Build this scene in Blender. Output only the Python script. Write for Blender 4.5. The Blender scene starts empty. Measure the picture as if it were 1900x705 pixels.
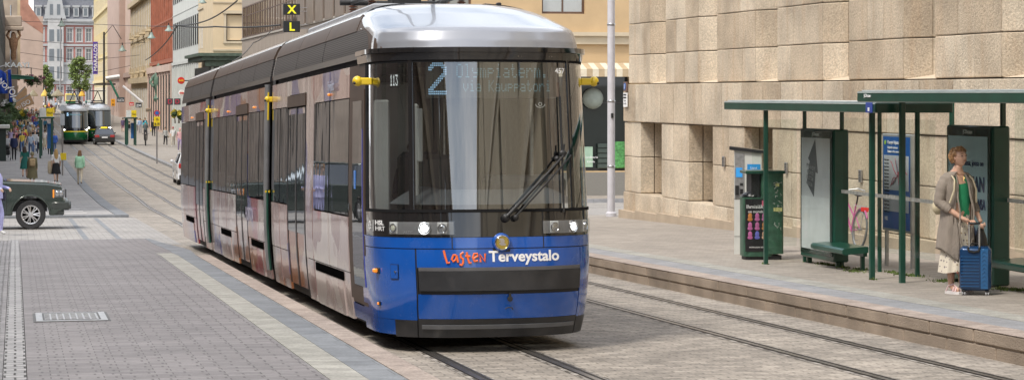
import bpy, bmesh, math, random
from mathutils import Vector, Matrix, noise
sin, cos, pi, tan, atan, sqrt = math.sin, math.cos, math.pi, math.tan, math.atan, math.sqrt
rnd = random.Random(11)
scene = bpy.context.scene
COL = scene.collection
# ---------------------------------------------------------------- site survey
F = 4300.0; TH = atan(922 / F); EYE = 2.1; HOR = 175.0
def bear(px): return tan(TH + atan((px - 950) / F))          # X / Y of a sight line
def Yat(px, X): return X / bear(px)
def Xat(px, Y): return Y * bear(px)
def dep(X, Y): return X * sin(TH) + Y * cos(TH)
GP = [(-200, 4.64), (0, 0), (85, -1.97), (105, -2.26), (130, -2.42), (170, -2.5), (220, -2.5), (280, -2.38), (345, -2.2), (450, -1.7), (560, -1.1), (900, .6)]
def g(Y):
    for (a, za), (b, zb) in zip(GP, GP[1:]):
        if Y <= b: return za + (zb - za) * (Y - a) / (b - a)
    return GP[-1][1]
SL = -0.0232
def zat(py, X, Y): return EYE - (py - HOR) / F * dep(X, Y)
# ---------------------------------------------------------------- mesh builder
class MB:
    def __init__(s): s.v = []; s.f = []; s.m = []
    def add(s, vs, fs, m=0):
        o = len(s.v); s.v += [tuple(v) for v in vs]
        for f in fs: s.f.append([i + o for i in f]); s.m.append(m)
        return s
    def quad(s, a, b, c, d, m=0): return s.add([a, b, c, d], [(0, 1, 2, 3)], m)
    def box(s, x0, x1, y0, y1, z0, z1, m=0):
        return s.add([(x0,y0,z0),(x1,y0,z0),(x1,y1,z0),(x0,y1,z0),(x0,y0,z1),(x1,y0,z1),(x1,y1,z1),(x0,y1,z1)],
                     [(0,3,2,1),(4,5,6,7),(0,1,5,4),(1,2,6,5),(2,3,7,6),(3,0,4,7)], m)
    def bev(s, x0, x1, y0, y1, z0, z1, b=.01, m=0):           # box with all edges chamfered
        b = min(b, (x1-x0)/2.2, (y1-y0)/2.2, (z1-z0)/2.2)
        vs = []; 
        for sx, X in ((1, x0), (-1, x1)):
            for sy, Y in ((1, y0), (-1, y1)):
                for sz, Z in ((1, z0), (-1, z1)):
                    vs += [(X, Y+sy*b, Z+sz*b), (X+sx*b, Y, Z+sz*b), (X+sx*b, Y+sy*b, Z)]
        c = lambda i, j, k, a: ((i*2+j)*2+k)*3+a
        fs = []
        for i in (0, 1):
            q = [c(i,0,0,0), c(i,0,1,0), c(i,1,1,0), c(i,1,0,0)]; fs.append(q if i == 0 else q[::-1])
            q = [c(0,i,0,1), c(1,i,0,1), c(1,i,1,1), c(0,i,1,1)]; fs.append(q if i == 0 else q[::-1])
            q = [c(0,0,i,2), c(0,1,i,2), c(1,1,i,2), c(1,0,i,2)]; fs.append(q if i == 0 else q[::-1])
        for i in (0, 1):
            for j in (0, 1):
                fs.append([c(i,j,0,0), c(i,j,1,0), c(i,j,1,1), c(i,j,0,1)])
                fs.append([c(i,0,j,0), c(i,1,j,0), c(i,1,j,2), c(i,0,j,2)])
                fs.append([c(0,i,j,1), c(1,i,j,1), c(1,i,j,2), c(0,i,j,2)])
                for k in (0, 1): fs.append([c(i,j,k,0), c(i,j,k,1), c(i,j,k,2)])
        return s.add(vs, fs, m)
    def prism(s, pts, z0, z1, m=0, axis='z'):                  # polygon extruded along an axis
        n = len(pts)
        def P(p, h):
            return (p[0], p[1], h) if axis == 'z' else ((p[0], h, p[1]) if axis == 'y' else (h, p[0], p[1]))
        vs = [P(p, z0) for p in pts] + [P(p, z1) for p in pts]
        fs = [list(range(n))[::-1], list(range(n, 2*n))] + [(i, (i+1) % n, n+(i+1) % n, n+i) for i in range(n)]
        return s.add(vs, fs, m)
    def tube(s, a, b, r0, r1=None, n=10, m=0, cap=True):
        r1 = r0 if r1 is None else r1
        a, b = Vector(a), Vector(b); d = (b - a).normalized()
        e = d.orthogonal().normalized(); f = d.cross(e)
        vs = []
        for p, r in ((a, r0), (b, r1)):
            for i in range(n):
                t = 2*pi*i/n; vs.append(p + (e*cos(t) + f*sin(t))*r)
        fs = [(i, (i+1) % n, n+(i+1) % n, n+i) for i in range(n)]
        if cap: fs += [list(range(n))[::-1], list(range(n, 2*n))]
        return s.add(vs, fs, m)
    def path(s, pts, r, n=8, m=0):                              # one continuous bent tube
        pts = [Vector(p) for p in pts]; rs = r if isinstance(r, (list, tuple)) else [r]*len(pts)
        vs = []; e = None
        for i, p in enumerate(pts):
            d = (pts[min(i+1, len(pts)-1)] - pts[max(i-1, 0)]).normalized()
            e = d.orthogonal().normalized() if e is None else (e - d*e.dot(d)).normalized()
            f = d.cross(e)
            for k in range(n):
                t = 2*pi*k/n; vs.append(p + (e*cos(t) + f*sin(t))*rs[i])
        fs = []
        for i in range(len(pts)-1):
            for k in range(n): fs.append((i*n+k, i*n+(k+1) % n, (i+1)*n+(k+1) % n, (i+1)*n+k))
        fs += [list(range(n))[::-1], [(len(pts)-1)*n+k for k in range(n)]]
        return s.add(vs, fs, m)
    def lathe(s, prof, n=24, m=0, c=(0,0,0), axis='z', sx=1, sy=1):
        vs = []
        for (r, h) in prof:
            for i in range(n):
                t = 2*pi*i/n; x, y = r*cos(t)*sx, r*sin(t)*sy
                q = (x, y, h) if axis == 'z' else ((x, -h, y) if axis == 'y' else (h, x, y))
                vs.append((q[0]+c[0], q[1]+c[1], q[2]+c[2]))
        fs = []
        for j in range(len(prof)-1):
            for i in range(n): fs.append((j*n+i, j*n+(i+1) % n, (j+1)*n+(i+1) % n, (j+1)*n+i))
        fs += [list(range(n))[::-1], [(len(prof)-1)*n+i for i in range(n)]]
        return s.add(vs, fs, m)
    def ball(s, c, r, n=12, m=0):
        rx, ry, rz = r if isinstance(r, (tuple, list)) else (r, r, r)
        k = n//2
        prof = [(sin(pi*i/k)*1.0 if 0 < i < k else .001, -cos(pi*i/k)) for i in range(k+1)]
        o = len(s.v); s.lathe(prof, n, m)
        for i in range(o, len(s.v)):
            v = s.v[i]; s.v[i] = (v[0]*rx+c[0], v[1]*ry+c[1], v[2]*rz+c[2])
        return s
    def grid(s, fn, nu, nv, m=0, closed=False):
        o = [fn(i/nu, j/nv) for j in range(nv+1) for i in range(nu + (0 if closed else 1))]
        w = nu if closed else nu+1
        fs = []
        for j in range(nv):
            for i in range(nu):
                fs.append((j*w+i, j*w+(i+1) % w, (j+1)*w+(i+1) % w, (j+1)*w+i))
        return s.add(o, fs, m)
    def xf(s, M, start=0):
        for i in range(start, len(s.v)): s.v[i] = tuple(M @ Vector(s.v[i]))
        return s
    def mesh(s, name, mats, smooth=None, recalc=True):
        me = bpy.data.meshes.new(name); me.from_pydata(s.v, [], s.f)
        for m in (mats if isinstance(mats, (list, tuple)) else [mats]): me.materials.append(m)
        me.polygons.foreach_set('material_index', s.m)
        if recalc:
            bm = bmesh.new(); bm.from_mesh(me); bmesh.ops.recalc_face_normals(bm, faces=bm.faces); bm.to_mesh(me); bm.free()
        if smooth is not None:
            me.polygons.foreach_set('use_smooth', [True]*len(me.polygons))
            if smooth < 179: me.set_sharp_from_angle(angle=math.radians(smooth))
        me.update(); return me
    def build(s, name, mats, parent=None, smooth=None, loc=None, recalc=True):
        return link(name, s.mesh(name, mats, smooth, recalc), parent, loc)
def link(name, me, parent=None, loc=None):
    o = bpy.data.objects.new(name, me); COL.objects.link(o)
    if parent is not None: o.parent = parent
    if loc is not None: o.location = loc
    return o
def tag(o, label=None, cat=None, group=None, kind=None):
    if label: o['label'] = label
    if cat: o['category'] = cat
    if group: o['group'] = group
    if kind: o['kind'] = kind
    return o
def thing(name, label, cat, loc=(0,0,0), rz=0, group=None, rx=0):
    o = bpy.data.objects.new(name, None); COL.objects.link(o); o.empty_display_size = .2
    o.location = loc; o.rotation_euler = (rx, 0, rz)
    return tag(o, label, cat, group)
def copy_tree(o, parent=None):
    c = o.copy(); COL.objects.link(c); c.parent = parent
    for ch in [x for x in list(o.children)]: copy_tree(ch, c)
    return c
# ---------------------------------------------------------------- materials
def nt(m):
    m.use_nodes = True; n = m.node_tree; return n, n.nodes, n.links
MC = {}
def pm(name, col, rough=.6, metal=0., var=.12, scale=5., bump=0., bscale=80., coat=0., spec=.5, emit=None, estr=0., stretch=None, dirt=0., world=False):
    if name in MC: return MC[name]
    m = bpy.data.materials.new(name); n, N, L = nt(m); b = N['Principled BSDF']
    b.inputs['Roughness'].default_value = rough; b.inputs['Metallic'].default_value = metal
    b.inputs['Coat Weight'].default_value = coat; b.inputs['Coat Roughness'].default_value = .04
    b.inputs['Specular IOR Level'].default_value = spec
    tc = N.new('ShaderNodeTexCoord'); src = tc.outputs['Object']
    if world: src = N.new('ShaderNodeNewGeometry').outputs['Position']
    if stretch:
        mp = N.new('ShaderNodeMapping'); mp.inputs['Scale'].default_value = stretch; L.new(src, mp.inputs['Vector']); src = mp.outputs['Vector']
    nz = N.new('ShaderNodeTexNoise'); nz.inputs['Scale'].default_value = scale; nz.inputs['Detail'].default_value = 5
    L.new(src, nz.inputs['Vector'])
    mr = N.new('ShaderNodeMapRange'); mr.inputs[1].default_value = .3; mr.inputs[2].default_value = .7
    L.new(nz.outputs[0], mr.inputs[0])
    mx = N.new('ShaderNodeMix'); mx.data_type = 'RGBA'; L.new(mr.outputs[0], mx.inputs[0])
    mx.inputs[6].default_value = (*[max(0, c*(1-var)) for c in col], 1); mx.inputs[7].default_value = (*[min(1, c*(1+var)) for c in col], 1)
    L.new(mx.outputs[2], b.inputs['Base Color'])
    if dirt:
        n5 = N.new('ShaderNodeTexNoise'); n5.inputs['Scale'].default_value = 3.5; n5.inputs['Detail'].default_value = 8; n5.inputs['Roughness'].default_value = .7; L.new(src, n5.inputs['Vector'])
        r5 = N.new('ShaderNodeMapRange'); r5.inputs[1].default_value = .45; r5.inputs[2].default_value = .75; r5.inputs[3].default_value = rough; r5.inputs[4].default_value = rough+.3; L.new(n5.outputs[0], r5.inputs[0]); L.new(r5.outputs[0], b.inputs['Roughness'])
        r6 = N.new('ShaderNodeMapRange'); r6.inputs[1].default_value = .5; r6.inputs[2].default_value = .85; r6.inputs[3].default_value = 0; r6.inputs[4].default_value = dirt; L.new(n5.outputs[0], r6.inputs[0])
        L.new(mixc(N, L, r6.outputs[0], mx.outputs[2], (.12,.10,.085)), b.inputs['Base Color'])
    if bump:
        n2 = N.new('ShaderNodeTexNoise'); n2.inputs['Scale'].default_value = bscale; n2.inputs['Detail'].default_value = 3; L.new(src, n2.inputs['Vector'])
        bp = N.new('ShaderNodeBump'); bp.inputs['Strength'].default_value = bump; bp.inputs['Distance'].default_value = .02
        L.new(n2.outputs[0], bp.inputs['Height']); L.new(bp.outputs[0], b.inputs['Normal'])
    if emit:
        b.inputs['Emission Color'].default_value = (*emit, 1); b.inputs['Emission Strength'].default_value = estr
    MC[name] = m; return m
def mathn(N, L, op, a, b=None, c=None):
    x = N.new('ShaderNodeMath'); x.operation = op
    for i, q in enumerate((a, b, c)):
        if q is None: continue
        if isinstance(q, (int, float)): x.inputs[i].default_value = q
        else: L.new(q, x.inputs[i])
    return x.outputs[0]
def mixc(N, L, f, a, b, mode='MIX'):
    x = N.new('ShaderNodeMix'); x.data_type = 'RGBA'; x.blend_type = mode
    if isinstance(f, (int, float)): x.inputs[0].default_value = f
    else: L.new(f, x.inputs[0])
    for k, q in ((6, a), (7, b)):
        if isinstance(q, tuple): x.inputs[k].default_value = (*q, 1)
        else: L.new(q, x.inputs[k])
    return x.outputs[2]
def paving(name, c1, c2, cm, bw, rh, mortar, bump=.5, warp=.0, rot=0, rough=.75, stain=.25, dots=None, offset=.5, speck=.15, big=None):
    """stone paving laid in courses across the street, in world metres"""
    m = bpy.data.materials.new(name); n, N, L = nt(m); b = N['Principled BSDF']; b.inputs['Roughness'].default_value = rough
    pos = N.new('ShaderNodeNewGeometry').outputs['Position']
    mp = N.new('ShaderNodeMapping'); mp.inputs['Rotation'].default_value = (0, 0, rot); L.new(pos, mp.inputs['Vector']); v = mp.outputs['Vector']
    if warp:
        wz = N.new('ShaderNodeTexNoise'); wz.inputs['Scale'].default_value = 2.2; wz.inputs['Detail'].default_value = 3; L.new(v, wz.inputs['Vector'])
        s1 = N.new('ShaderNodeVectorMath'); s1.operation = 'SUBTRACT'; L.new(wz.outputs['Color'], s1.inputs[0]); s1.inputs[1].default_value = (.5, .5, .5)
        s2 = N.new('ShaderNodeVectorMath'); s2.operation = 'SCALE'; L.new(s1.outputs[0], s2.inputs[0]); s2.inputs['Scale'].default_value = warp
        s3 = N.new('ShaderNodeVectorMath'); s3.operation = 'ADD'; L.new(v, s3.inputs[0]); L.new(s2.outputs[0], s3.inputs[1]); v = s3.outputs[0]
    br = N.new('ShaderNodeTexBrick'); L.new(v, br.inputs['Vector'])
    br.inputs['Scale'].default_value = 1; br.inputs['Brick Width'].default_value = bw; br.inputs['Row Height'].default_value = rh
    br.inputs['Mortar Size'].default_value = mortar; br.inputs['Mortar Smooth'].default_value = .4; br.offset = offset
    br.inputs['Color1'].default_value = (*c1, 1); br.inputs['Color2'].default_value = (*c2, 1); br.inputs['Mortar'].default_value = (*cm, 1)
    col = br.outputs['Color']
    n1 = N.new('ShaderNodeTexNoise'); n1.inputs['Scale'].default_value = .55; n1.inputs['Detail'].default_value = 6; n1.inputs['Roughness'].default_value = .65; L.new(pos, n1.inputs['Vector'])
    r1 = N.new('ShaderNodeMapRange'); r1.inputs[1].default_value = .35; r1.inputs[2].default_value = .7; r1.inputs[3].default_value = 1+stain*.35; r1.inputs[4].default_value = 1-stain; L.new(n1.outputs[0], r1.inputs[0])
    col = mixc(N, L, 1.0, col, r1.outputs[0], 'MULTIPLY')
    n2 = N.new('ShaderNodeTexNoise'); n2.inputs['Scale'].default_value = 38; n2.inputs['Detail'].default_value = 4; L.new(pos, n2.inputs['Vector'])
    r2 = N.new('ShaderNodeMapRange'); r2.inputs[1].default_value = .3; r2.inputs[2].default_value = .7; r2.inputs[3].default_value = 1-speck; r2.inputs[4].default_value = 1+speck; L.new(n2.outputs[0], r2.inputs[0])
    col = mixc(N, L, 1.0, col, r2.outputs[0], 'MULTIPLY')
    n4 = N.new('ShaderNodeTexNoise'); n4.inputs['Scale'].default_value = 4.5; n4.inputs['Detail'].default_value = 3; L.new(v, n4.inputs['Vector'])
    r4 = N.new('ShaderNodeMapRange'); r4.inputs[1].default_value = .3; r4.inputs[2].default_value = .7; r4.inputs[3].default_value = 1-speck; r4.inputs[4].default_value = 1+speck*.8; L.new(n4.outputs[0], r4.inputs[0])
    col = mixc(N, L, 1.0, col, r4.outputs[0], 'MULTIPLY')
    if dots:
        sp = N.new('ShaderNodeSeparateXYZ'); L.new(pos, sp.inputs[0]); dx, dy = dots
        yy = mathn(N, L, 'DIVIDE', sp.outputs[1], dy); row = mathn(N, L, 'FLOOR', yy)
        sh = mathn(N, L, 'MULTIPLY', mathn(N, L, 'MODULO', mathn(N, L, 'ABSOLUTE', row), 2.0), .12)
        xx = mathn(N, L, 'ADD', mathn(N, L, 'DIVIDE', sp.outputs[0], dx), sh)
        fx = mathn(N, L, 'ABSOLUTE', mathn(N, L, 'SUBTRACT', mathn(N, L, 'FRACT', xx), .5))
        fy = mathn(N, L, 'ABSOLUTE', mathn(N, L, 'SUBTRACT', mathn(N, L, 'FRACT', yy), .5))
        mk = mathn(N, L, 'MULTIPLY', mathn(N, L, 'LESS_THAN', fx, .068), mathn(N, L, 'LESS_THAN', fy, .20))
        col = mixc(N, L, mathn(N, L, 'MULTIPLY', mk, .62), col, (.045, .042, .04))
    L.new(col, b.inputs['Base Color'])
    h = mathn(N, L, 'ADD', mathn(N, L, 'MULTIPLY', br.outputs['Fac'], -1.0), mathn(N, L, 'MULTIPLY', n4.outputs[0], .8))
    h = mathn(N, L, 'ADD', h, mathn(N, L, 'MULTIPLY', n2.outputs[0], .25))
    bp = N.new('ShaderNodeBump'); bp.inputs['Strength'].default_value = bump; bp.inputs['Distance'].default_value = .012
    L.new(h, bp.inputs['Height']); L.new(bp.outputs[0], b.inputs['Normal'])
    return m
def glassmat(name, tint=(.4,.42,.42), ior=1.55, boost=1.6, base=.03, dark=None, wob=0.):
    """thin pane: tinted see-through plus a Fresnel reflection; dark = opaque backing colour for blacked-out panes"""
    if name in MC: return MC[name]
    m = bpy.data.materials.new(name); n, N, L = nt(m); N.remove(N['Principled BSDF'])
    out = N['Material Output']; fr = N.new('ShaderNodeFresnel'); fr.inputs[0].default_value = ior
    f = mathn(N, L, 'ADD', mathn(N, L, 'MULTIPLY', fr.outputs[0], boost), base); f = mathn(N, L, 'MINIMUM', f, .95); bf = N.new('ShaderNodeNewGeometry').outputs['Backfacing']; f = mathn(N, L, 'MULTIPLY', f, mathn(N, L, 'SUBTRACT', 1.0, bf)) if dark is None else f
    gl = N.new('ShaderNodeBsdfGlossy'); gl.inputs['Roughness'].default_value = .02; gl.inputs[0].default_value = (.95,.97,1,1)
    nz = N.new('ShaderNodeTexNoise'); nz.inputs['Scale'].default_value = .6 if not wob else 1.4; tc = N.new('ShaderNodeTexCoord')
    mp = N.new('ShaderNodeMapping'); mp.inputs['Scale'].default_value = (1, 1.1, .45); L.new(tc.outputs['Object'], mp.inputs[0]); L.new(mp.outputs[0], nz.inputs['Vector'])
    bp = N.new('ShaderNodeBump'); bp.inputs['Strength'].default_value = .03+wob; bp.inputs['Distance'].default_value = .02
    L.new(nz.outputs[0], bp.inputs['Height']); L.new(bp.outputs[0], gl.inputs['Normal'])
    if dark is None:
        tr = N.new('ShaderNodeBsdfTransparent'); tr.inputs[0].default_value = (*tint, 1)
    else:
        tr = N.new('ShaderNodeBsdfDiffuse'); tr.inputs[0].default_value = (*dark, 1)
    ms = N.new('ShaderNodeMixShader'); L.new(f, ms.inputs[0]); L.new(tr.outputs[0], ms.inputs[1]); L.new(gl.outputs[0], ms.inputs[2])
    L.new(ms.outputs[0], out.inputs[0]); MC[name] = m; return m
def text_mesh(s, size=1.0, ex=.004, bold=0., align='LEFT', spacing=1.0):
    """lettering laid out in x (right) / z (up), facing -y"""
    cu = bpy.data.curves.new('t', 'FONT'); cu.body = s; cu.size = size; cu.extrude = ex/2; cu.offset = bold; cu.align_x = align; cu.space_character = spacing; cu.resolution_u = 3
    o = bpy.data.objects.new('t', cu); COL.objects.link(o)
    dg = bpy.context.evaluated_depsgraph_get(); me = bpy.data.meshes.new_from_object(o.evaluated_get(dg))
    bpy.data.objects.remove(o); me.transform(Matrix.Rotation(pi/2, 4, 'X')); me.materials.clear(); return me
def text(parent, s, size, loc, mat, rz=0, ry=0, bold=0., align='CENTER', name='lettering', ex=.004, width=None, spacing=1., sx=1.):
    me = text_mesh(s, size, ex, bold, align, spacing); me.materials.append(mat)
    if width:
        xs = [v.co.x for v in me.vertices]; w = max(xs)-min(xs); me.transform(Matrix.Diagonal((width/w, 1, 1, 1)))
    o = link(name, me, parent, loc); o.rotation_euler = (0, ry, rz); return o
# shared palette
M_black = pm('black rubber', (.012,.012,.013), .55, var=.3)
M_dark = pm('dark trim', (.02,.02,.022), .35, coat=.3)
M_steel = pm('brushed steel', (.45,.45,.46), .35, metal=.9, var=.15, scale=20)
M_white = pm('white lettering', (.8,.8,.8), .5, var=.03)
M_green = pm('bottle green paint', (.008,.058,.038), .32, var=.18, scale=3, coat=.25)
M_glass = glassmat('clear pane', (.93,.955,.94), 1.4, .5, .0)
M_win = glassmat('street window', dark=(.03,.035,.04), ior=1.5, boost=1.6, base=.1, wob=.15)
M_winlt = glassmat('pale curtain window', dark=(.25,.26,.25), ior=1.5, boost=1.5, base=.1, wob=.15)
# ================================================================ ground
sett = paving('granite setts', (.25,.222,.19), (.35,.31,.265), (.175,.155,.132), .235, .125, .012, bump=.4, warp=.10, stain=.28, speck=.26)
sett2 = paving('side street setts', (.27,.26,.25), (.34,.32,.30), (.15,.14,.13), .3, .16, .01, bump=.5, warp=.05, stain=.2)
tile = paving('pavement blocks', (.172,.160,.162), (.228,.212,.213), (.085,.078,.078), .42, .145, .006, bump=.3, stain=.15, dots=(.145, .145*1.9), offset=.33, speck=.1)
rtile = paving('platform blocks', (.265,.235,.205), (.33,.295,.255), (.19,.165,.14), .28, .14, .006, bump=.3, stain=.2, speck=.12)
ftile = paving('distant pavement flags', (.27,.262,.26), (.33,.318,.31), (.24,.23,.22), .6, .45, .014, bump=.3, stain=.25)
cob = paving('cobble strip', (.22,.21,.215), (.30,.285,.285), (.05,.047,.043), .16, .12, .014, bump=.8, warp=.035, stain=.15, speck=.2)
cobrow = paving('cobble edging', (.27,.265,.265), (.35,.34,.34), (.05,.047,.043), .16, .19, .011, bump=.7, warp=.03, stain=.15, speck=.15)
grey_band = paving('blue grey slabs', (.155,.165,.18), (.20,.212,.228), (.10,.105,.11), 2.0, .42, .005, bump=.2, stain=.12)
grey_band2 = paving('blue grey slabs right', (.22,.225,.235), (.27,.27,.28), (.12,.12,.12), 2.0, .42, .005, bump=.2, stain=.12)
beige_band = paving('pale guide slabs', (.275,.268,.238), (.325,.315,.283), (.22,.21,.19), 2.0, .36, .006, bump=.5, stain=.1, speck=.2)
pink_kerb = paving('pink granite kerb', (.30,.245,.212), (.35,.29,.25), (.22,.17,.14), 3.0, 1.05, .006, bump=.45, stain=.12, speck=.25)
def stair(Ys): return Ys
def frange(a, b, st):
    r = []; x = a
    while x < b-1e-6: r.append(x); x += st
    return r + [b]
def withbp(Ys): return sorted(set(Ys) | {p[0] for p in GP if Ys[0] < p[0] < Ys[-1]})
def strip(mb, xl, xr, Ys, dz, m=0, skirt=None):
    """sheet following the street's fall; xl/xr constants or functions of Y"""
    fx = lambda q, Y: q(Y) if callable(q) else q
    fz = lambda Y: g(Y) + (dz(Y) if callable(dz) else dz)
    Ys = withbp(Ys)
    for a, b in zip(Ys, Ys[1:]):
        mb.quad((fx(xl,a),a,fz(a)), (fx(xr,a),a,fz(a)), (fx(xr,b),b,fz(b)), (fx(xl,b),b,fz(b)), m)
def slab(name, xl, xr, Ys, dz, mat, depth=.5, kind='structure', smooth=None):
    """solid band of paving with sides"""
    fx = lambda q, Y: q(Y) if callable(q) else q
    dzf = dz if callable(dz) else (lambda Y: dz)
    Ys = withbp(Ys); mb = MB(); vs = []; n = len(Ys)
    for Y in Ys:
        zt = g(Y)+dzf(Y); vs += [(fx(xl,Y),Y,zt), (fx(xr,Y),Y,zt), (fx(xr,Y),Y,zt-depth), (fx(xl,Y),Y,zt-depth)]
    fs = []
    for i in range(n-1):
        a, b = i*4, i*4+4
        for k in range(4): fs.append((a+k, a+(k+1) % 4, b+(k+1) % 4, b+k))
    fs += [(0,1,2,3), tuple((n-1)*4+k for k in (3,2,1,0))]
    mb.add(vs, fs); o = mb.build(name, mat); tag(o, kind=kind); return o
YN = frange(-140, 60, 10) + frange(65, 900, 12)[1:]
mb = MB(); strip(mb, -60, 90, YN, 0); road = mb.build('road', sett, recalc=False); tag(road, kind='structure')
mb = MB(); 
for a, b in ((-9.0, 3.9),): strip(mb, -60, 3.55, [51.0, 58, 65, 71.6], .006); 
o = mb.build('cross_street', sett2, recalc=False); tag(o, kind='structure')
base = MB().box(-900, 900, -900, 1600, -9.2, -9).build('terrain', pm('city ground', (.2,.19,.18), .9, world=True)); tag(base, kind='structure')
YP = frange(-20, 40, 10)
YE = [40, 42, 45, 48, 50.5, 51.6]
def dzl(Y): return .27 if Y <= 40 else .27 - .15*min(1, (Y-40)/9)
PY = frange(-60, 40, 10) + YE[1:]
# left platform: cobbles | edging row | blocks | pale guide | blue grey | pink kerb
slab('cobbled_margin', -11.0, -.10, PY, lambda Y: dzl(Y)-.006, cob)
slab('cobble_edging', -.094, .09, PY, lambda Y: dzl(Y)+.004, cobrow)
def xt(Y): return 2.43 if Y <= 41.5 else 2.73 + min(.06, (Y-41.5)*.03)
slab('pavement', .096, xt, [*frange(-60, 40, 10), 41.5, 41.51, 43.2, 45, 48, 51.6], dzl, tile)
slab('guide_strip', 2.436, 2.73, frange(-60, 40, 10)+[41.5], lambda Y: dzl(Y)+.002, beige_band)
def xk0(Y): return 2.736 if Y <= 41.5 else (2.736 + min(.3, (Y-41.5)*.18) - max(0, Y-47)*.075)
def xk1(Y): return 3.03 if Y <= 40 else 3.03 + .14*min(1, (Y-40)/3) - max(0, Y-46)*.05
slab('grey_strip', lambda Y: xt(Y)+.006 if Y > 41.5 else 2.736, xk1, [*frange(-60, 40, 10), 41.5, 43.2, 45, 48, 51.6], lambda Y: dzl(Y)+.001, grey_band)
slab('granite_kerb', 3.036, 3.27, frange(-60, 40, 10), .275, pink_kerb)
# far left pavement beyond the cross street
FY = [72.0] + frange(80, 620, 20)
slab('far_pavement', -14, 3.0, FY, .07, ftile)
slab('far_kerb', 3.006, 3.4, FY, .085, grey_band)
zs = MB()
for i in range(11):
    Y = 73.6 + i*2.3; zs.box(-3.0, 2.2-.05*i, Y, Y+.55, g(Y)+.074, g(Y)+.080)
tag(zs.build('pavement_stripes', pm('pale granite stripe', (.40,.39,.385), .8, world=True, scale=2)), kind='structure')
tag(MB().box(-3, 3.4, 71.75, 71.98, g(72)-.3, g(72)+.085).build('far_kerb_end', grey_band), kind='structure')
mbx = MB()
for (x, Y0_, Y1_) in ((1.55, 52, 71), (2.3, 52, 71)): mbx.quad((x, Y0_, g(Y0_)+.012), (x+.13, Y0_, g(Y0_)+.012), (x+.13, Y1_, g(Y1_)+.012), (x, Y1_, g(Y1_)+.012))
tag(mbx.build('paving_border', grey_band), kind='structure')
# right platform
RY = frange(-60, 60, 8) 
slab('platform_kerb_face', 9.36, 9.66, RY, .262, None or pm('kerb stone', (.30,.235,.18), .8, world=True))
kf = MB(); kj = 0
kstone = pm('platform kerb stone', (.27,.215,.165), .85, world=True, var=.35, scale=1.3, bump=.6, bscale=55)
Y = -22.0
kr = random.Random(3)
for row, (z0, z1, st, x0) in enumerate(((.0, .125, 1.15, 9.345), (.133, .268, 1.25, 9.33))):
    Y = -22.0 + row*.5
    while Y < 60:
        L_ = st*(.92+.16*kr.random()); a, b = Y+.010, Y+L_-.010; n0 = len(kf.v)
        kf.bev(x0+kr.random()*.006, x0+.3, a, b, z0-(.3 if row == 0 else 0), z1, .014)
        for i in range(n0, len(kf.v)):
            v = kf.v[i]; kf.v[i] = (v[0], v[1], v[2]+g(v[1]))
        Y += L_
tag(kf.build('platform_kerb', kstone), kind='structure')
slab('platform_granite_top', 9.332, 9.68, RY, .276, pink_kerb, depth=.006)
slab('platform_grey_strip', 9.686, 10.15, RY, .275, grey_band2)
slab('platform_guide_strip', 10.156, 10.52, RY, .277, beige_band)
slab('platform', 10.526, 18.5, RY, .272, rtile)
# side street beside the stone building and far right pavement
o = MB(); strip(o, 9.4, 60, [60.2, 66, 72, 83.5], .006); tag(o.build('side_street', sett2, recalc=False), kind='structure')
slab('side_street_kerb', 9.5, 60, [83.5, 83.8], .15, grey_band2)
slab('far_right_pavement', 9.72, 60, [83.806, 88, 92], .14, rtile)
slab('far_right_pavement_long', 9.72, 22, [92.0] + frange(100, 620, 20), .14, rtile)
slab('far_right_kerb', 9.42, 9.714, [83.806, 88, 92] + frange(100, 620, 20), .15, grey_band2)
# tram rails (metre gauge): left track under the tram, right track beside the platform
def lerp(pts, Y):
    for (a, xa), (b, xb) in zip(pts, pts[1:]):
        if Y <= b:
            t = max(0, min(1, (Y-a)/(b-a))); t = t*t*(3-2*t); return xa+(xb-xa)*t
    return pts[-1][1]
LT = [(-60, 4.63), (44, 4.63), (72, 5.05), (105, 5.42), (620, 5.45)]
RT = [(-60, 8.13), (60, 8.13), (112, 7.72), (620, 8.05)]
railm = pm('worn rail steel', (.24,.22,.20), .32, metal=.85, var=.3, scale=3, world=True)
groovem = pm('rail groove', (.03,.027,.024), .8, world=True)
mortarm = paving('rail bed', (.26,.235,.21), (.33,.30,.265), (.10,.085,.07), .14, .22, .016, bump=.9, warp=.05, stain=.3, speck=.25)
RYS = frange(-60, 60, 4) + frange(66, 620, 8)
for T, nm in ((LT, 'tram_rails'), (RT, 'tram_rails')):
    mb = MB()
    for off in (-.5, .5):
        strip(mb, lambda Y: lerp(T, Y)+off-.11, lambda Y: lerp(T, Y)+off+.12, RYS, .004, 2)
        strip(mb, lambda Y: lerp(T, Y)+off-.055, lambda Y: lerp(T, Y)+off+.085, RYS, .008, 1)
        a = off-.03 if off < 0 else off-.03
        strip(mb, lambda Y: lerp(T, Y)+off-.048, lambda Y: lerp(T, Y)+off+.012, RYS, .013, 0)
        strip(mb, lambda Y: lerp(T, Y)+off+.052, lambda Y: lerp(T, Y)+off+.072, RYS, .012, 0)
    tag(mb.build(nm, [railm, groovem, mortarm], recalc=False), kind='structure')
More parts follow.
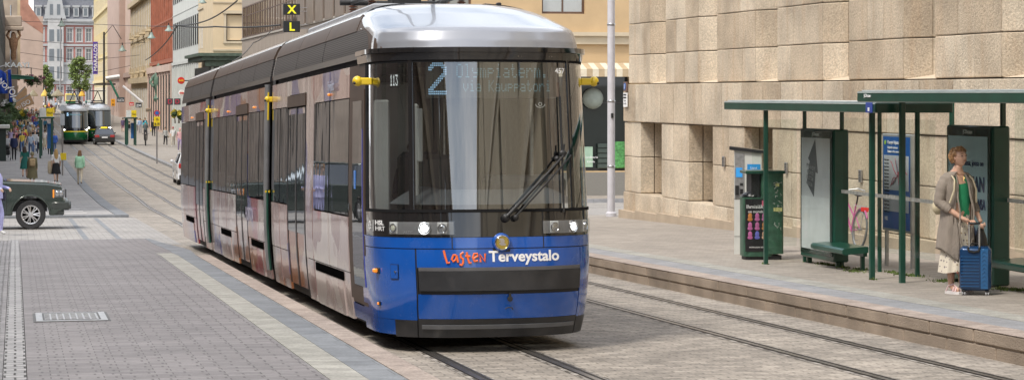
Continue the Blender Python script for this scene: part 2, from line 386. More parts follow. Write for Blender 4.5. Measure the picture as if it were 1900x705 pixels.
# manhole cover on the left pavement
mh = thing('manhole_cover', 'rectangular grey iron manhole cover set in the left pavement', 'manhole cover', (.22, 25.05, g(25.05)+.272), 0, rx=SL)
iron = pm('cast iron', (.36,.36,.365), .45, metal=.4, var=.25, scale=14, bump=.2)
irond = pm('dark iron gap', (.09,.09,.09), .7)
MB().box(-.03, .78, -.03, 1.30, -.02, .004).build('frame', irond, mh)
mb = MB().box(0, .75, 0, 1.27, -.02, .010)
for i in range(8):
    for j in range(10):
        x = .12+i*.07; y = .18+j*.098; s = 1 if (i+j) % 2 else -1
        mb.box(x-.026, x+.026, y-.012, y+.012, .010, .016)
mb.build('lid', iron, mh)
MB().box(.07,.68,.11,.13,.010,.014).box(.07,.68,1.14,1.16,.010,.014).box(.07,.09,.13,1.14,.010,.014).box(.66,.68,.13,1.14,.010,.014).build('rim', irond, mh)
# tufts of grass growing by the shelter posts
gr = MB(); gr_r = random.Random(5)
for (px, py, sp) in ((1525,497,.35),(1545,500,.4),(1585,511,.6),(1600,508,.4),(1566,505,.3),(1655,514,.4),(1690,520,.5),(1668,517,.3),(1762,529,.5),(1745,531,.35),(1860,546,.5),(1890,548,.6),(1618,527,.12),(1420,497,.15),(1645,459,.15),(1500,494,.12)):
    d = F*1.83/(py-277); r = (px-950)/F*d; cx = r*cos(TH)+d*sin(TH); cy = d*cos(TH)-r*sin(TH)
    for k in range(int(230*sp)):
        a = gr_r.random()*2*pi; q = gr_r.gauss(0, sp*.42); x = cx+cos(a)*q*.45; y = cy+sin(a)*q; h = .012+.028*gr_r.random(); w = .012; t = gr_r.random()*pi; l = gr_r.gauss(0, .02)
        z = g(y)+.272
        gr.add([(x-w*cos(t), y-w*sin(t), z), (x+w*cos(t), y+w*sin(t), z), (x+l, y+l, z+h)], [(0,1,2)])
tag(gr.build('grass', pm('weed grass', (.10,.15,.03), .8, var=.4, scale=9, world=True), recalc=False), kind='stuff')
# ================================================================ the near tram
def interp(tab):
    def f(z):
        if z <= tab[0][0]: return tab[0][1]
        for (a, va), (b, vb) in zip(tab, tab[1:]):
            if z <= b:
                t = (z-a)/(b-a); return va+(vb-va)*t
        return tab[-1][1]
    return f
class Surf:
    """tram skin: u in [-1,1] wraps the rounded nose, |u|>1 runs back along the sides, 1 unit = 1 m"""
    def __init__(s, w, n, D=1.0, p=2.5): s.w, s.n, s.D, s.p = interp(w), interp(n), D, p
    def raw(s, u, z):
        w = s.w(z); n = s.n(z)
        if abs(u) <= 1:
            ph = abs(u)*pi/2; x = w*sin(ph)**(2/s.p); y = s.D*(1-max(0, cos(ph))**(2/s.p)) + n
        else:
            q = abs(u)-1; x = w; y = s.D+q+n*max(0, 1-q/1.5)
        return Vector((x if u > 0 else -x, y, z))
    def pt(s, u, z, off=0.):
        p = s.raw(u, z)
        if off == 0: return p
        a = s.raw(u-.004, z); b = s.raw(u+.004, z); c = s.raw(u, z-.01); d = s.raw(u, z+.01)
        nn = (b-a).cross(d-c); nn.normalize()
        return p+nn*off
    def uy(s, y, side=-1): return side*(1+(y-s.D))
    def ux(s, x, z=1.5):
        return math.copysign(math.asin(min(1, (abs(x)/s.w(z)))**(s.p/2))/(pi/2), x)
    def patch(s, u0, u1, z0, z1, nu=8, nz=4, off=0., th=.02, m=0, mb=None, shape=None):
        """panel on the skin; shape(a, b) -> (u, z) may bend its outline"""
        mb = mb or MB(); o = len(mb.v); W = nu+1
        sh = shape or (lambda a, b: (u0+(u1-u0)*a, z0+(z1-z0)*b))
        for k in (off, off-th):
            for j in range(nz+1):
                for i in range(nu+1):
                    u, z = sh(i/nu, j/nz); mb.v.append(tuple(s.pt(u, z, k)))
        K = W*(nz+1)
        for j in range(nz):
            for i in range(nu):
                a = o+j*W+i; mb.f.append([a, a+1, a+W+1, a+W]); mb.m.append(m)
                if th: mb.f.append([a+K, a+K+W, a+K+W+1, a+K+1]); mb.m.append(m)
        if th:
            for i in range(nu):
                a = o+i; mb.f.append([a, a+K, a+K+1, a+1]); mb.m.append(m)
                a = o+nz*W+i; mb.f.append([a, a+1, a+K+1, a+K]); mb.m.append(m)
            for j in range(nz):
                a = o+j*W; mb.f.append([a, a+W, a+K+W, a+K]); mb.m.append(m)
                a = o+j*W+nu; mb.f.append([a, a+K, a+K+W, a+W]); mb.m.append(m)
        return mb
BODY = Surf([(.16,1.09),(.45,1.13),(.9,1.16),(1.3,1.165),(1.6,1.165),(3.0,1.14),(3.06,1.15),(3.15,1.15)],
            [(.16,.13),(.35,.06),(.62,.0),(.9,0),(1.18,.03),(1.45,.07),(3.0,.24),(3.15,.22)])
SHR = Surf([(3.1,1.12),(3.2,1.11),(3.40,1.065),(3.52,1.01),(3.60,.95),(3.66,.86),(3.70,.7),(3.73,.45)],
           [(3.1,.24),(3.2,.265),(3.30,.31),(3.335,.36),(3.36,.47),(3.45,.90),(3.54,1.33),(3.62,1.75),(3.68,2.1),(3.71,2.45),(3.73,2.9)])
# paints and films
blue = pm('tram blue paint', (.004,.078,.37), .14, var=.08, scale=2, coat=.8, dirt=.16)
silver = pm('silver roof paint', (.31,.325,.36), .24, metal=.35, var=.05, scale=1.5, coat=.6)
brownm = pm('door brown and roof reflection', (.065,.042,.030), .52, var=.12, scale=2, spec=.2)  # doors: own brown; roof sides: reflected brown house fronts put into the colour
slotm = pm('deep slot', (.004,.004,.004), 1.0, spec=0)
gloss_black = pm('gloss black mask', (.012,.012,.013), .06, var=.1, coat=1)
satin = pm('satin black bumper', (.022,.023,.026), .36, var=.3, scale=4, dirt=.25)
chrome = pm('chrome', (.75,.75,.76), .08, metal=1, var=.03)
yellow = pm('yellow camera paint', (.72,.50,.015), .35, coat=.4, var=.08)
amber = pm('amber lens', (.9,.28,.02), .15, coat=1, var=.1, emit=(1,.3,.02), estr=.25)
inner = pm('cab lining', (.50,.50,.50), .6, var=.06)
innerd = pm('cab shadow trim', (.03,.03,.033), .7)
windg = glassmat('windscreen glass', (.60,.63,.62), 1.5, 2.0, .11, wob=-.03)
sideg = glassmat('side window glass', dark=(.02,.022,.025), ior=1.5, boost=.95, base=.03, wob=.13)
def film_material():
    m = bpy.data.materials.new('printed side film'); n, N, L = nt(m); b = N['Principled BSDF']
    b.inputs['Roughness'].default_value = .2; b.inputs['Specular IOR Level'].default_value = .4; b.inputs['Coat Weight'].default_value = .5; b.inputs['Coat Roughness'].default_value = .05
    tc = N.new('ShaderNodeTexCoord'); mp = N.new('ShaderNodeMapping'); mp.inputs['Scale'].default_value = (0, .75, .9); L.new(tc.outputs['Object'], mp.inputs[0])
    wz = N.new('ShaderNodeTexNoise'); wz.inputs['Scale'].default_value = 1.2; wz.inputs['Detail'].default_value = 1; L.new(mp.outputs[0], wz.inputs['Vector'])
    s1 = N.new('ShaderNodeVectorMath'); s1.operation = 'MULTIPLY_ADD'; L.new(wz.outputs['Color'], s1.inputs[0]); s1.inputs[1].default_value = (1.4,1.4,1.4); L.new(mp.outputs[0], s1.inputs[2])
    vo = N.new('ShaderNodeTexVoronoi'); vo.inputs['Scale'].default_value = 1.0; L.new(s1.outputs[0], vo.inputs['Vector'])
    sx = N.new('ShaderNodeSeparateColor'); L.new(vo.outputs['Color'], sx.inputs[0])
    cr = N.new('ShaderNodeValToRGB'); cr.color_ramp.interpolation = 'CONSTANT'; e = cr.color_ramp.elements
    cols = [(0,(.30,.20,.19)),(.20,(.46,.38,.36)),(.38,(.30,.045,.06)),(.50,(.10,.10,.24)),(.58,(.38,.25,.23)),(.70,(.32,.13,.06)),(.77,(.19,.14,.26)),(.84,(.54,.48,.45))]
    e[0].position = 0; e[0].color = (*cols[0][1], 1); e[1].position = cols[1][0]; e[1].color = (*cols[1][1], 1)
    for p, c in cols[2:]:
        q = e.new(p); q.color = (*c, 1)
    L.new(sx.outputs[0], cr.inputs[0]); L.new(cr.outputs[0], b.inputs['Base Color'])
    mp2 = N.new('ShaderNodeMapping'); mp2.inputs['Scale'].default_value = (1, 1.6, .35); L.new(tc.outputs['Object'], mp2.inputs[0])
    nz = N.new('ShaderNodeTexNoise'); nz.inputs['Scale'].default_value = 1.5; nz.inputs['Detail'].default_value = 1; L.new(mp2.outputs[0], nz.inputs['Vector'])
    bp = N.new('ShaderNodeBump'); bp.inputs['Strength'].default_value = .35; bp.inputs['Distance'].default_value = .02; L.new(nz.outputs[0], bp.inputs['Height'])
    L.new(bp.outputs[0], b.inputs['Normal']); L.new(bp.outputs[0], b.inputs['Coat Normal']); return m
film = film_material()
def grille_material(name, scale, col=(.045,.042,.042)):
    m = bpy.data.materials.new(name); n, N, L = nt(m); b = N['Principled BSDF']; b.inputs['Roughness'].default_value = .45; b.inputs['Metallic'].default_value = .5
    tc = N.new('ShaderNodeTexCoord'); sp = N.new('ShaderNodeSeparateXYZ'); L.new(tc.outputs['Object'], sp.inputs[0])
    f = mathn(N, L, 'FRACT', mathn(N, L, 'MULTIPLY', sp.outputs[2], scale)); k = mathn(N, L, 'GREATER_THAN', f, .55)
    L.new(mixc(N, L, k, tuple(c*2.6 for c in col), tuple(c*.3 for c in col)), b.inputs['Base Color'])
    bp = N.new('ShaderNodeBump'); bp.inputs['Strength'].default_value = .6; bp.inputs['Distance'].default_value = .01; L.new(f, bp.inputs['Height']); L.new(bp.outputs[0], b.inputs['Normal'])
    return m
grille = grille_material('roof grille', 42)
TX, TY = 4.80, 23.1
tram = thing('tram', 'blue fronted tram with route 2 display stopped at the kerb in the foreground', 'tram', (TX, TY, g(TY)+.0), .0048, rx=SL)
LEN = 27.4
# inner shell (dark), floor, underframe
def U(y, s=-1): return BODY.uy(y, s)
mb = MB()
BODY.patch(U(LEN), U(2.35), .3, 3.06, 24, 3, -.10, .03, 0, mb); BODY.patch(U(2.35, 1), U(LEN, 1), .3, 3.06, 24, 3, -.10, .03, 0, mb)
BODY.patch(U(2.4), U(2.4, 1), .3, 1.42, 40, 3, -.09, .03, 0, mb)
mb.box(-1.03, 1.03, .9, LEN-.05, 3.03, 3.09); mb.box(-.98, .98, 1.0, LEN-.1, .28, .34); mb.box(-1.05, 1.05, LEN-.12, LEN-.02, .3, 3.06)
mb.build('inner_shell', innerd, tram)
mb = MB()
for y0, y1 in ((.9, 9.4), (10.7, 19.7), (20.8, LEN-.7)): mb.box(-.95, .95, y0, y1, .14, .30)
for yc in (4.6, 13.4, 17.0, 24.0):
    mb.box(-.8, .8, yc-.9, yc+.9, .08, .25)
    for sx in (-.5, .5):
        for dy in (-.65, .65): mb.lathe([(.27,-.06),(.29,-.05),(.29,.05),(.27,.06)], 18, 0, (sx, yc+dy, .29), axis='x')
mb.build('bogie', M_black, tram)
# lower front: blue panels
BW = lambda x, z=1: BODY.ux(x, z)
ua, ub = -1.0, BW(-.80); uc = BW(.93, .7)
BODY.patch(ub+.006, uc-.006, .875, 1.060, 36, 4, .012, .03).build('front_panel', blue, tram, 40)
BODY.patch(ub+.006, uc-.006, .355, .605, 36, 4, .012, .03).build('lower_front_panel', blue, tram, 40)
# corner panels
for s, (a, b) in ((-1, (U(1.45), ub-.006)), (1, (uc+.006, U(1.9, 1)))):
    q = BODY.patch(a, b, .34, 1.060, 14, 6, .012, .03).build('corner_panel', blue, tram, 40)
BODY.patch(U(1.45), BW(.99)+.0, 1.070, 1.178, 48, 2, .013, .03).build('front_upper_band', blue, tram, 40)
BODY.patch(BW(.99), U(1.9, 1), 1.070, 1.178, 12, 2, .013, .03).build('front_upper_band', blue, tram, 40)
# dark joint lines
mb = MB(); BODY.patch(U(1.45), U(1.9,1), 1.056, 1.074, 60, 1, .004, .02, 0, mb); BODY.patch(ub-.006, ub+.006, .16, 1.06, 1, 8, .003, .02, 0, mb); BODY.patch(uc-.006, uc+.006, .16, 1.06, 1, 8, .003, .02, 0, mb)
mb.build('panel_gap', M_black, tram)
# black recessed bumper panel and bumper lip
mb = MB()
BODY.patch(ub+.02, uc-.02, .64, .84, 36, 5, .035, .05, 0, mb)
BODY.patch(ub+.012, uc-.012, .60, .635, 36, 1, .004, .03, 1, mb)
mb.build('bumper_pad', [satin, M_black], tram, 35)
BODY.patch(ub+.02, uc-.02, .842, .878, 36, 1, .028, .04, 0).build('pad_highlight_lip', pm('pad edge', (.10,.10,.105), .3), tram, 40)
mb = MB()
BODY.patch(ub+.004, uc-.004, .16, .352, 40, 3, .015, .05, 0, mb)
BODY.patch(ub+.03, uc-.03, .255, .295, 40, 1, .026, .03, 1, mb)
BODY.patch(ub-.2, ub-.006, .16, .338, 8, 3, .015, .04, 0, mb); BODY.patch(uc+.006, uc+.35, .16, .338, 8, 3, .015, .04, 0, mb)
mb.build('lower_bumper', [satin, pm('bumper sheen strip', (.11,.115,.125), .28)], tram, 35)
BODY.patch(U(1.45), ub-.2, .18, .338, 8, 2, .011, .03).build('corner_panel_skirt', blue, tram, 40)
BODY.patch(uc+.35, U(1.9,1), .18, .338, 8, 2, .011, .03).build('corner_panel_skirt', blue, tram, 40)
# towing hole with little hook
mb = MB(); P = BODY.pt(BW(.13,.5), .56, .03); mb.lathe([(.001,0),(.028,0),(.028,.012),(.001,.014)], 14, 0, P, 'y'); mb.bev(P.x-.012, P.x+.012, P.y-.012, P.y+.004, P.z+.01, P.z+.06, .003)
mb.path([(P.x-.05,P.y-.002,P.z-.10),(P.x-.02,P.y-.002,P.z-.085),(P.x+.02,P.y-.002,P.z-.09),(P.x+.03,P.y-.002,P.z-.11)], .006, 5)
mb.build('towing_eye', M_black, tram)
mb = MB(); P = BODY.pt(BW(-.96,.9), .93, .02)
# amber side marker, small hatch
def local_frame(u, z, off=.0):
    p = BODY.pt(u, z, off); a = BODY.raw(u-.01, z); b = BODY.raw(u+.01, z); t = (b-a).normalized(); up = Vector((0,0,1)); nn = t.cross(up).normalized()
    return Matrix(((t.x, -nn.x, up.x, p.x), (t.y, -nn.y, up.y, p.y), (t.z, -nn.z, up.z, p.z), (0,0,0,1)))   # local x tangent, -y outward, z up
def on_skin(mb, u, z, off=0.): return mb.xf(local_frame(u, z, off))
UL = BW(-1.12, .9)
on_skin(MB().bev(-.05,.05,-.012,.01,-.03,.03,.006), UL, .83, .012).build('marker_base', M_black, tram)
on_skin(MB().bev(-.035,.03,-.05,-.01,-.022,.022,.01), UL, .83, .012).build('marker_lamp', amber, tram)
on_skin(MB().bev(-.03,.03,-.01,.01,-.02,.02,.004), UL, .49, .016).build('marker_base', M_black, tram)
on_skin(MB().bev(-.015,.02,-.02,-.008,-.013,.013,.004), UL, .49, .016).build('marker_lamp', amber, tram)
UH = BW(-.99, .9)
h = on_skin(MB().box(-.055,.055,-.003,.0,-.075,.075,1).box(-.049,.049,-.006,.0,-.069,.069,0).lathe([(.001,-.0),(.012,-.0),(.012,.012),(.001,.012)], 10, 2, (.02,-.006,0),'y'), UH, .83, .014)
h.build('socket_hatch', [blue, M_dark, chrome], tram)
mb = on_skin(MB().bev(-.03,.05,-.05,.01,-.022,.022,.008), U(1.35,1), .95, .012); mb.build('marker_lamp', amber, tram)
# black mask strip under the windscreen
BODY.patch(U(1.05), U(1.2, 1), 1.182, 1.440, 60, 3, .010, .03).build('front_mask', gloss_black, tram, 40)
for x in (-.45, .5): BODY.patch(BW(x)-.003, BW(x)+.003, 1.07, 1.440, 1, 3, .0145, .01).build('mask_joint', M_black, tram)
# headlights
lens_glass = glassmat('headlight cover', (.93,.94,.94), 1.45, 1.2, .02)
lamp_on = pm('lit headlamp', (.9,.9,.9), .2, emit=(1,1,.96), estr=6)
lamp_off = pm('lamp reflector', (.55,.56,.58), .15, metal=.9, var=.2, scale=30)
lampbody = pm('headlight housing', (.58,.58,.57), .3, metal=.1, var=.15)
for s in (-1, 1):
    xa, xb_ = (-1.02, -.43) if s < 0 else (.50, 1.06)
    zc, hh = 1.272, .064
    u0, u1 = BW(xa), BW(xb_)
    hl = BODY.patch(u0, u1, zc-hh, zc+hh, 16, 1, .016, .012).build('headlight', pm('headlight inner', (.17,.17,.175), .35), tram, 40)
    xs = [(.10, 'dim', .034), (.62, 'on', .047), (.86, 'round', .036)] if s < 0 else [(.16, 'round', .036), (.50, 'on', .045), (.86, 'dim', .032)]
    for t, k, r in xs:
        r *= 1.18
        uu = u0+(u1-u0)*t
        on_skin(MB().bev(-.052,.052,-.008,.004,-hh+.004,hh-.004,.006), uu, zc, .018).build('bezel', lampbody, hl)
        mb = MB().lathe([(.001,.012),(r,.012),(r*1.12,.02),(r*1.16,.016),(r*1.16,0),(.001,0)], 20, 0, (0,-.004,0), 'y')
        on_skin(mb, uu, zc, .018).build('lamp_ring', lamp_off, hl, 40)
        mb = MB().ball((0,-.013,0), (r*.82, .008, r*.82), 16); 
        on_skin(mb, uu, zc, .018).build('lamp_bulb', lamp_on if k == 'on' else (pm('led dots lamp', (.5,.5,.42), .3, var=.5, scale=120) if k == 'dim' else lamp_off), hl, 60)
    if s < 0:
        t = text_mesh('ARTIC', .04, .002, .0005, 'CENTER'); t.materials.append(pm('embossed letters', (.3,.3,.31), .4)); o = link('embossed_word', t, hl); o.matrix_local = local_frame(u0+(u1-u0)*.36, zc-.055, .02)
    BODY.patch(u0-.006, u1+.006, zc-hh-.006, zc+hh+.006, 16, 1, .046, .004).build('lens_cover', lens_glass, hl, 40)
# operator mark left of the headlight: cog and letters
wl = M_white
def skin_text(s, size, x, z, mat, name='lettering', off=.016, bold=0., sx=1.0, shear=0., parent=tram):
    me = text_mesh(s, size, .002, bold, 'LEFT')
    if not me.vertices: return
    x0 = min(v.co.x for v in me.vertices)
    bm = bmesh.new(); bm.from_mesh(me); bmesh.ops.triangulate(bm, faces=bm.faces); bmesh.ops.subdivide_edges(bm, edges=[e for e in bm.edges if e.calc_length() > .05], cuts=2); bm.to_mesh(me); bm.free()
    for v in me.vertices:
        X = x+(v.co.x-x0)*sx+v.co.z*shear; Z = z+v.co.z; v.co = BODY.pt(BW(X, Z), Z, off - v.co.y)
    me.materials.append(mat); return link(name, me, parent)
skin_text('HSL', .066, -1.128, 1.300, wl, bold=.0015, sx=.55); skin_text('HRT', .066, -1.127, 1.240, wl, sx=.55)
mb = MB()
u0 = BW(-1.158, 1.29)
for k in range(8):
    t = k*pi/4; mb.path([(cos(t+.3)*.03, -.003, sin(t+.3)*.034), (cos(t)*.042,-.003,sin(t)*.046), (cos(t-.3)*.03,-.003,sin(t-.3)*.034)], .0035, 4)
on_skin(mb, u0, 1.290, .012); mb2 = on_skin(MB().box(-.003,.003,-.004,0,-.06,.06), BW(-1.142,1.29), 1.290, .012)
mb.add(mb2.v, mb2.f); mb.build('operator_emblem', wl, tram)
# badge
P = BODY.pt(BW(.05,1.2), 1.125, .02)
bd = MB().lathe([(.001,0),(.098,0),(.088,.03),(.078,.034),(.001,.034)], 28, 0, P, 'y').build('badge', blue, tram, 40)
MB().lathe([(.06,.030),(.069,.046),(.076,.040),(.078,.03)], 28, 0, P, 'y').build('badge_ring', chrome, bd, 50)
MB().lathe([(.001,.036),(.062,.038),(.062,.03)], 28, 0, P, 'y').build('badge_disc', pm('brass badge', (.55,.42,.10), .25, metal=.8), bd)
q = MB()
q.prism([(P.x-.035,P.z-.012),(P.x-.012,P.z-.03),(P.x+.034,P.z-.03),(P.x+.036,P.z-.012),(P.x+.02,P.z-.004),(P.x+.026,P.z+.018),(P.x+.008,P.z+.042),(P.x-.022,P.z+.044),(P.x-.046,P.z+.030),(P.x-.02,P.z+.028),(P.x-.036,P.z+.010),(P.x-.012,P.z+.012)], P.y-.043, P.y-.037, 0, 'y')
q.build('badge_emblem', chrome, bd)
BODY.patch(BW(-.04,1.1), BW(.14,1.1), 1.030, 1.06, 6, 1, .016, .01).build('badge_shadow_gap', M_black, tram)
# sponsor lettering across the nose
orange = pm('orange lettering', (.85,.16,.03), .4, var=.05)
def stroke(pts, r=.010):
    mbs = MB(); P3 = [BODY.pt(BW(-.535+(x+.565)*.86, z-.085), z-.085, .017) for x, z in pts]; mbs.path(P3, r, 6); return mbs
LET = [  # hand drawn word
 [(-.565,1.135),(-.548,1.07),(-.528,1.006),(-.498,1.012)],
 [(-.425,1.085),(-.455,1.088),(-.475,1.045),(-.458,1.022),(-.43,1.04),(-.415,1.082)], [(-.42,1.085),(-.405,1.012)],
 [(-.34,1.115),(-.372,1.095),(-.37,1.062),(-.345,1.045),(-.345,1.01),(-.362,.985),(-.388,.992)],
 [(-.302,1.115),(-.288,1.05),(-.274,1.006),(-.25,1.008)], [(-.322,1.075),(-.262,1.072)],
 [(-.225,1.05),(-.172,1.075),(-.178,1.100),(-.215,1.100),(-.232,1.06),(-.215,1.022),(-.172,1.028)],
 [(-.14,1.015),(-.148,1.09),(-.09,1.02),(-.085,1.10)]]
for Lp in LET: pass
mb = MB()
for Lp in LET:
    q = stroke(Lp, .0115); mb.add(q.v, q.f)
mb.build('orange_lettering', orange, tram)
skin_text('Terveystalo', .150, -.085, .935, M_white, 'white_lettering', bold=.004, sx=1.06)
# windscreen, corner panes, pillars, frames
UP0, UP1 = BW(-.82,2.2), BW(.87,2.2)     # pillar positions
WS = BODY.patch(UP0+.014, UP1-.014, 1.455, 2.985, 40, 14, .004, 0).build('windscreen', windg, tram, 179)
BODY.patch(U(1.02), UP0-.014, 1.455, 2.985, 14, 14, .004, 0).build('corner_window', windg, tram, 179)
BODY.patch(UP1+.014, U(1.1,1), 1.455, 2.985, 14, 14, .004, 0).build('corner_window', windg, tram, 179)
for u in (UP0, UP1): BODY.patch(u-.016, u+.016, 1.435, 3.0, 3, 12, .014, .06).build('pillar', gloss_black, tram, 40)
mb = MB()
BODY.patch(U(1.02), U(1.1,1), 1.432, 1.462, 60, 1, .02, .05, 0, mb); BODY.patch(U(1.02), U(1.1,1), 2.972, 3.0, 60, 1, .012, .05, 0, mb)
BODY.patch(U(1.04), U(.96), 1.43, 3.0, 1, 10, .012, .05, 0, mb); BODY.patch(U(1.04,1), U(1.14,1), 1.43, 3.0, 1, 10, .012, .05, 0, mb)
mb.build('window_seal', pm('matt rubber seal', (.012,.012,.013), .9, spec=.1), tram, 40)
# black cornice band
mb = MB(); BODY.patch(U(1.6), U(1.8,1), 2.996, 3.075, 64, 2, .022, .06, 0, mb); BODY.patch(U(1.6), U(1.8,1), 3.08, 3.13, 64, 2, .04, .10, 0, mb)
mb.build('cornice_band', gloss_black, tram, 40)
for x in (-.62, .28, .31, .62, .65): on_skin(MB().ball((0,-.001,0), .0055, 6), BW(x,3.03), 3.035, .023).build('screw', chrome, tram)
# roof shroud: silver front and top, grilles and side panels with a brown reflection painted on, per section
SH = lambda y, s=-1: SHR.uy(y, s)
SHR.patch(SH(2.3), SH(2.3,1), 3.105, 3.73, 64, 48, 0, 0).build('roof_front', silver, tram, 70)
secs = [(2.3, 10.1), (10.45, 20.1), (20.45, LEN)]
for a, b in secs:
    mb = MB()
    for s in (-1, 1):
        q = (SH(b), SH(a)) if s < 0 else (SH(a,1), SH(b,1))
        SHR.patch(*q, 3.56, 3.73, 6, 8, 0, 0, 0, mb)
    mb.quad((-.45,a+.6,3.73),(.45,a+.6,3.73),(.45,b,3.73),(-.45,b,3.73))
    mb.build('roof_top', silver, tram, 60)
    for s in (-1, 1):
        mb = MB(); n = max(1, round((b-a)/2.3))
        for i in range(n):
            y0 = a+(b-a)*i/n+.012; y1 = a+(b-a)*(i+1)/n-.012
            q = (SH(y1), SH(y0)) if s < 0 else (SH(y0,1), SH(y1,1))
            SHR.patch(*q, 3.385, 3.575, 3, 5, .010, .03, 0, mb)
        mb.build('roof_reflection_panel', brownm, tram, 40)
        for i in range(n):
            y0 = a+(b-a)*i/n+.012; y1 = a+(b-a)*(i+1)/n-.012
            if y0 < 2.4: continue
            q = (SH(y1), SH(y0)) if s < 0 else (SH(y0,1), SH(y1,1))
            SHR.patch(*q, 3.13, 3.38, 3, 4, .004, .03).build('roof_grille', grille, tram, 40)
    for s in (-1, 1):
        a2 = 1.55 if a < 3 else a; q = (SH(b), SH(a2)) if s < 0 else (SH(a2,1), SH(b,1))
        SHR.patch(*q, 3.06, 3.13, 3, 1, .012, .03).build('gutter', M_dark, tram, 40)
# front end of the first grille is rounded off into the silver nose
for s in (-1, 1):
    def shp(a, b, s=s):
        yf = 1.02+.45*(b**2.2)
        y = yf+(4.87-yf)*a; z = 3.125+(.255)*b; 
        return (SH(y, s), z)
    SHR.patch(0,0,0,0, 14, 6, .004, .03, shape=(lambda a, b, f=shp, s=s: f(1-a if s < 0 else a, b))).build('roof_grille', grille, tram, 40)
    def shp2(a, b, s=s):
        y = .75+(2.3-.75)*a; top = 3.14+.435*(a**.55)
        return (SH(y, s), 3.125+(top-3.125)*b)
    SHR.patch(0,0,0,0, 14, 6, .002, .02, shape=(lambda a, b, f=shp2, s=s: f(1-a if s < 0 else a, b))).build('roof_reflection_panel', brownm, tram, 40)  # brown outline is a painted reflection laid over the silver
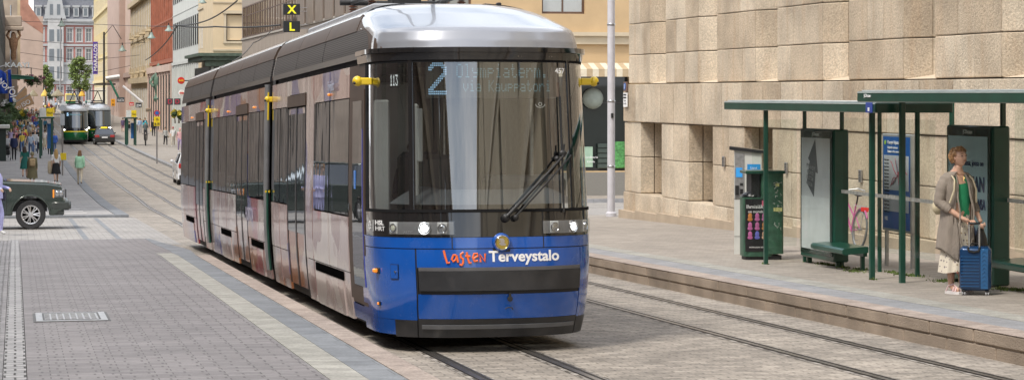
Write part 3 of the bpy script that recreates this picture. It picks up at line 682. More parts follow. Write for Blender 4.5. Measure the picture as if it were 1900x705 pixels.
# left side skin: film panels, doors, windows
def side(s):
    FZ0, FZ1, WZ0, WZ1 = .20, 2.99, 1.33, 2.64
    def pan(name, y0, y1, z0, z1, mat, off=.0, th=.03, nz=4, nu=2, par=tram, slope=0.):
        q = (U(y1), U(y0)) if s < 0 else (U(y0,1), U(y1,1))
        return BODY.patch(*q, z0, z1, nu, nz, off, th).build(name, mat, par, 40)
    # cab door (only on the kerb side)
    if s < 0:
        pan('door_frame', .98, 2.42, .45, 2.99, brownm, .004)
        d = pan('cab_door', 1.12, 2.2, .42, 2.72, brownm, .014)
        pan('door_window', 1.28, 2.02, .62, 2.60, sideg, .019, .01, 8, 4, d)
        pan('door_sill', 1.05, 2.3, .24, .40, blue, .008, .03)
        pan('door_glass_edge', 1.235, 1.272, .62, 2.3, pm('blue door edging', (.05,.06,.30), .25), .021, .01, 4, 1, d)
        q = MB(); P = BODY.pt(U(2.28), 1.45, .02); q.lathe([(.001,0),(.045,0),(.04,.02),(.001,.024)], 14, 0, (P.x,P.y,P.z), 'x'); q.build('door_lock', chrome, d)
        q = MB(); P = BODY.pt(U(1.8), 1.75, .02); q.bev(P.x-.004,P.x+.003,P.y-.05,P.y+.05,P.z-.10,P.z+.10,.002); q.build('door_notice', pm('blue notice', (.05,.2,.6), .4, var=.4, scale=60), d)
    segs = [  # (y0,y1,kind)
        (2.45, 4.0,'w'), (4.05, 5.45,'w'), (5.5, 6.15,'p'), (6.2, 8.1,'d'), (8.15, 9.0,'w'), (9.05, 10.0,'w'),
        (10.5, 11.7,'w'), (11.75, 13.3,'w'), (13.35, 15.2,'d'), (15.25, 16.9,'w'), (16.95, 18.4,'w'), (18.45, 20.1,'w'),
        (20.5, 21.6,'w'), (21.65, 23.4,'d'), (23.45, 25.2,'w'), (25.25, 27.35,'w')] if s < 0 else \
        [(1.95,3.9,'w'),(3.95,6.0,'w'),(6.05,8.0,'d'),(8.05,10.0,'w'),(10.5,13.0,'w'),(13.05,15,'d'),(15.05,20.1,'w'),(20.5,23,'w'),(23.05,25,'d'),(25.05,27.35,'w')]
    for y0, y1, k in segs:
        if k == 'w':
            pan('window', y0+.02, y1-.02, WZ0+.02, WZ1, sideg, .003, .02, 6, 3)
            pan('upper_side_panel', y0, y1, WZ1+.012, FZ1, film, .006)
            pan('side_panel', y0, y1, .72, WZ0, film, .008)
            pan('skirt_panel', y0+.01, y1-.01, .2, .708, film, .004)
        elif k == 'p':
            pan('side_panel', y0, y1, .72, FZ1, film, .008, nz=8); pan('skirt_panel', y0+.01, y1-.01, .2, .708, film, .004)
        else:
            pan('upper_side_panel', y0, y1, WZ1+.16, FZ1, film, .006)
            pan('door_header', y0, y1, WZ1+.0, WZ1+.15, brownm, .02, .04)
            ym = (y0+y1)/2
            for a, b in ((y0+.03, ym-.012), (ym+.012, y1-.03)):
                d = pan('passenger_door', a, b, .30, WZ1-.02, film, .0, nz=8)
                pan('door_window', a+.07, b-.07, 1.0, WZ1-.10, sideg, .006, .01, 6, 2, d)
                pan('door_edge', a, a+.035, .30, WZ1-.02, M_dark, .012, .02, 6, 1, d)
                pan('door_edge', b-.035, b, .30, WZ1-.02, M_dark, .012, .02, 6, 1, d)
    # equipment slots low on the side
    for y0, y1 in ((2.9, 5.3), (11.2, 12.9), (16.2, 18.0), (24.0, 26)):
        pan('vent_slot', y0, y1, .60, .70, slotm, .013, .02)
        pan('hatch', y0+.05, y1-.05, .2, .59, film, .016, .02)
    for y in (4.0, 12.4, 16.6, 24.4):
        q = MB(); P = BODY.pt(U(y, s), 2.72, .01); q.ball((P.x+s*.008, P.y, P.z), (.022,.04,.02), 10); q.build('side_marker', amber, tram)
    # gangways
    for yc in (10.28, 20.28):
        q = (U(yc+.18), U(yc-.18)) if s < 0 else (U(yc-.18,1), U(yc+.18,1))
        BODY.patch(*q, .25, 3.05, 2, 10, -.06, .05).build('gangway_bellows', M_black, tram, 40)
        P = [BODY.pt(U(yc+.07, s), z, .035) for z in (.35,.6,1,1.5,2,2.5,2.9,3.02)]
        MB().path(P, .045, 10).build('gangway_pipe', pm('grey pipe', (.16,.16,.165), .4), tram, 60)
        MB().path([p_+Vector((0,-.115,0)) for p_ in P[:4]], .02, 6).build('gangway_edge', M_green, tram)
        MB().path([p_+Vector((0,-.10,0)) for p_ in P[5:7]], .014, 6).build('gangway_edge', yellow, tram)
        MB().box(P[3].x-.035, P[3].x+.035, P[3].y-.13, P[3].y-.1, 1.46, 1.49).build('gangway_latch', yellow, tram)
        q = (SH(yc+.17), SH(yc-.17)) if s < 0 else (SH(yc-.17,1), SH(yc+.17,1))
        SHR.patch(*q, 3.06, 3.66, 2, 8, -.03, .05).build('roof_joint', pm('roof joint grey', (.06,.07,.085), .5), tram, 50)
    # yellow camera pods
    for y in (.78, 10.0, 20.0) if s < 0 else (.95,):
        P = BODY.pt(U(y, s) if y > 1 else BW(s*1.13, 2.8), 2.80, .0); x0 = P.x; k = 1.0 if y < 5 else .45
        q = MB(); q.bev(min(x0, x0+s*.13*k), max(x0, x0+s*.13*k), P.y-.035, P.y+.035, P.z-.045, P.z+.03, .01)
        pod = q.build('camera_pod', yellow, tram)
        MB().ball((x0+s*(.13*k+.02), P.y, P.z-.005), ((.055,.055,.055) if y < 5 else (.04,.045,.045)), 14).build('pod_cap', yellow, pod, 60)
        MB().ball((x0+s*(.13*k+.055), P.y-.03, P.z-.025), .018, 8).build('pod_lens', M_black, pod)
side(-1); side(1)
skin_sign = text_mesh('kivijalat', .17, .002, .002, 'LEFT'); skin_sign.materials.append(pm('grey blue print', (.28,.30,.38), .4))
o = link('side_lettering', skin_sign, tram); o.rotation_euler = (0, 0, -pi/2); o.location = (-1.186, 3.95, 2.76)
t2 = text_mesh('HOITOA', .30, .002, .002, 'LEFT'); t2.materials.append(pm('faded print', (.33,.30,.40), .3)); o = link('side_lettering', t2, tram); o.rotation_euler = (0, 0, -pi/2); o.location = (-1.214, 13.2, .98)
# destination display: dot matrix
DOT = {'O':['01110','10001','10001','10001','10001','10001','01110'],'l':['01100','00100','00100','00100','00100','00100','01110'],
'y':['00000','00000','10001','10001','01111','00001','01110'],'m':['00000','00000','11010','10101','10101','10101','10101'],'p':['00000','00000','11110','10001','11110','10000','10000'],
'i':['00100','00000','01100','00100','00100','00100','01110'],'a':['00000','00000','01110','00001','01111','10001','01111'],'t':['01000','01000','11100','01000','01000','01001','00110'],
'e':['00000','00000','01110','10001','11111','10000','01110'],'r':['00000','00000','10110','11001','10000','10000','10000'],'.':['00000','00000','00000','00000','00000','01100','01100'],
'v':['00000','00000','10001','10001','10001','01010','00100'],'K':['10001','10010','10100','11000','10100','10010','10001'],'u':['00000','00000','10001','10001','10001','10011','01101'],
'o':['00000','00000','01110','10001','10001','10001','01110'],'1':['00100','01100','00100','00100','00100','00100','01110'],'3':['11111','00010','00100','00010','00001','10001','01110'],' ':['0'*5]*7}
TWO = ['0011111100','0111111110','1110000111','1100000011','0000000011','0000000111','0000001110','0000011100','0000111000','0001110000','0011100000','0111000000','1110000000','1111111111','1111111111']
led = pm('led blue', (.1,.2,.3), .5, emit=(.45,.72,1.0), estr=.6); led2 = pm('led teal', (.1,.2,.25), .5, emit=(.35,.75,.85), estr=.22)
dispm = pm('display board', (.035,.035,.03), .5, var=.2, scale=60)
DY = .36
disp = MB().bev(-.66, .66, DY, DY+.05, 2.60, 2.985, .006).build('destination_display', dispm, tram)
mb = MB(); c = .0225; x0 = -.635; z0 = 2.97
for j, row in enumerate(TWO):
    for i, ch in enumerate(row):
        if ch == '1': mb.box(x0+i*.0195, x0+i*.0195+.013, DY-.006, DY-.002, z0-j*c-.015, z0-j*c)
mb.build('route_digit', led, disp)
def dots(s, x0, z0, c, mat, cz=None, adv=6, par=disp, y=DY, name='display_text'):
    mb = MB(); cz = cz or c
    for n_, ch in enumerate(s):
        for j, row in enumerate(DOT[ch]):
            for i, k in enumerate(row):
                if k == '1':
                    X = x0+(n_*adv+i)*c; Z = z0-j*cz; mb.box(X, X+c*.66, y-.006, y-.002, Z-cz*.66, Z)
    mb.build(name, mat, par)
dots('Olympiaterm.', -.34, 2.955, .0137, led2, .021); dots('via Kauppatori', -.27, 2.785, .0112, led2, .017)
q = BODY.pt(BW(-1.0,2.8), 2.8, -.08)
cd = on_skin(MB().bev(-.07,.07,0,.02,-.075,.075,.004), BW(-1.0,2.8), 2.80, -.07).build('car_number_display', M_black, tram)
m2 = MB()
for n_, ch in enumerate('113'):
    for j, row in enumerate(DOT[ch]):
        for i, k in enumerate(row):
            if k == '1': X = -.06+(n_*6+i)*.0068; Z = .055-j*.0165; m2.box(X, X+.0048, -.006, -.002, Z-.011, Z)
on_skin(m2, BW(-1.0,2.8), 2.80, -.07).build('display_text', pm('led white', (.5,.5,.5), .5, emit=(.8,.85,.85), estr=1.0), cd)
skin_text('457', .078, .70, 2.86, M_white, 'fleet_number', off=.008, bold=.001)
# bell emblem sticker below the display and blind edge
mb = MB(); 
for k in range(9):
    t = pi*k/8
mb.path([(.52+.05*cos(pi+pi*k/8), 0, .0+.035*sin(pi+pi*k/8)) for k in range(9)], .005, 4); mb.path([(.52+.018*cos(2*pi*k/8), 0, .018*sin(2*pi*k/8)) for k in range(9)], .004, 4)
o = mb.build('bell_emblem', M_white, tram, loc=(0.02, .335, 2.54))
# cab interior
MB().bev(-1.08, -.55, 1.75, 1.83, .34, 2.8, .02).build('cab_wall', inner, tram)
MB().bev(-1.10, -.93, 1.0, 1.74, .5, 2.6, .02).build('cab_side_lining', inner, tram)
MB().bev(-.78, -.70, .55, .70, 1.5, 2.55, .02).bev(-.72, -.67, .5, .56, 1.95, 2.5, .01).build('cab_post', inner, tram)
MB().box(-1.05, 1.05, 2.2, 2.26, .34, 2.9).build('partition', pm('partition glass dark', (.05,.052,.055), .15, coat=.5), tram)
MB().box(-1.02, 1.02, .7, 2.2, 2.93, 2.99).build('cab_ceiling', innerd, tram)
mb = MB().grid(lambda a, b: tuple(BODY.pt(BW(-1.1+2.2*a, 1.5), 1.5+.02, -.1 - .5*b) + Vector((0, .0, .20*sin(b*pi/2)))), 24, 6)
dash = mb.build('dashboard', pm('grey dashboard', (.10,.106,.118), .45, var=.08), tram, 60)
MB().bev(-.70, -.25, .80, 1.10, 1.55, 2.02, .05).bev(-.66,-.15, 1.05, 1.3, 1.5, 1.95, .05).build('instrument_pod', pm('black console', (.025,.026,.03), .4), dash)
MB().bev(.1, .95, .85, 1.3, 1.5, 1.80, .06).build('console_shelf', pm('grey dashboard', (.2,.215,.235)), dash)
MB().bev(.55,.60,.9,2.1,1.6,2.9,.01).bev(-.2,-.16,1.9,1.95,1.4,2.9,.01).build('handrail', M_steel, tram)
MB().bev(-.78,-.3,1.35,1.5,1.25,2.05,.06).bev(-.78,-.3,1.0,1.45,1.05,1.2,.05).bev(-.65,-.42,1.1,1.3,.34,1.05,.02).build('driver_seat', pm('seat cloth', (.03,.035,.05), .8), tram)
# wiper
A = BODY.pt(BW(.10,1.40), 1.37, .05); B = BODY.pt(BW(.72,2.0), 2.02, .06)
wp = MB().ball(tuple(A), (.045,.035,.045), 12).ball((A.x+.10,A.y,A.z), (.035,.03,.035), 12).build('wiper', M_black, tram, 60)
def along(t, dx=0, off=.055): 
    x = A.x+(B.x-A.x)*t; z = A.z+(B.z-A.z)*t; return BODY.pt(BW(x+dx, z), z, off)
MB().path([along(t, 0, .075) for t in (0,.15,.3,.5,.7,.85,1)], [.02,.019,.018,.016,.014,.013,.013], 8).build('wiper_arm', M_black, wp, 60)
MB().path([along(t, .09, .07) for t in (0,.2,.4,.6,.8,.96)], .010, 6).build('wiper_rod', M_black, wp, 60)
mb = MB(); mb.path([tuple(BODY.pt(BW(.735,z), z, .03)) for z in (1.42+.12*i for i in range(12)) if z < 2.7], .011, 6); mb.ball(tuple(B), (.04,.03,.04), 10); mb.ball((B.x-.06, B.y, B.z-.05), .03, 8)
mb.build('wiper_blade', M_black, wp)
mb = MB(); mb.path([(B.x,B.y,B.z),(B.x+.02,B.y,B.z+.1)], .012, 6); mb.build('wiper_joint', M_black, wp)
# pantograph on the roof
pn = MB()
for s in (-.55, .55):
    pn.tube((s, 4.5, 3.95), (s, 6.3, 3.95), .03); 
    for y in (4.6, 6.2): 
        for k in range(5): pn.lathe([(.03,0),(.055,.01),(.055,.02),(.03,.03)], 10, 1, (s, y, 3.74+.035*k))
pn.tube((-.7, 4.5, 3.95), (.7, 4.5, 3.95), .035); pn.tube((-.7, 6.3, 3.95), (.7, 6.3, 3.95), .035)
pn.tube((-.5, 6.2, 4.0), (-.2, 4.7, 4.9), .03); pn.tube((.5, 6.2, 4.0), (.2, 4.7, 4.9), .03); pn.tube((-.2, 4.7, 4.9), (0, 6.0, 6.1), .025); pn.tube((.2, 4.7, 4.9), (0, 6.0, 6.1), .025)
pn.path([(-.8,6,6.0),(-.6,6,6.15),(.6,6,6.15),(.8,6,6.0)], .025)
pn.bev(-.35,.0, 4.3, 4.7, 3.78, 3.93, .02); pn.ball((-.1,4.4,3.86), .09, 10)
pn.build('pantograph', [M_black, pm('brown insulator', (.12,.05,.03), .3)], tram, 40)
MB().bev(-.06,-.0,2.7,2.8,3.70,3.76,.01).build('roof_sensor', M_black, tram); MB().bev(.55,.6,2.5,2.6,3.66,3.73,.01).build('roof_sensor', M_black, tram)
MB().bev(-.7,.75,3.6,9.5,3.70,3.78,.02).build('roof_plate', pm('grey roof plate', (.30,.31,.33), .4), tram)
# ================================================================ green trams further up the street
GW = pm('tram dark green paint', (.008,.11,.035), .2, coat=.8, var=.1)
YS = pm('tram yellow line', (.75,.62,.03), .35, var=.08)
def far_tram(label, X, Y, name='tram'):
    t = thing(name, label, 'tram', (X, Y, g(Y)), -.012, 'green trams up the street')
    B = Surf([(.16,1.08),(.45,1.12),(.9,1.15),(1.6,1.15),(3.0,1.1),(3.15,1.1)], [(.16,.15),(.35,.06),(.62,0),(.9,0),(1.45,.1),(3.0,.45),(3.15,.5)], 1.0, 2.6)
    S2 = Surf([(3.05,1.09),(3.3,1.03),(3.5,.9),(3.62,.6)], [(3.05,.5),(3.3,.8),(3.5,1.5),(3.62,2.4)], 1.0, 2.6)
    L_ = 26
    def P(nm, u0, u1, z0, z1, mat, off=0., nu=16, nz=3): B.patch(u0, u1, z0, z1, nu, nz, off, .03).build(nm, mat, t, 40)
    P('front_panel', -2, 2, .62, 1.12, GW, 0); P('lower_skirt', -2, 2, .42, .61, GW, 0); P('bumper', -2, 2, .2, .41, satin, 0)
    P('stripe', -2, 2, 1.13, 1.22, YS, .004, nz=1); P('front_mask', -2, 2, 1.23, 1.5, gloss_black)
    P('windscreen', -.98, .98, 1.51, 2.95, glassmat('tram windscreen far', dark=(.02,.025,.028), ior=1.5, boost=1.3, base=.10, wob=.3), 0, nz=6)
    P('cornice_band', -2, 2, 2.96, 3.06, M_dark, .01, nz=1)
    mb = MB(); S2.patch(-(L_), L_, 3.05, 3.62, 40, 8, 0, 0, 0, mb); mb.quad((-.6,2.5,3.62),(.6,2.5,3.62),(.6,L_,3.62),(-.6,L_,3.62)); mb.build('roof_shroud', pm('silver roof grey', (.5,.51,.53), .3, metal=.5), t, 50)
    MB().box(-1.0,1.0,1.0,L_-.1,.25,3.05).build('inner_shell', innerd, t)
    for s in (-1, 1):
        a, b = ((-(L_), -1.02) if s < 0 else (1.02, L_))
        P('lower_side_panel', a, b, .3, 1.12, GW, 0, 4); P('side_window', a, b, 1.3, 2.75, sideg, -.005, 4); P('upper_side_panel', a, b, 2.78, 3.05, pm('cream paint', (.55,.52,.40), .3), 0, 4)
        for k in range(7):
            y = 2+k*3.4; q = (-(y+.12), -y) if s < 0 else (y, y+.12)
            P('window_post', *q, 1.25, 2.8, GW if k % 2 else M_dark, .01, 1)
        u = .62*s
        for k, uu in enumerate((.62, .5)):
            p_ = B.pt(s*uu, 1.33, .02); MB().ball(tuple(p_), (.075,.04,.06), 10).build('headlight', lamp_on if k == 0 else lamp_off, t)
    MB().path([(.05,.27,1.5),(.05,.45,2.9)], .025).build('windscreen_post', pm('pale wiper post', (.5,.5,.5), .4), t)
    MB().box(-.95,.95,3,3.05,2.7,2.95)
    MB().tube((-.6,8,3.9),(.6,8,3.9),.05).tube((-.6,10,3.9),(.6,10,3.9),.05).tube((-.5,10,3.7),(0,8.5,4.9),.04).tube((.5,10,3.7),(0,8.5,4.9),.04).box(-.7,.7,7.8,10.2,3.62,3.75).path([(-.8,9.5,4.9),(.8,9.5,4.9)],.05).build('pantograph', M_black, t)
    return t, B
t1, B1 = far_tram('green tram showing line 5 on its display, coming down the left track', 5.42, 216)
tm = text_mesh('5', .36, .01, .02); tm.materials.append(led); o = link('route_digit', tm, t1, (-.80, .36, 2.62))
tm = text_mesh('Munkkiniemi', .2, .01, .0); tm.materials.append(led2); o = link('display_text', tm, t1, (-.5, .36, 2.66))
t2_, B2 = far_tram('green tram standing behind the black taxi on the right hand track', 7.98, 227)
# old tram at the top of the street
ot = thing('tram', 'old yellow topped green tram small at the far end of the street', 'tram', (Xat(131, 555), 555, g(555)), -.01, 'green trams up the street')
MB().bev(-1.15,1.15,0,14,.35,1.55,.1).build('lower_body', GW, ot); cr_ = pm('cream yellow paint', (.62,.52,.14), .4)
MB().bev(-1.13,1.13,.03,14,1.56,1.75,.05).bev(-1.13,1.13,.03,14,2.95,3.35,.1).bev(-1.13,-.98,.03,14,1.7,3.0,.02).bev(.98,1.13,.03,14,1.7,3.0,.02).build('upper_body', cr_, ot)
MB().box(-.97,.97,.1,.2,1.76,2.94).build('windscreen', M_winlt, ot); MB().box(-1.0,1.0,.05,.12,3.0,3.28).build('destination_blind', pm('blind', (.5,.45,.2),.5), ot)
MB().box(-1.0,1.0,.4,13.6,.1,.35).build('underframe', M_black, ot)
MB().ball((-.7,-.02,1.0),(.12,.05,.12),8).ball((.7,-.02,1.0),(.12,.05,.12),8).build('headlight', lamp_off, ot)
# ================================================================ buildings
def stone_mat(name, a, b_, sc=1.0):
    m = bpy.data.materials.new(name); n, N, L = nt(m); b = N['Principled BSDF']; b.inputs['Roughness'].default_value = .85
    at = N.new('ShaderNodeAttribute'); at.attribute_name = 'tone'; at.attribute_type = 'GEOMETRY'
    col = mixc(N, L, at.outputs['Fac'], a, b_)
    pos = N.new('ShaderNodeNewGeometry').outputs['Position']
    n1 = N.new('ShaderNodeTexNoise'); n1.inputs['Scale'].default_value = .9; n1.inputs['Detail'].default_value = 5; L.new(pos, n1.inputs['Vector'])
    r1 = N.new('ShaderNodeMapRange'); r1.inputs[1].default_value = .4; r1.inputs[2].default_value = .75; r1.inputs[3].default_value = 1.08; r1.inputs[4].default_value = .66; L.new(n1.outputs[0], r1.inputs[0])
    col = mixc(N, L, 1., col, r1.outputs[0], 'MULTIPLY')
    mp = N.new('ShaderNodeMapping'); mp.inputs['Scale'].default_value = (2.2, 2.2, .35); L.new(pos, mp.inputs[0])
    n3 = N.new('ShaderNodeTexNoise'); n3.inputs['Scale'].default_value = 1.6; n3.inputs['Detail'].default_value = 4; L.new(mp.outputs[0], n3.inputs['Vector'])
    r3 = N.new('ShaderNodeMapRange'); r3.inputs[1].default_value = .52; r3.inputs[2].default_value = .8; r3.inputs[3].default_value = 0; r3.inputs[4].default_value = .5; L.new(n3.outputs[0], r3.inputs[0])
    col = mixc(N, L, r3.outputs[0], col, (.44,.29,.17))
    n2 = N.new('ShaderNodeTexNoise'); n2.inputs['Scale'].default_value = 24*sc; n2.inputs['Detail'].default_value = 5; n2.inputs['Roughness'].default_value = .7; L.new(pos, n2.inputs['Vector'])
    r2 = N.new('ShaderNodeMapRange'); r2.inputs[1].default_value = .32; r2.inputs[2].default_value = .68; r2.inputs[3].default_value = .72; r2.inputs[4].default_value = 1.2; L.new(n2.outputs[0], r2.inputs[0])
    col = mixc(N, L, 1., col, r2.outputs[0], 'MULTIPLY'); L.new(col, b.inputs['Base Color'])
    bp = N.new('ShaderNodeBump'); bp.inputs['Strength'].default_value = .9; bp.inputs['Distance'].default_value = .03
    h = mathn(N, L, 'ADD', n2.outputs[0], mathn(N, L, 'MULTIPLY', n1.outputs[0], .6)); L.new(h, bp.inputs['Height']); L.new(bp.outputs[0], b.inputs['Normal'])
    return m
gran = stone_mat('rough beige granite', (.48,.382,.272), (.635,.54,.415))
def blocks_mesh(blocks, name, mat, parent, seed=1):
    """blocks: plan quads (4 xy pts) with z0,z1 -> every stone separately with chamfered rims"""
    mb = MB(); tones = []; r = random.Random(seed)
    for q, z0, z1 in blocks:
        q = [Vector((*p, 0)) for p in q]; c = sum(q, Vector())/4; n0 = len(mb.f)
        gap = .008; b = .018
        def ring(ins, z): 
            out = []
            for i, p in enumerate(q):
                d = (c-p); d.normalize(); out.append((p.x+d.x*ins, p.y+d.y*ins, z))
            return out
        vs = ring(b*1.6, z0+gap) + ring(gap*1.8, z0+gap+b) + ring(gap*1.8, z1-gap-b) + ring(b*1.6, z1-gap)
        fs = [(3,2,1,0), (12,13,14,15)]
        for k in range(3):
            for i in range(4): fs.append((k*4+i, k*4+(i+1) % 4, k*4+4+(i+1) % 4, k*4+4+i))
        mb.add(vs, fs); t = r.random(); tones += [t]*(len(mb.f)-n0)
    me = mb.mesh(name, mat, None); a = me.attributes.new('tone', 'FLOAT', 'FACE'); a.data.foreach_set('value', tones)
    return link(name, me, parent)
granite = thing('stone_building', 'rough beige granite building with angled piers and deep window recesses behind the shelters', 'building', (15.3, 57.6, 0), 0)
LX, UX = 0.0, .1
bl = []; sr = random.Random(4)
def split(a, b, n):                                # split an interval in n uneven stones
    w = [1+sr.uniform(-.25,.25) for _ in range(n)]; t = sum(w); r = []; x = a
    for k in w: r.append((x, x+(b-a)*k/t)); x += (b-a)*k/t
    return r
def wallrun(x, y0, y1, z0, z1, n, d=.5):            # straight run of stones facing the street
    for a, b in split(y0, y1, n): bl.append(([(x+sr.uniform(0,.012), a), (x+d, a), (x+d, b), (x, b)], z0, z1))
O = 57.6
PITCH = 4.2; PY0 = 54.1
courses_up = [2.365, 3.09, 3.88, 4.72, 5.55, 6.4, 7.2, 8.0, 8.8, 9.6, 10.4, 11.2, 12]
NB = 9
# band course (between z 1.40 and 2.35), continuous
Y = O
while Y > 14: 
    l = 1.3*(.8+.4*sr.random()); bl.append(([(-.03, Y-l-O), (.5, Y-l-O), (.5, Y-O), (-.03, Y-O)], 1.40, 2.352)); Y -= l
# end wall facing the side street and corner stones
for z0, z1 in list(zip(courses_up, courses_up[1:])):
    for (a, b) in split(.9, 10, 5): bl.append(([(a, -.6), (b, -.6), (b, -.0), (a, -.0)], z0, z1))
low = [(-1.75,-.38,), (-.38,.52), (.52,1.392)]
for z0, z1 in low:
    for (a, b) in split(.55, 10, 5): bl.append(([(a, -.55), (b, -.55), (b, .05), (a, .05)], z0, z1))
for (a, b) in split(.5, 10, 6): bl.append(([(a, -.58), (b, -.58), (b, .02), (a, .02)], 1.40, 2.352))
# upper piers: flat face, chamfer, return into the recess
for k in range(-1, NB):
    yc = PY0-PITCH*k-O                               # far corner of pier k+1 is at yc; pier spans yc .. yc-4.2
    for z0, z1 in zip(courses_up, courses_up[1:]):
        nst = sr.choice((2, 3, 3)); f = yc-2.75
        wallrun(UX, f, min(yc, -.05), z0, z1, nst, .6)
        bl.append(([(UX, f), (UX+.30, f-.62), (UX+.9, f-.62), (UX+.6, f)], z0, z1))
        bl.append(([(UX+.305, f-.625), (UX+.62, f-.95), (UX+1.2, f-.95), (UX+.9, f-.625)], z0, z1))
        if k >= 0: bl.append(([(UX+.6, yc-.01), (UX+.6, yc-.5), (UX+1.3, yc-.5), (UX+1.3, yc-.01)], z0, z1))
# lower wall: piers with smaller niches in the first bays, solid after
for k in range(-1, NB):
    yc = PY0-PITCH*k-O
    solid = k >= 3
    for j, (z0, z1) in enumerate(low):
        if solid or j == 0:
            wallrun(LX-(.03 if j == 0 else 0), yc-PITCH, min(yc, -.02), z0, z1, 3, .5)
        else:
            f = yc-2.3
            wallrun(LX, f, min(yc, -.02), z0, z1, 2, .35)
            bl.append(([(LX+.36, f), (LX+1.2, f), (LX+1.2, f+.5), (LX+.36, f+.5)], z0, z1)); bl.append(([(LX+.36, yc-PITCH-.5), (LX+1.2, yc-PITCH-.5), (LX+1.2, yc-PITCH), (LX+.36, yc-PITCH)], z0, z1))
blocks_mesh(bl, 'wall', gran, granite)
# recess backing, sills, windows
mb = MB()
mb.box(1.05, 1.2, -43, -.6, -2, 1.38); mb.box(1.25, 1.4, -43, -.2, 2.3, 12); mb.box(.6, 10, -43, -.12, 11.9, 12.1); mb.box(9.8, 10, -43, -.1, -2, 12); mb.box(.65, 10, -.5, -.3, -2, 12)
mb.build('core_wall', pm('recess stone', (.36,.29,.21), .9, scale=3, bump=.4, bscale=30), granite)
MB().box(.5, 1.3, -43, -.15, 2.30, 2.362).build('ledge', pm('pale ledge stone', (.56,.46,.34), .8, scale=8, bump=.3), granite)
wfr = pm('pale window frame', (.45,.44,.42), .4)
for k in range(-1, NB):
    yc = PY0-PITCH*k-O
    MB().prism([(.12,2.366),(1.24,2.366),(1.24,2.60),(1.0,2.58)], yc-PITCH+.01, yc-2.76, 0, 'y').build('sloping_sill', pm('pale ledge stone', (.56,.46,.34)), granite)
    fr = MB().box(1.12,1.25, yc-PITCH+.02, yc-PITCH+.09, 2.5, 11.5).box(1.12,1.25, yc-2.75-.98, yc-2.75-.92, 2.5, 11.5).box(1.10,1.25, yc-PITCH+.02, yc-2.75-.92, 2.42, 2.5).build('window_frame', wfr, granite)
    MB().box(1.19,1.2, yc-PITCH+.09, yc-2.75-.98, 2.5, 11.5).build('pane', M_win, fr)
# base plinth lip
MB().box(-.22, .0, -43, -6, -3, -0.02).build
pl = MB()
for Ya in range(16, 58, 2):
    z = g(Ya+1)+.27; pl.box(-.16, .0, Ya-O, min(Ya+1.99-O, -.02), z-.6, z+.20)
pl.build('plinth', pm('plinth granite', (.40,.32,.235), .9, scale=2, bump=.6, bscale=35, world=True), granite)
# wall vents
for px, py in ((1459,312),(1597,327),(1343,300)):
    Yv = Yat(px, 15.28); z = zat(py, 15.28, Yv)
    v = thing('wall_vent', {1459:'small metal louvre vent on the granite wall between ticket machine and first advert case',1597:'small metal louvre vent on the granite wall above the pink bicycle',1343:'small metal louvre vent on the granite wall left of the ticket machine'}[px], 'vent', (15.255, Yv, z), 0, 'louvre vents in the granite wall')
    MB().bev(.0,.04,-.06,.06,-.115,.115,.004).build('frame', M_steel, v)
    m2 = MB()
    for k in range(7): m2.box(-.005,-.001,-.045,.045,-.10+k*.030,-.088+k*.030)
    m2.build('louvres', M_dark, v)
# downpipe-like white strip in the recess is the window frame; notices by the corner
sg = thing('wall_notice', 'blue pedestrian symbol plate above a small white text plate on the granite corner', 'sign', (15.24, Yat(1158, 15.2), zat(180, 15.2, Yat(1158, 15.2))), -pi/2)
MB().bev(-.14,.14,-.02,.02,.14,.38,.004).build('brown_plate', pm('brown plate', (.16,.10,.08), .5), sg)
MB().lathe([(.001,0),(.09,0),(.09,.012),(.001,.012)], 18, 0, (0,-.02,.26), 'y').build('blue_disc', pm('sign blue', (.02,.12,.42), .4), sg)
MB().bev(-.012,.012,-.038,-.032,.20,.32,.002).build('walker_symbol', M_white, sg)
MB().bev(-.17,.17,-.02,.01,-.26,.10,.004).build('white_plate', M_white, sg)
blk = pm('black print', (.02,.02,.02), .6)
for i, s in enumerate(('YKSITYINEN','PYSÄKÖINTI','YK - 16','TA - TO')): text(sg, s, .062, (0, -.023, .03-i*.075), blk, width=.28 if i < 2 else None)
# tall grey pole at the corner
pz = g(59)+.15
pp = thing('pole', 'tall pale grey metal pole at the granite building corner', 'pole', (Xat(1134, 58.6), 58.6, pz+.1), 0)
MB().lathe([(.14,0),(.14,.12),(.10,.16),(.095,9.6),(.06,9.7)], 20).build('shaft', pm('pale grey pole paint', (.50,.49,.52), .45, var=.08), pp, 40)
for z in (1.3, 3.0, 5.0): MB().lathe([(.100,z),(.108,z+.01),(.108,z+.05),(.100,z+.06)], 20).build('clamp', M_steel, pp, 40)
MB().bev(-.03,.03,-.13,-.09,2.6,2.72,.005).build('small_box', M_black, pp)

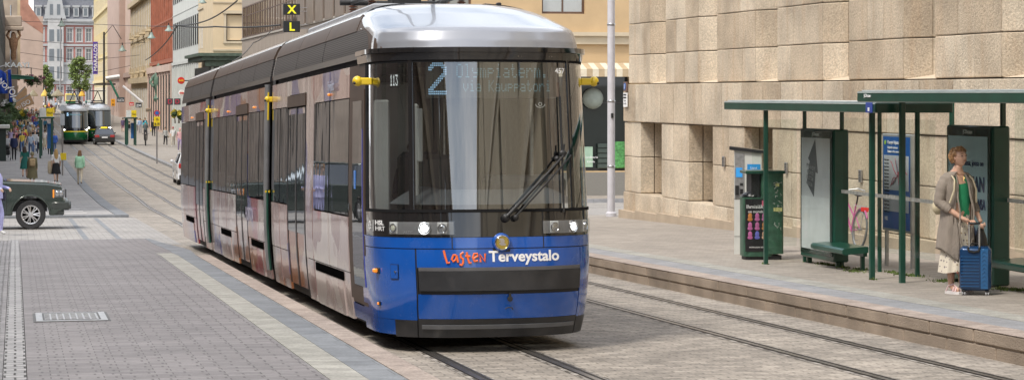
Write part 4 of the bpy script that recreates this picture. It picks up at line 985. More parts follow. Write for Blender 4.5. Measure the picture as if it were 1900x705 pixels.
# ---------------------------------------------------------------- generic facade
def facade(name, label, x0, y0, L_, rz, zb, Ht, rows, ncol, ww, wallm, framem, glassm=None, depth=.25, dback=9, trims=(), pil=None, trimm=None, mullion=1, group=None, mg=.6, gablew=0, cap=True, wx=None, cat='building', surround=0, zlow=-3):
    """real openings with reveals; local x along the front, -y outward. rows = [(z0,z1)] relative to base"""
    t = thing(name, label, cat, (x0, y0, zb), rz, group)
    cols = wx or [mg+(L_-2*mg)*(i+.5)/ncol for i in range(ncol)]
    xs = [0]+[v for c in cols for v in (c-ww/2, c+ww/2)]+[L_]; zs = [zlow]+[v for r in rows for v in r]+[Ht]
    mb = MB()
    for i in range(len(xs)-1):
        for j in range(len(zs)-1):
            a, b, c, d = xs[i], xs[i+1], zs[j], zs[j+1]
            if i % 2 == 1 and j % 2 == 1:
                mb.quad((a,0,c),(b,0,c),(b,depth,c),(a,depth,c)); mb.quad((a,0,d),(a,depth,d),(b,depth,d),(b,0,d))
                mb.quad((a,0,c),(a,depth,c),(a,depth,d),(a,0,d)); mb.quad((b,0,c),(b,0,d),(b,depth,d),(b,depth,c))
            else: mb.quad((a,0,c),(b,0,c),(b,0,d),(a,0,d))
    mb.quad((0,0,zlow),(0,0,Ht),(0,dback,Ht),(0,dback,zlow)); mb.quad((L_,0,zlow),(L_,dback,zlow),(L_,dback,Ht),(L_,0,Ht))
    mb.quad((0,dback,-3),(0,dback,Ht),(L_,dback,Ht),(L_,dback,-3)); mb.quad((0,0,Ht),(L_,0,Ht),(L_,dback,Ht),(0,dback,Ht))
    mb.build('wall', wallm, t, recalc=False)
    tm_ = trimm or framem
    mb = MB()
    for (z0, z1, o_) in trims: mb.box(-.02, L_+.02, -o_, -.003, z0, z1)
    if mb.v: mb.build('cornice', tm_, t)
    if pil:
        (z0, z1, pw, po) = pil; st = [0]+[(a+b)/2 for a, b in zip(cols, cols[1:])]+[L_]
        for x in st: MB().box(max(.005,x-pw/2), min(L_-.005,x+pw/2), -po, -.004, z0, z1).build('pilaster', tm_, t)
    cache = {}
    for (c, d) in rows:
        key = round(d-c, 3)
        if key not in cache:
            h = d-c; f = MB(); fw = min(.09, ww*.09)
            f.box(-ww/2,-ww/2+fw,.0,.06,0,h); f.box(ww/2-fw,ww/2,.0,.06,0,h); f.box(-ww/2+fw,ww/2-fw,.0,.06,0,fw); f.box(-ww/2+fw,ww/2-fw,.0,.06,h-fw,h)
            for k in range(1, mullion+1): x = -ww/2+ww*k/(mullion+1); f.box(x-fw*.35,x+fw*.35,.005,.055,fw,h-fw)
            if h > 1.4: f.box(-ww/2+fw,ww/2-fw,.008,.052,h*.68,h*.68+fw*.7)
            f.box(-ww/2+fw,ww/2-fw,.03,.04,fw,h-fw,1)
            if surround:
                s_ = surround; y_ = depth-.1
                f.box(-ww/2-s_,-ww/2,-y_-.06,-y_,-s_,h+s_,2); f.box(ww/2,ww/2+s_,-y_-.06,-y_,-s_,h+s_,2); f.box(-ww/2-s_*1.3,ww/2+s_*1.3,-y_-.14,-y_,h+.0,h+s_*1.2,2); f.box(-ww/2-s_*1.2,ww/2+s_*1.2,-y_-.1,-y_,-s_*.8,0,2)
            cache[key] = f.mesh('window', [framem, glassm or M_win, tm_])
        for x in cols: link('window', cache[key], t, (x, depth-.1, c))
    return t
def XR(Y): return lerp([(85,15.6),(252,16.5),(345,17.4),(600,20.2)], Y)
def right_front(Y1, Y0): return (XR(Y1), Y1, Y1-Y0, -pi/2)
beige = pm('ochre render', (.50,.355,.20), .85, scale=.8, var=.10, bump=.15, bscale=12)
beige_l = pm('pale ochre render', (.58,.46,.30), .85, scale=.6, var=.07)
creamy = pm('cream facade stone', (.52,.43,.29), .85, scale=.7, var=.12)
creamt = pm('cream trim', (.50,.42,.30), .8, scale=1)
whitef = pm('white facade', (.52,.53,.50), .8, scale=.6, var=.06)
redb = pm('red clinker', (.33,.12,.07), .8, scale=1.2, var=.22)
pinkb = pm('pink brown stone', (.42,.31,.26), .85, scale=.5, var=.1)
pinkr = pm('pale rose stone', (.55,.42,.35), .85, scale=.5, var=.1)
yel = pm('yellow render', (.56,.47,.27), .85, scale=.6, var=.08)
greyst = pm('grey brown stone slabs', (.30,.25,.205), .7, scale=1.2, var=.16, stretch=(3,3,.5))
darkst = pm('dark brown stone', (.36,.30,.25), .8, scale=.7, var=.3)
framew = pm('white window frame', (.62,.60,.56), .5)
frameb = pm('brown window frame', (.10,.055,.035), .5)
framed = pm('dark window frame', (.03,.03,.03), .5)
# corner building across the side street: front facing the camera
cbz = g(88)+.14
cb = facade('corner_building', 'ochre rendered corner building with striped awning and shop window across the side street', 15.3, 88.5, 16, 0, cbz+6.5, 9,
            [(.62, 2.75), (4.4, 6.5)], 5, 1.75, beige, frameb, M_winlt, .3, 12, [(3.5,3.7,.1)], None, creamt, 1, wx=[1.2, 5.75, 9.3, 12.6], zlow=-.545)
cg_ = facade('ground_floor', None, 15.3, 88.5, 16, 0, cbz, 5.95, [(.95, 4.85)], 2, 3.9, beige, framed, glassmat('dark shop glass', dark=(.02,.028,.026), ior=1.45, boost=.8, base=.02), .5, 12, [], None, creamt, 1, wx=[1.3+.0, 6.5, 11.5])
for k_ in ('category', 'label'):
    if k_ in cg_: del cg_[k_]
for ch_ in list(cg_.children):
    ch_.parent = cb; ch_.location = (ch_.location.x, ch_.location.y, ch_.location.z-6.5)
bpy.data.objects.remove(cg_)
MB().box(-.02,16.02,-.16,-.003,-.55-.02,-.25).box(-.02,16.02,-.28,-.003,-.25,-.1).build('string_course', creamt, cb)
plz = g(88)+.14
MB().box(-.02, 16.05, -.12, -.004, -6.8, -5.60).build('plinth', pm('grey speckled plinth', (.20,.19,.17), .8, scale=25, bump=.3), cb)
aw = MB()
for k in range(20): aw.quad((4.3+.24*k,-.9,-1.55),(4.3+.24*(k+1),-.9,-1.55),(4.3+.24*(k+1),-.05,-1.3),(4.3+.24*k,-.05,-1.3), k % 2).quad((4.3+.24*k,-.9,-1.85),(4.3+.24*(k+1),-.9,-1.85),(4.3+.24*(k+1),-.9,-1.55),(4.3+.24*k,-.9,-1.55), k % 2)
tag(aw.build('awning', [pm('awning cream', (.62,.55,.42), .8), pm('awning tan stripe', (.42,.32,.2), .8)], cb), None)
MB().ball((7.0, .28, -2.7), .42, 16).build('lamp_globe', pm('paper globe', (.30,.34,.30), .6), cb, 60)
sw = MB().box(6.2,7.0,.30,.33,-5.4,-4.6).build('window_poster', pm('pale green poster', (.35,.5,.38), .6), cb)
m2 = MB()
for k in range(5): m2.bev(7.2,7.7,.2,.36,-5.45+k*.2,-5.28+k*.2,.02)
m2.build('stacked_boxes', pm('dark shelf boxes', (.05,.07,.06), .6), cb)
MB().bev(7.8,8.3,.2,.36,-5.45,-4.4,.03).build('plant_display', pm('green display', (.08,.28,.08), .6, var=.5, scale=12), cb)
text(cb, 'Konditoria', .13, (6.9, .19, -5.05), M_white, name='window_lettering'); text(cb, 'Kahvila', .11, (6.9, .19, -5.22), M_white, name='window_lettering')
# its street front and the neighbours along the right side
xl = facade('office_building', 'grey brown stone office block with ribbon windows behind the black and yellow letter signs', *right_front(168, 100.2), g(134), 21,
            [(.9, 5.6), (8.55, 10.75), (12.5, 14.6), (16.4, 18.4)], 22, 2.75, greyst, frameb, glassmat('office glass', dark=(.10,.095,.085), ior=1.5, boost=1.3, base=.10, wob=.2), .08, 10, [(5.75,5.9,.05),(8.40,8.52,.08)], None, pm('stone trim grey', (.36,.33,.29), .7), 1, mg=.5)
# brown louvred panels in the nearer half
m2 = MB()
for k in range(8):
    x0_ = 34.5+k*4.0
    MB().box(x0_, x0_+3.2, -.10, -.012, 8.45, 10.9).build('louvre_panel', grille_material('brown louvres %d' % k, 1, (.09,.065,.05)) if False else pm('brown ribbed panel', (.19,.15,.12), .6, scale=9, stretch=(1,8,.2), var=.3), xl)
# XL sign
for i, (ch, py0) in enumerate((('X', 18), ('L', 50))):
    Ys = 129; xx = Xat(541, Ys); s = thing('letter_sign', ('black square sign with yellow letter X, the upper of two over the tram' if i == 0 else 'black square sign with yellow letter L, the lower of two over the tram'), 'sign', (xx, Ys, zat(py0, xx, Ys)), 0, 'letter signs over the tram')
    MB().bev(-.46,.46,-.12,.12,-.31,.31,.02).build('board', pm('sign board black', (.02,.022,.025), .5), s)
    text(s, ch, .62, (0, -.13, -.22), pm('sign yellow', (.75,.72,.02), .5, emit=(.9,.85,.05), estr=.25), bold=.02, name='letter')
    MB().tube((.46,0,.1),(1.7,0,.1),.02).tube((.46,0,-.1),(1.7,0,-.1),.02).build('bracket', M_steel, s)
# beige house with corner pavilion facing us, dark cornice below
bh = facade('beige_house', 'pale ochre corner house with white framed window and dark green shop cornice', XR(205)-.2, 194, 12, 0, g(194), 24, [(9.0-.0, 11.3), (13.2,15.5), (17.5,19.5)], 4, 1.6, beige_l, framew, pm and glassmat('teal curtain pane', dark=(.07,.12,.14), ior=1.5, boost=1.2, base=.08), .3, 10, [(12.2,12.3,.08),(8.2,8.35,.1)], None, creamt, 1, wx=[1.9,4.6,7.5,10.3], surround=.22)
facade('beige_house_wing', 'pale ochre street front of the beige corner house', *right_front(213, 194.2), g(204), 24, [(8.7,10.6),(13,15.2),(17,19)], 7, .9, beige_l, framew, M_win, .07, 8, [(12.2,12.4,.1)], None, creamt)
cg = pm('weathered green cornice', (.06,.085,.06), .6, var=.4, scale=3)
cn = thing('shop_cornice', 'dark green shop cornice projecting below the beige house', 'cornice', (XR(205)-.2, 194, g(194)), 0)
MB().box(-1.3,12,-1.3,-.02,7.75,8.0).box(-1.0,12,-1.0,-.02,7.4,7.74).box(-.7,12,-.7,-.02,6.9,7.39).box(-1.3,-.01,.0,15,7.75,8.0).box(-1.0,-.01,.0,15,7.4,7.74).build('moulding', cg, cn)
MB().box(-.4,12,-.45,-.02,0,6.88).box(-.4,-.02,0,15,0,6.88).build('shopfront', pm('dark shopfront', (.05,.055,.05), .4, var=.4, scale=1.5), cn)
mb = MB()
for k in range(7): mb.box(-.2+k*1.6,.0+k*1.6,-.55,-.46,0,6.88)
mb.build('mullions', pm('grey green mullion', (.20,.21,.18), .5), cn)
facade('white_building', 'white facade with narrow dark windows behind the round red and yellow sign', *right_front(250, 213.2), g(230), 24, [(9.2,12.0),(14.0,16.6),(18.4,21)], 13, 1.35, whitef, framed, M_win, .06, 9, [(7.6,7.9,.15),(12.8,12.9,.04)], (0,7.5,.5,.12), whitef, 1)
facade('red_building', 'red brick building with stepped vertical fins', *right_front(295, 250.2), g(270), 27, [(.5,5.5),(8.8,12.5),(13.6,18.5),(19.6,24)], 12, 1.9, redb, frameb, glassmat('brown panes', dark=(.10,.03,.02), ior=1.5, boost=.8, base=.04), .07, 9, [(8.0,8.4,.35),(12.7,12.9,.15)], (8.5,26.5,.55,.20), redb, 1)
facade('red_arcade', 'rose stone arcade under the red brick building', XR(294)-.5, 294.5, 44, -pi/2, g(270), 7.8, [(.4,6.6)], 9, 3.2, pinkr, framed, M_win, .07, .45, [(7.0,7.75,.25)], (0,7,.7,.12), pinkr, 2)
facade('ornate_building', 'ornate cream stone building with balconies between the red and rose ones', *right_front(360, 295.2), g(325), 26, [(.8,5.2),(8.2,11.4),(13.3,16.6),(18.4,21.2)], 14, 1.9, creamy, framew, M_win, .06, 10, [(5.9,6.7,.5),(12.0,12.4,.15),(17.3,18.0,.6),(25.2,26.2,.8)], (6.7,17.3,.5,.12), creamy, 1)
for k in range(4):
    for z in (7.3, 12.5):
        ob = thing('balcony', 'carved stone balcony, one of eight on the ornate cream building', 'balcony', (XR(360), 360-(6+k*15), g(325)+z), -pi/2, 'carved balconies of the ornate building')
        MB().bev(0, 3, -.7, 0, 0, .25, .05).build('slab', creamy, ob); MB().bev(.05, 2.95, -.65, -.5, .25, .95, .04).build('parapet', creamt, ob)
facade('rose_building', 'tall plain rose brown building beyond the ornate one', *right_front(445, 360.2), g(400), 34, [(.8,5.2),(30,32)], 10, 2.2, pinkr, framed, M_win, .3, 10, [(6.8,7.6,.4)], None, pinkb, 1)
facade('rose_tower', 'plain brown tower wall between the yellow and rose buildings', XR(452)-1.1, 452, 52, -pi/2, g(430), 37, [(.8,5.2)], 7, 2.2, pinkb, framed, M_win, .3, 1.0, [(6.5,7.0,.3)], None, pinkb, 1)
facade('yellow_building', 'yellow ornate building with purple vertical banner at the end of the right side', XR(560)-1.6, 560, 106, -pi/2, g(500), 32, [(.8,5.0),(7.5,10.5),(12.2,15.4),(17,20),(22,25),(27,30)], 18, 2.6, yel, framew, M_win, .06, 6, [(6,6.6,.4),(11.2,11.5,.2),(21,21.6,.4),(31,32,.9)], (6.6,31,.5,.12), yel, 1)
# statue niche figure on the red building base
st = thing('statue', 'green bronze figure standing on a wall bracket of the red building', 'statue', (Xat(296, 275), 275, zat(183, 17, 275)), 0)
MB().lathe([(.55,-.4),(.75,0),(.6,.15),(.5,.6),(.62,1.2),(.75,2.2),(.55,3.0),(.28,3.25),(.3,3.5),(.36,3.8),(.2,4.1),(.01,4.15)], 12, sy=.8).path([(-.6,0,2.7),(-1.1,-.2,1.9),(-.7,-.5,1.4)], .18).path([(.6,0,2.7),(1.0,-.3,3.2),(1.1,-.3,4.2)], .16).build('figure', pm('verdigris bronze', (.10,.17,.12), .6, var=.4, scale=3), st, 50)
# end building across the top of the street
EX, EY = Xat(78, 600), 600
ezb = g(600)
rb = pm('end building red brick', (.34,.15,.13), .85, scale=.4, var=.12); gw = pm('grey white ornament', (.36,.37,.38), .8, scale=.6, var=.08)
eb = facade('end_building', 'red and grey palace with mansard roof closing the view at the end of the street', EX-2, EY, 32, 0, ezb, 19.6, [(1.2,4.4),(6.2,8.8),(10.2,13.0),(14.6,17.6)], 13, 1.35, rb, framew, glassmat('blue grey panes', dark=(.16,.18,.20), ior=1.5, boost=1, base=.06), .3, 12,
            [(0,1,.2),(4.9,5.7,.35),(5.7,9.25,.05),(9.3,9.9,.4),(13.55,14.1,.35),(18.3,19.1,.5),(19.1,19.7,.9)], None, gw, 1, surround=.24)
eb.scale = (1, 1, 1.12)
mr = MB()
mr.prism([(-.2,19.7),(12,19.7),(12,24.5),(3.0,24.5)][::1], 0, 32, 0, 'x'); mr.build('mansard_roof', pm('slate roof', (.09,.095,.115), .5, scale=2, var=.2), eb)
m3 = MB().prism([(2.6,24.52),(12,24.52),(12,27.2),(9.5,27.2)], -.2, 32.2, 0, 'x'); m3.build('copper_roof', pm('pale copper roof', (.30,.42,.38), .5, var=.15), eb)
dm = MB()
for k in range(13):
    x = .9+2.35*k+.2; dm.box(x-.7,x+.7,-.1,2.6,20.2,22.4); dm.box(x-.9,x+.9,-.25,2.6,22.4,22.8)
dm.build('dormers', gw, eb)
for k in range(13):
    x = .9+2.35*k+.2; MB().box(x-.4,x+.4,-.15,-.11,20.5,22.1).build('dormer_window', pm('dormer glass', (.13,.15,.17), .3), eb)
for x0_, w_ in ((3.4,3.9),(18.0,5.9)):
    MB().box(x0_,x0_+w_,-1.0,-.01,5.7 if w_ < 6 else 9.9,19.6 if w_ < 6 else 17.5).build('bay', pm('grey bay stone', (.42,.42,.42), .8, scale=.8, var=.1), eb)
    m2 = MB()
    for z in ((6.2,10.2,14.6) if w_ < 6 else (10.2,14.2)):
        for k in range(2 if w_ < 6 else 3):
            x = x0_+w_*(k+.5)/(2 if w_ < 6 else 3); m2.box(x-.6,x+.6,-1.06,-1.0,z,z+2.7)
    m2.build('bay_windows', pm('bay window glass', (.14,.16,.18), .3), eb)
MB().prism([(2.4,19.7),(8.0,19.7),(7.6,21),(6.9,24),(6.6,26.5),(5.2,29),(3.8,26.5),(3.5,24),(2.8,21)], -1.2, .6, 0, 'y').build('gable', gw, eb)
MB().box(3.9,4.7,-1.26,-1.2,20.6,23).box(5.7,6.5,-1.26,-1.2,20.6,23).box(4.9,5.5,-1.26,-1.2,24.5,26.5).build('gable_windows', pm('gable glass', (.13,.15,.17), .3), eb)
# pink fire wall and chimney in front of it
fw = facade('fire_wall', 'blank pink rendered fire wall with a brick chimney top left of the palace', Xat(31, 430), 430, Xat(80,430)-Xat(31,430), 0, g(430), 18, [], 0, 1, pm('pink render', (.46,.365,.31), .9, scale=.35, var=.12), framew, M_win, .2, 30)
wdt = Xat(80,430)-Xat(31,430)
MB().prism([(0,18.0),(wdt,14.8-0),(wdt,18.01-1.6),(wdt*.45,20.2),(wdt*.45,21.5),(0,21.2)], -.04, 6, 0, 'y').build('brick_top', pm('chimney brick', (.36,.19,.14), .9, scale=.6, var=.25), fw)
MB().box(.3,wdt*.4,-.1,3,21.2,22.5).build('chimney', pm('pink render', (.46,.365,.31)), fw)
# ---- left side of the street
def XL(Y): return lerp([(60,-2.6),(180,-1.25),(400,1.45),(600,2.5)], Y)
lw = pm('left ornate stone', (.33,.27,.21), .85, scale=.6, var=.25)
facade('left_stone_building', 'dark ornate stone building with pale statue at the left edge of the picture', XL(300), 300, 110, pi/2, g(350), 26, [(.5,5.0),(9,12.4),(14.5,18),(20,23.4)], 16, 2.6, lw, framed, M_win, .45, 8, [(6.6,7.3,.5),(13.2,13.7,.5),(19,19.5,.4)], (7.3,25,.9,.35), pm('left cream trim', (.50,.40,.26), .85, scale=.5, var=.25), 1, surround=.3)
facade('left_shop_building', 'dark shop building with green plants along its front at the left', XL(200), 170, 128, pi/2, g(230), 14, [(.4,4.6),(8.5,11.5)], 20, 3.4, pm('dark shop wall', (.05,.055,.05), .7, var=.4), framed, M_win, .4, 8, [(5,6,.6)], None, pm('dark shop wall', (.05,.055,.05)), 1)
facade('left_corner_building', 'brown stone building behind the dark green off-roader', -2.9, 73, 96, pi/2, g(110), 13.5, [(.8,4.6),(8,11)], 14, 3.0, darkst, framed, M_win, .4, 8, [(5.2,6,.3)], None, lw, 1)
facade('near_left_building', 'unseen brown stone front set back and lowered for light on the left pavement', -9.5, -150, 196, pi/2, 1.0, 13.5, [(1,4.5),(7,10.2)], 20, 3.4, pm('brown plaster', (.17,.135,.115), .85, scale=.6, var=.3), framed, M_win, .4, 9, [(5.4,6,.35),(12.4,13.2,.6)], None, lw, 1)  # unseen; set back, lowered and darkened for pavement light and tram reflections
facade('near_right_building', 'yellow ochre street front beside the camera on the right', 15.6, 13.5, 170, -pi/2, 1.0, 24, [(1,4.2),(7.2,12.2),(14.0,20.5)], 8, 2.2, pm('golden render', (.52,.44,.31), .85, scale=.6, var=.15), framed, M_win, .45, 9, [(4.9,5.5,.35),(12.9,13.3,.2),(23,24,.8)], None, pm('pale golden trim', (.62,.54,.40)), 1)
facade('cross_street_sky_blocker', 'unseen block added down the left cross street, hiding sky from the tram glass', -42, 30, 110, pi/2, g(60), 24, [(1,4.5),(7,10),(12,15),(17,20)], 26, 2.2, darkst, framed, M_win, .3, 8)  # added out of view to keep sky reflections off the corner window
facade('rear_tower', 'grey block closing the street behind the camera', -20, -160, 50, pi, 4, 9, [(1,4)], 10, 2.2, greyst, framed, M_win, .3, 10)
# ================================================================ shelters, bins, machine, bicycle
def G(Y): return g(Y)+.272
def glass_pane(t, x0, x1, y0, y1, z0, z1, name='glass_panel'): return MB().box(x0, x1, y0, y1, z0, z1).build(name, M_glass, t)
panelg = pm('shelter glass edge', (.2,.3,.26), .2)
grout = pm('black print', (.02,.02,.02), .6)
silverp = pm('silver aluminium frame', (.42,.42,.41), .4, metal=.5)
def shelter(label, posts, roof, zr0, zr1, panes):
    x0, x1, y0, y1 = roof
    t = thing('tram_shelter', label, 'shelter', (x0, y0, G(y0)), 0, 'green tram stop shelters on the right platform'); bx, by, bz = x0, y0, G(y0)
    r = MB().bev(0, x1-x0, 0, y1-y0, zr0-bz, zr1-bz, .012).build('roof', M_green, t)
    MB().box(.05, x1-x0-.05, .05, y1-y0-.05, zr1-bz+.002, zr1-bz+.02).build('roof_sheet', pm('pale roof sheet', (.55,.58,.58), .4), r)
    MB().box(-.004, -.001, .02, y1-y0-.02, zr1-bz-.02, zr1-bz-.006).build('roof_trim', pm('light edge strip', (.45,.5,.48), .4), r)
    for (px, x, w) in posts:
        w *= .74
        Y = Yat(px, x); zb_ = G(Y)
        MB().bev(x-w/2-bx, x+w/2-bx, Y-w/2-by, Y+w/2-by, zb_-bz-.02, zr0-bz+.03, .008).build('post', M_green, t)
    for (a0, a1, b0, b1, c0, c1) in panes: 
        gp = glass_pane(t, a0-bx, a1-bx, b0-by, b1-by, c0-bz, c1-bz)
    return t, (bx, by, bz)
shB, oB = shelter('farther green shelter with faded arrow poster, beside the litter bin', [(1421,11.32,.085),(1618,11.42,.095),(1493,12.12,.07),(1562,12.16,.075),(1632,12.2,.07)],
    (11.2,12.3,29.15,35.9), 1.85, 1.985, [(12.14,12.15,29.4,33.0,-.15,1.75),(11.36,12.1,34.93,34.94,-.3,1.7)])
shA, oA = shelter('nearer green shelter with lit poster, behind the standing woman', [(1674,11.5,.1),(1702,12.26,.08),(1766,12.5,.08),(1861,12.52,.085)],
    (10.92,12.62,21.8,29.1), 1.995, 2.135, [(12.44,12.45,22.5,27.5,.1,1.9)])
for (t, o, x, ya, yb, zz) in ((shB, oB, 12.13, 29.4, 34.6, .62), (shA, oA, 12.43, 22.4, 29.0, .72)):
    MB().box(x-o[0]-.012, x-o[0], ya-o[1], yb-o[1], zz-o[2], zz-o[2]+.05).build('glass_stripe', pm('frosted band', (.55,.55,.5), .6, var=.3, scale=20), t)
    MB().box(x-o[0], x-o[0]+.03, ya-o[1], yb-o[1], zz+1.3-o[2], zz+1.33-o[2]).build('rail', M_green, t)
tx = text(shA, 'JCDecaux', .06, (-.008, 6.9, 2.06-oA[2]), M_white, rz=-pi/2)
stk_ = MB().bev(0,.01,-.12,.12,-.07,.07,.002).build('roof_sticker', pm('blue sticker', (.03,.06,.3), .5), shB, loc=(-.012, .22, 1.92-oB[2]))
MB().bev(-.006,-.001,-.03,.03,-.05,.0,.002).build('sticker_motif', M_white, stk_)
# advert cases
def adcase(label, X, pxa, pxb, ztop, zbot, posterm, depth=.24):
    Ya, Yb = Yat(pxa, X), Yat(pxb, X); t = thing('advert_case', label, 'advert case', (X, Ya, G(Ya)), -pi/2, 'advert cases in the shelters'); L_ = Ya-Yb; b = G(Ya)
    zt, zb_ = ztop-b, zbot-b
    MB().bev(0, L_, 0, depth, zb_, zt, .02).build('case', M_green, t)
    MB().box(.05, L_-.05, -.012, -.001, zb_+.08, zt-.03).build('dark_surround', pm('case surround', (.01,.03,.022), .25), t)
    p = MB().box(.11, L_-.13, -.018, -.013, zb_+.14, zt-.14).build('poster', posterm, t)
    MB().box(.06, L_-.06, -.034, -.030, zb_+.09, zt-.04).build('cover_glass', M_glass, t)
    text(t, 'JCDecaux', .075, (L_/2, -.02, zt-.105), M_white)
    for x in (.1, L_-.12): MB().bev(x-.03, x+.03, .08, .15, -.05, zb_+.01, .005).build('foot', M_green, t)
    return t, p, L_, zb_, zt
def grad_poster():
    return pm('faded backlit grey poster', (.58,.58,.60), .5, scale=1.2, var=.14)  # grey raised in place of the case's back light
acB, pB, LB, zb1, zt1 = adcase('advert case with grey faded poster and dark arrow in the farther shelter', 12.0, 1485, 1547, 1.57, -.42, grad_poster())
arrow = MB().prism([(.66,zt1-.18),(.86,zt1-.80),(.78,zt1-.78),(.72,zt1-1.05),(.55,zt1-.88),(.34,zt1-.80),(.43,zt1-.46),(.36,zt1-.44)], -.022, -.019, 0, 'y')
arrow.v = []; arrow.f = []; arrow.m = []
arrow.prism([(.74,zt1-.16),(.86,zt1-.68),(.76,zt1-.66),(.68,zt1-1.04),(.36,zt1-.84),(.50,zt1-.50),(.42,zt1-.46)], -.022, -.019, 0, 'y')
arrow.build('printed_arrow', pm('dark grey print', (.10,.102,.11), .5), pB)
for i, s in enumerate(('PYSÄHDY','KOHTI','UUTTA','ALKUA')): text(pB, s, .09, (.55-.02*i, -.026, zt1-.62-.085*i), pm('pale poster print', (.33,.33,.34), .5), ry=.15)
MB().box(.115, LB-.135, -.0205, -.0182, zb1+.145, zb1+.95).build('poster_lower_half', pm('lower poster grey', (.66,.67,.69), .5, scale=2), pB)
acA, pA, LA, zb2, zt2 = adcase('advert case with pale blue text poster behind the woman', 12.22, 1756, 1842, 1.69, -.35, pm('pale blue poster', (.40,.54,.60), .45, scale=1, var=.08))  # back light of the case put into the pale base colour
navy = pm('navy print', (.03,.04,.12), .5); mag = pm('magenta print', (.32,.03,.18), .5)
text(pA, 'Miten maassa, jossa on', .105, (LA/2, -.024, zt2-.52), navy, width=LA*.68)
text(pA, 'MAA', .27, (LA*.13, -.024, zt2-.85), mag, align='LEFT', width=.40, bold=.006); text(pA, 'ILMAN', .27, (LA*.13+.43, -.024, zt2-.85), navy, align='LEFT', width=LA*.74-.46, bold=.006)
text(pA, 'ONNELLISIN KANSA', .19, (LA/2, -.024, zt2-1.08), navy, width=LA*.76, bold=.004)
text(pA, 'VOI ILMA', .24, (LA*.52, -.024, zt2-1.48), navy, width=LA*.70, bold=.004)
text(pA, 'KIVUT', .30, (LA*.5, -.024, zt2-1.95), pm('red print', (.55,.04,.05), .5), width=LA*.7, bold=.006)
# route map board
Xm = 12.9; Ya, Yb = Yat(1637, Xm), Yat(1691, Xm)
mpb = thing('route_map', 'blue framed route map board between the shelter posts', 'map board', (Xm, Ya, G(Ya)), -pi/2); Lm = Ya-Yb; b = G(Ya)
zt, zb_ = zat(248, Xm, Ya)-b, zat(426, Xm, Ya)-b
MB().bev(0, Lm, 0, .09, zb_, zt, .01).build('frame', silverp, mpb)
sh_ = MB().box(.05, Lm-.05, -.004, -.001, zb_+.04, zt-.04).build('sheet', pm('map blue', (.01,.10,.36), .45), mpb)
MB().box(.09, Lm-.09, -.008, -.005, zb_+.62, zt-.32).build('map_area', pm('map paper', (.50,.52,.56), .5), sh_)
MB().box(.09, Lm-.09, -.008, -.005, zb_+.30, zb_+.55).build('legend_area', pm('map paper', (.50,.52,.56), .5), sh_)
rm = random.Random(9); m2 = MB(); m3 = MB()
for k in range(14):
    x, z = Lm*.6+rm.uniform(-.05,.05), (zb_+zt)/2+.12; pts = [(x,-.011,z)]
    a = rm.uniform(0, 2*pi)
    for j in range(6):
        a += rm.uniform(-.5,.5); x += cos(a)*.055; z += sin(a)*.085
        if .3 < x < Lm-.1 and zb_+.66 < z < zt-.34: pts.append((x,-.011,z))
    if len(pts) > 1: (m2 if k % 3 else m3).path(pts, .005, 4)
m2.build('map_lines', pm('map red lines', (.40,.06,.09), .5), sh_); 
if m3.v: m3.build('map_lines', pm('map grey lines', (.12,.12,.16), .5), sh_)
MB().box(Lm*.6-.04, Lm*.6+.03, -.013, -.012, (zb_+zt)/2+.1, (zb_+zt)/2+.17).build('map_marker', pm('red marker', (.5,.03,.05), .5), sh_)
for k in range(16): text(sh_, 'Linja %d asema' % (k+1), .034, (.11, -.010, zt-.40-.052*k), grout, align='LEFT')
text(sh_, 'Kampin linjasto', .075, (.24, -.008, zt-.15), M_white, align='LEFT'); text(sh_, 'Linjenät i centrum', .055, (.24, -.008, zt-.22), M_white, align='LEFT'); text(sh_, 'Routes in the centre', .055, (.24, -.008, zt-.28), M_white, align='LEFT')
text(sh_, 'HSL', .08, (.12, -.008, zb_+.16), M_white, align='LEFT')
MB().lathe([(.001,0),(.035,0),(.035,.006),(.001,.006)], 14, 0, (.14,-.005,zt-.13), 'y').build('map_symbol', pm('lime', (.3,.5,.05), .5), sh_)
for x in (.05, Lm-.09): MB().bev(x, x+.05, .02, .07, -.1, zb_+.01, .005).build('foot', silverp, mpb)
# benches
def bench(label, X0, X1, pa, pb, zs):
    Ya, Yb = Yat(pa, X0), (Yat(pb, X0) if pb else 22.6); t = thing('bench', label, 'bench', (X0, Ya, G(Ya)), -pi/2, 'green benches in the shelters'); L_ = Ya-Yb; b = G(Ya); z = zs-b
    W = X1-X0
    MB().prism([(.0,z-.02),(.03,z+.005),(W-.02,z+.03),(W,z+.02),(W,z-.06),(.04,z-.09),(.0,z-.07)], 0, L_, 0, 'x').build('seat', M_green, t)
    MB().box(.05, L_-.05, W-.06, W-.0, z-.12, z-.062).build('bracket', M_green, t)
    for x in (L_*.12, L_*.88): MB().bev(x-.03, x+.03, W-.06, W+.0, -.15+(0), z-.12, .006).build('leg', M_green, t)
    return t
bench('green bench with pale edge under the farther shelter, left of the bicycle', 11.72, 12.12, 1504, 1563, -.14)
bench('green bench under the nearer shelter, right of the blue suitcase', 11.95, 12.4, 1836, None, .02)
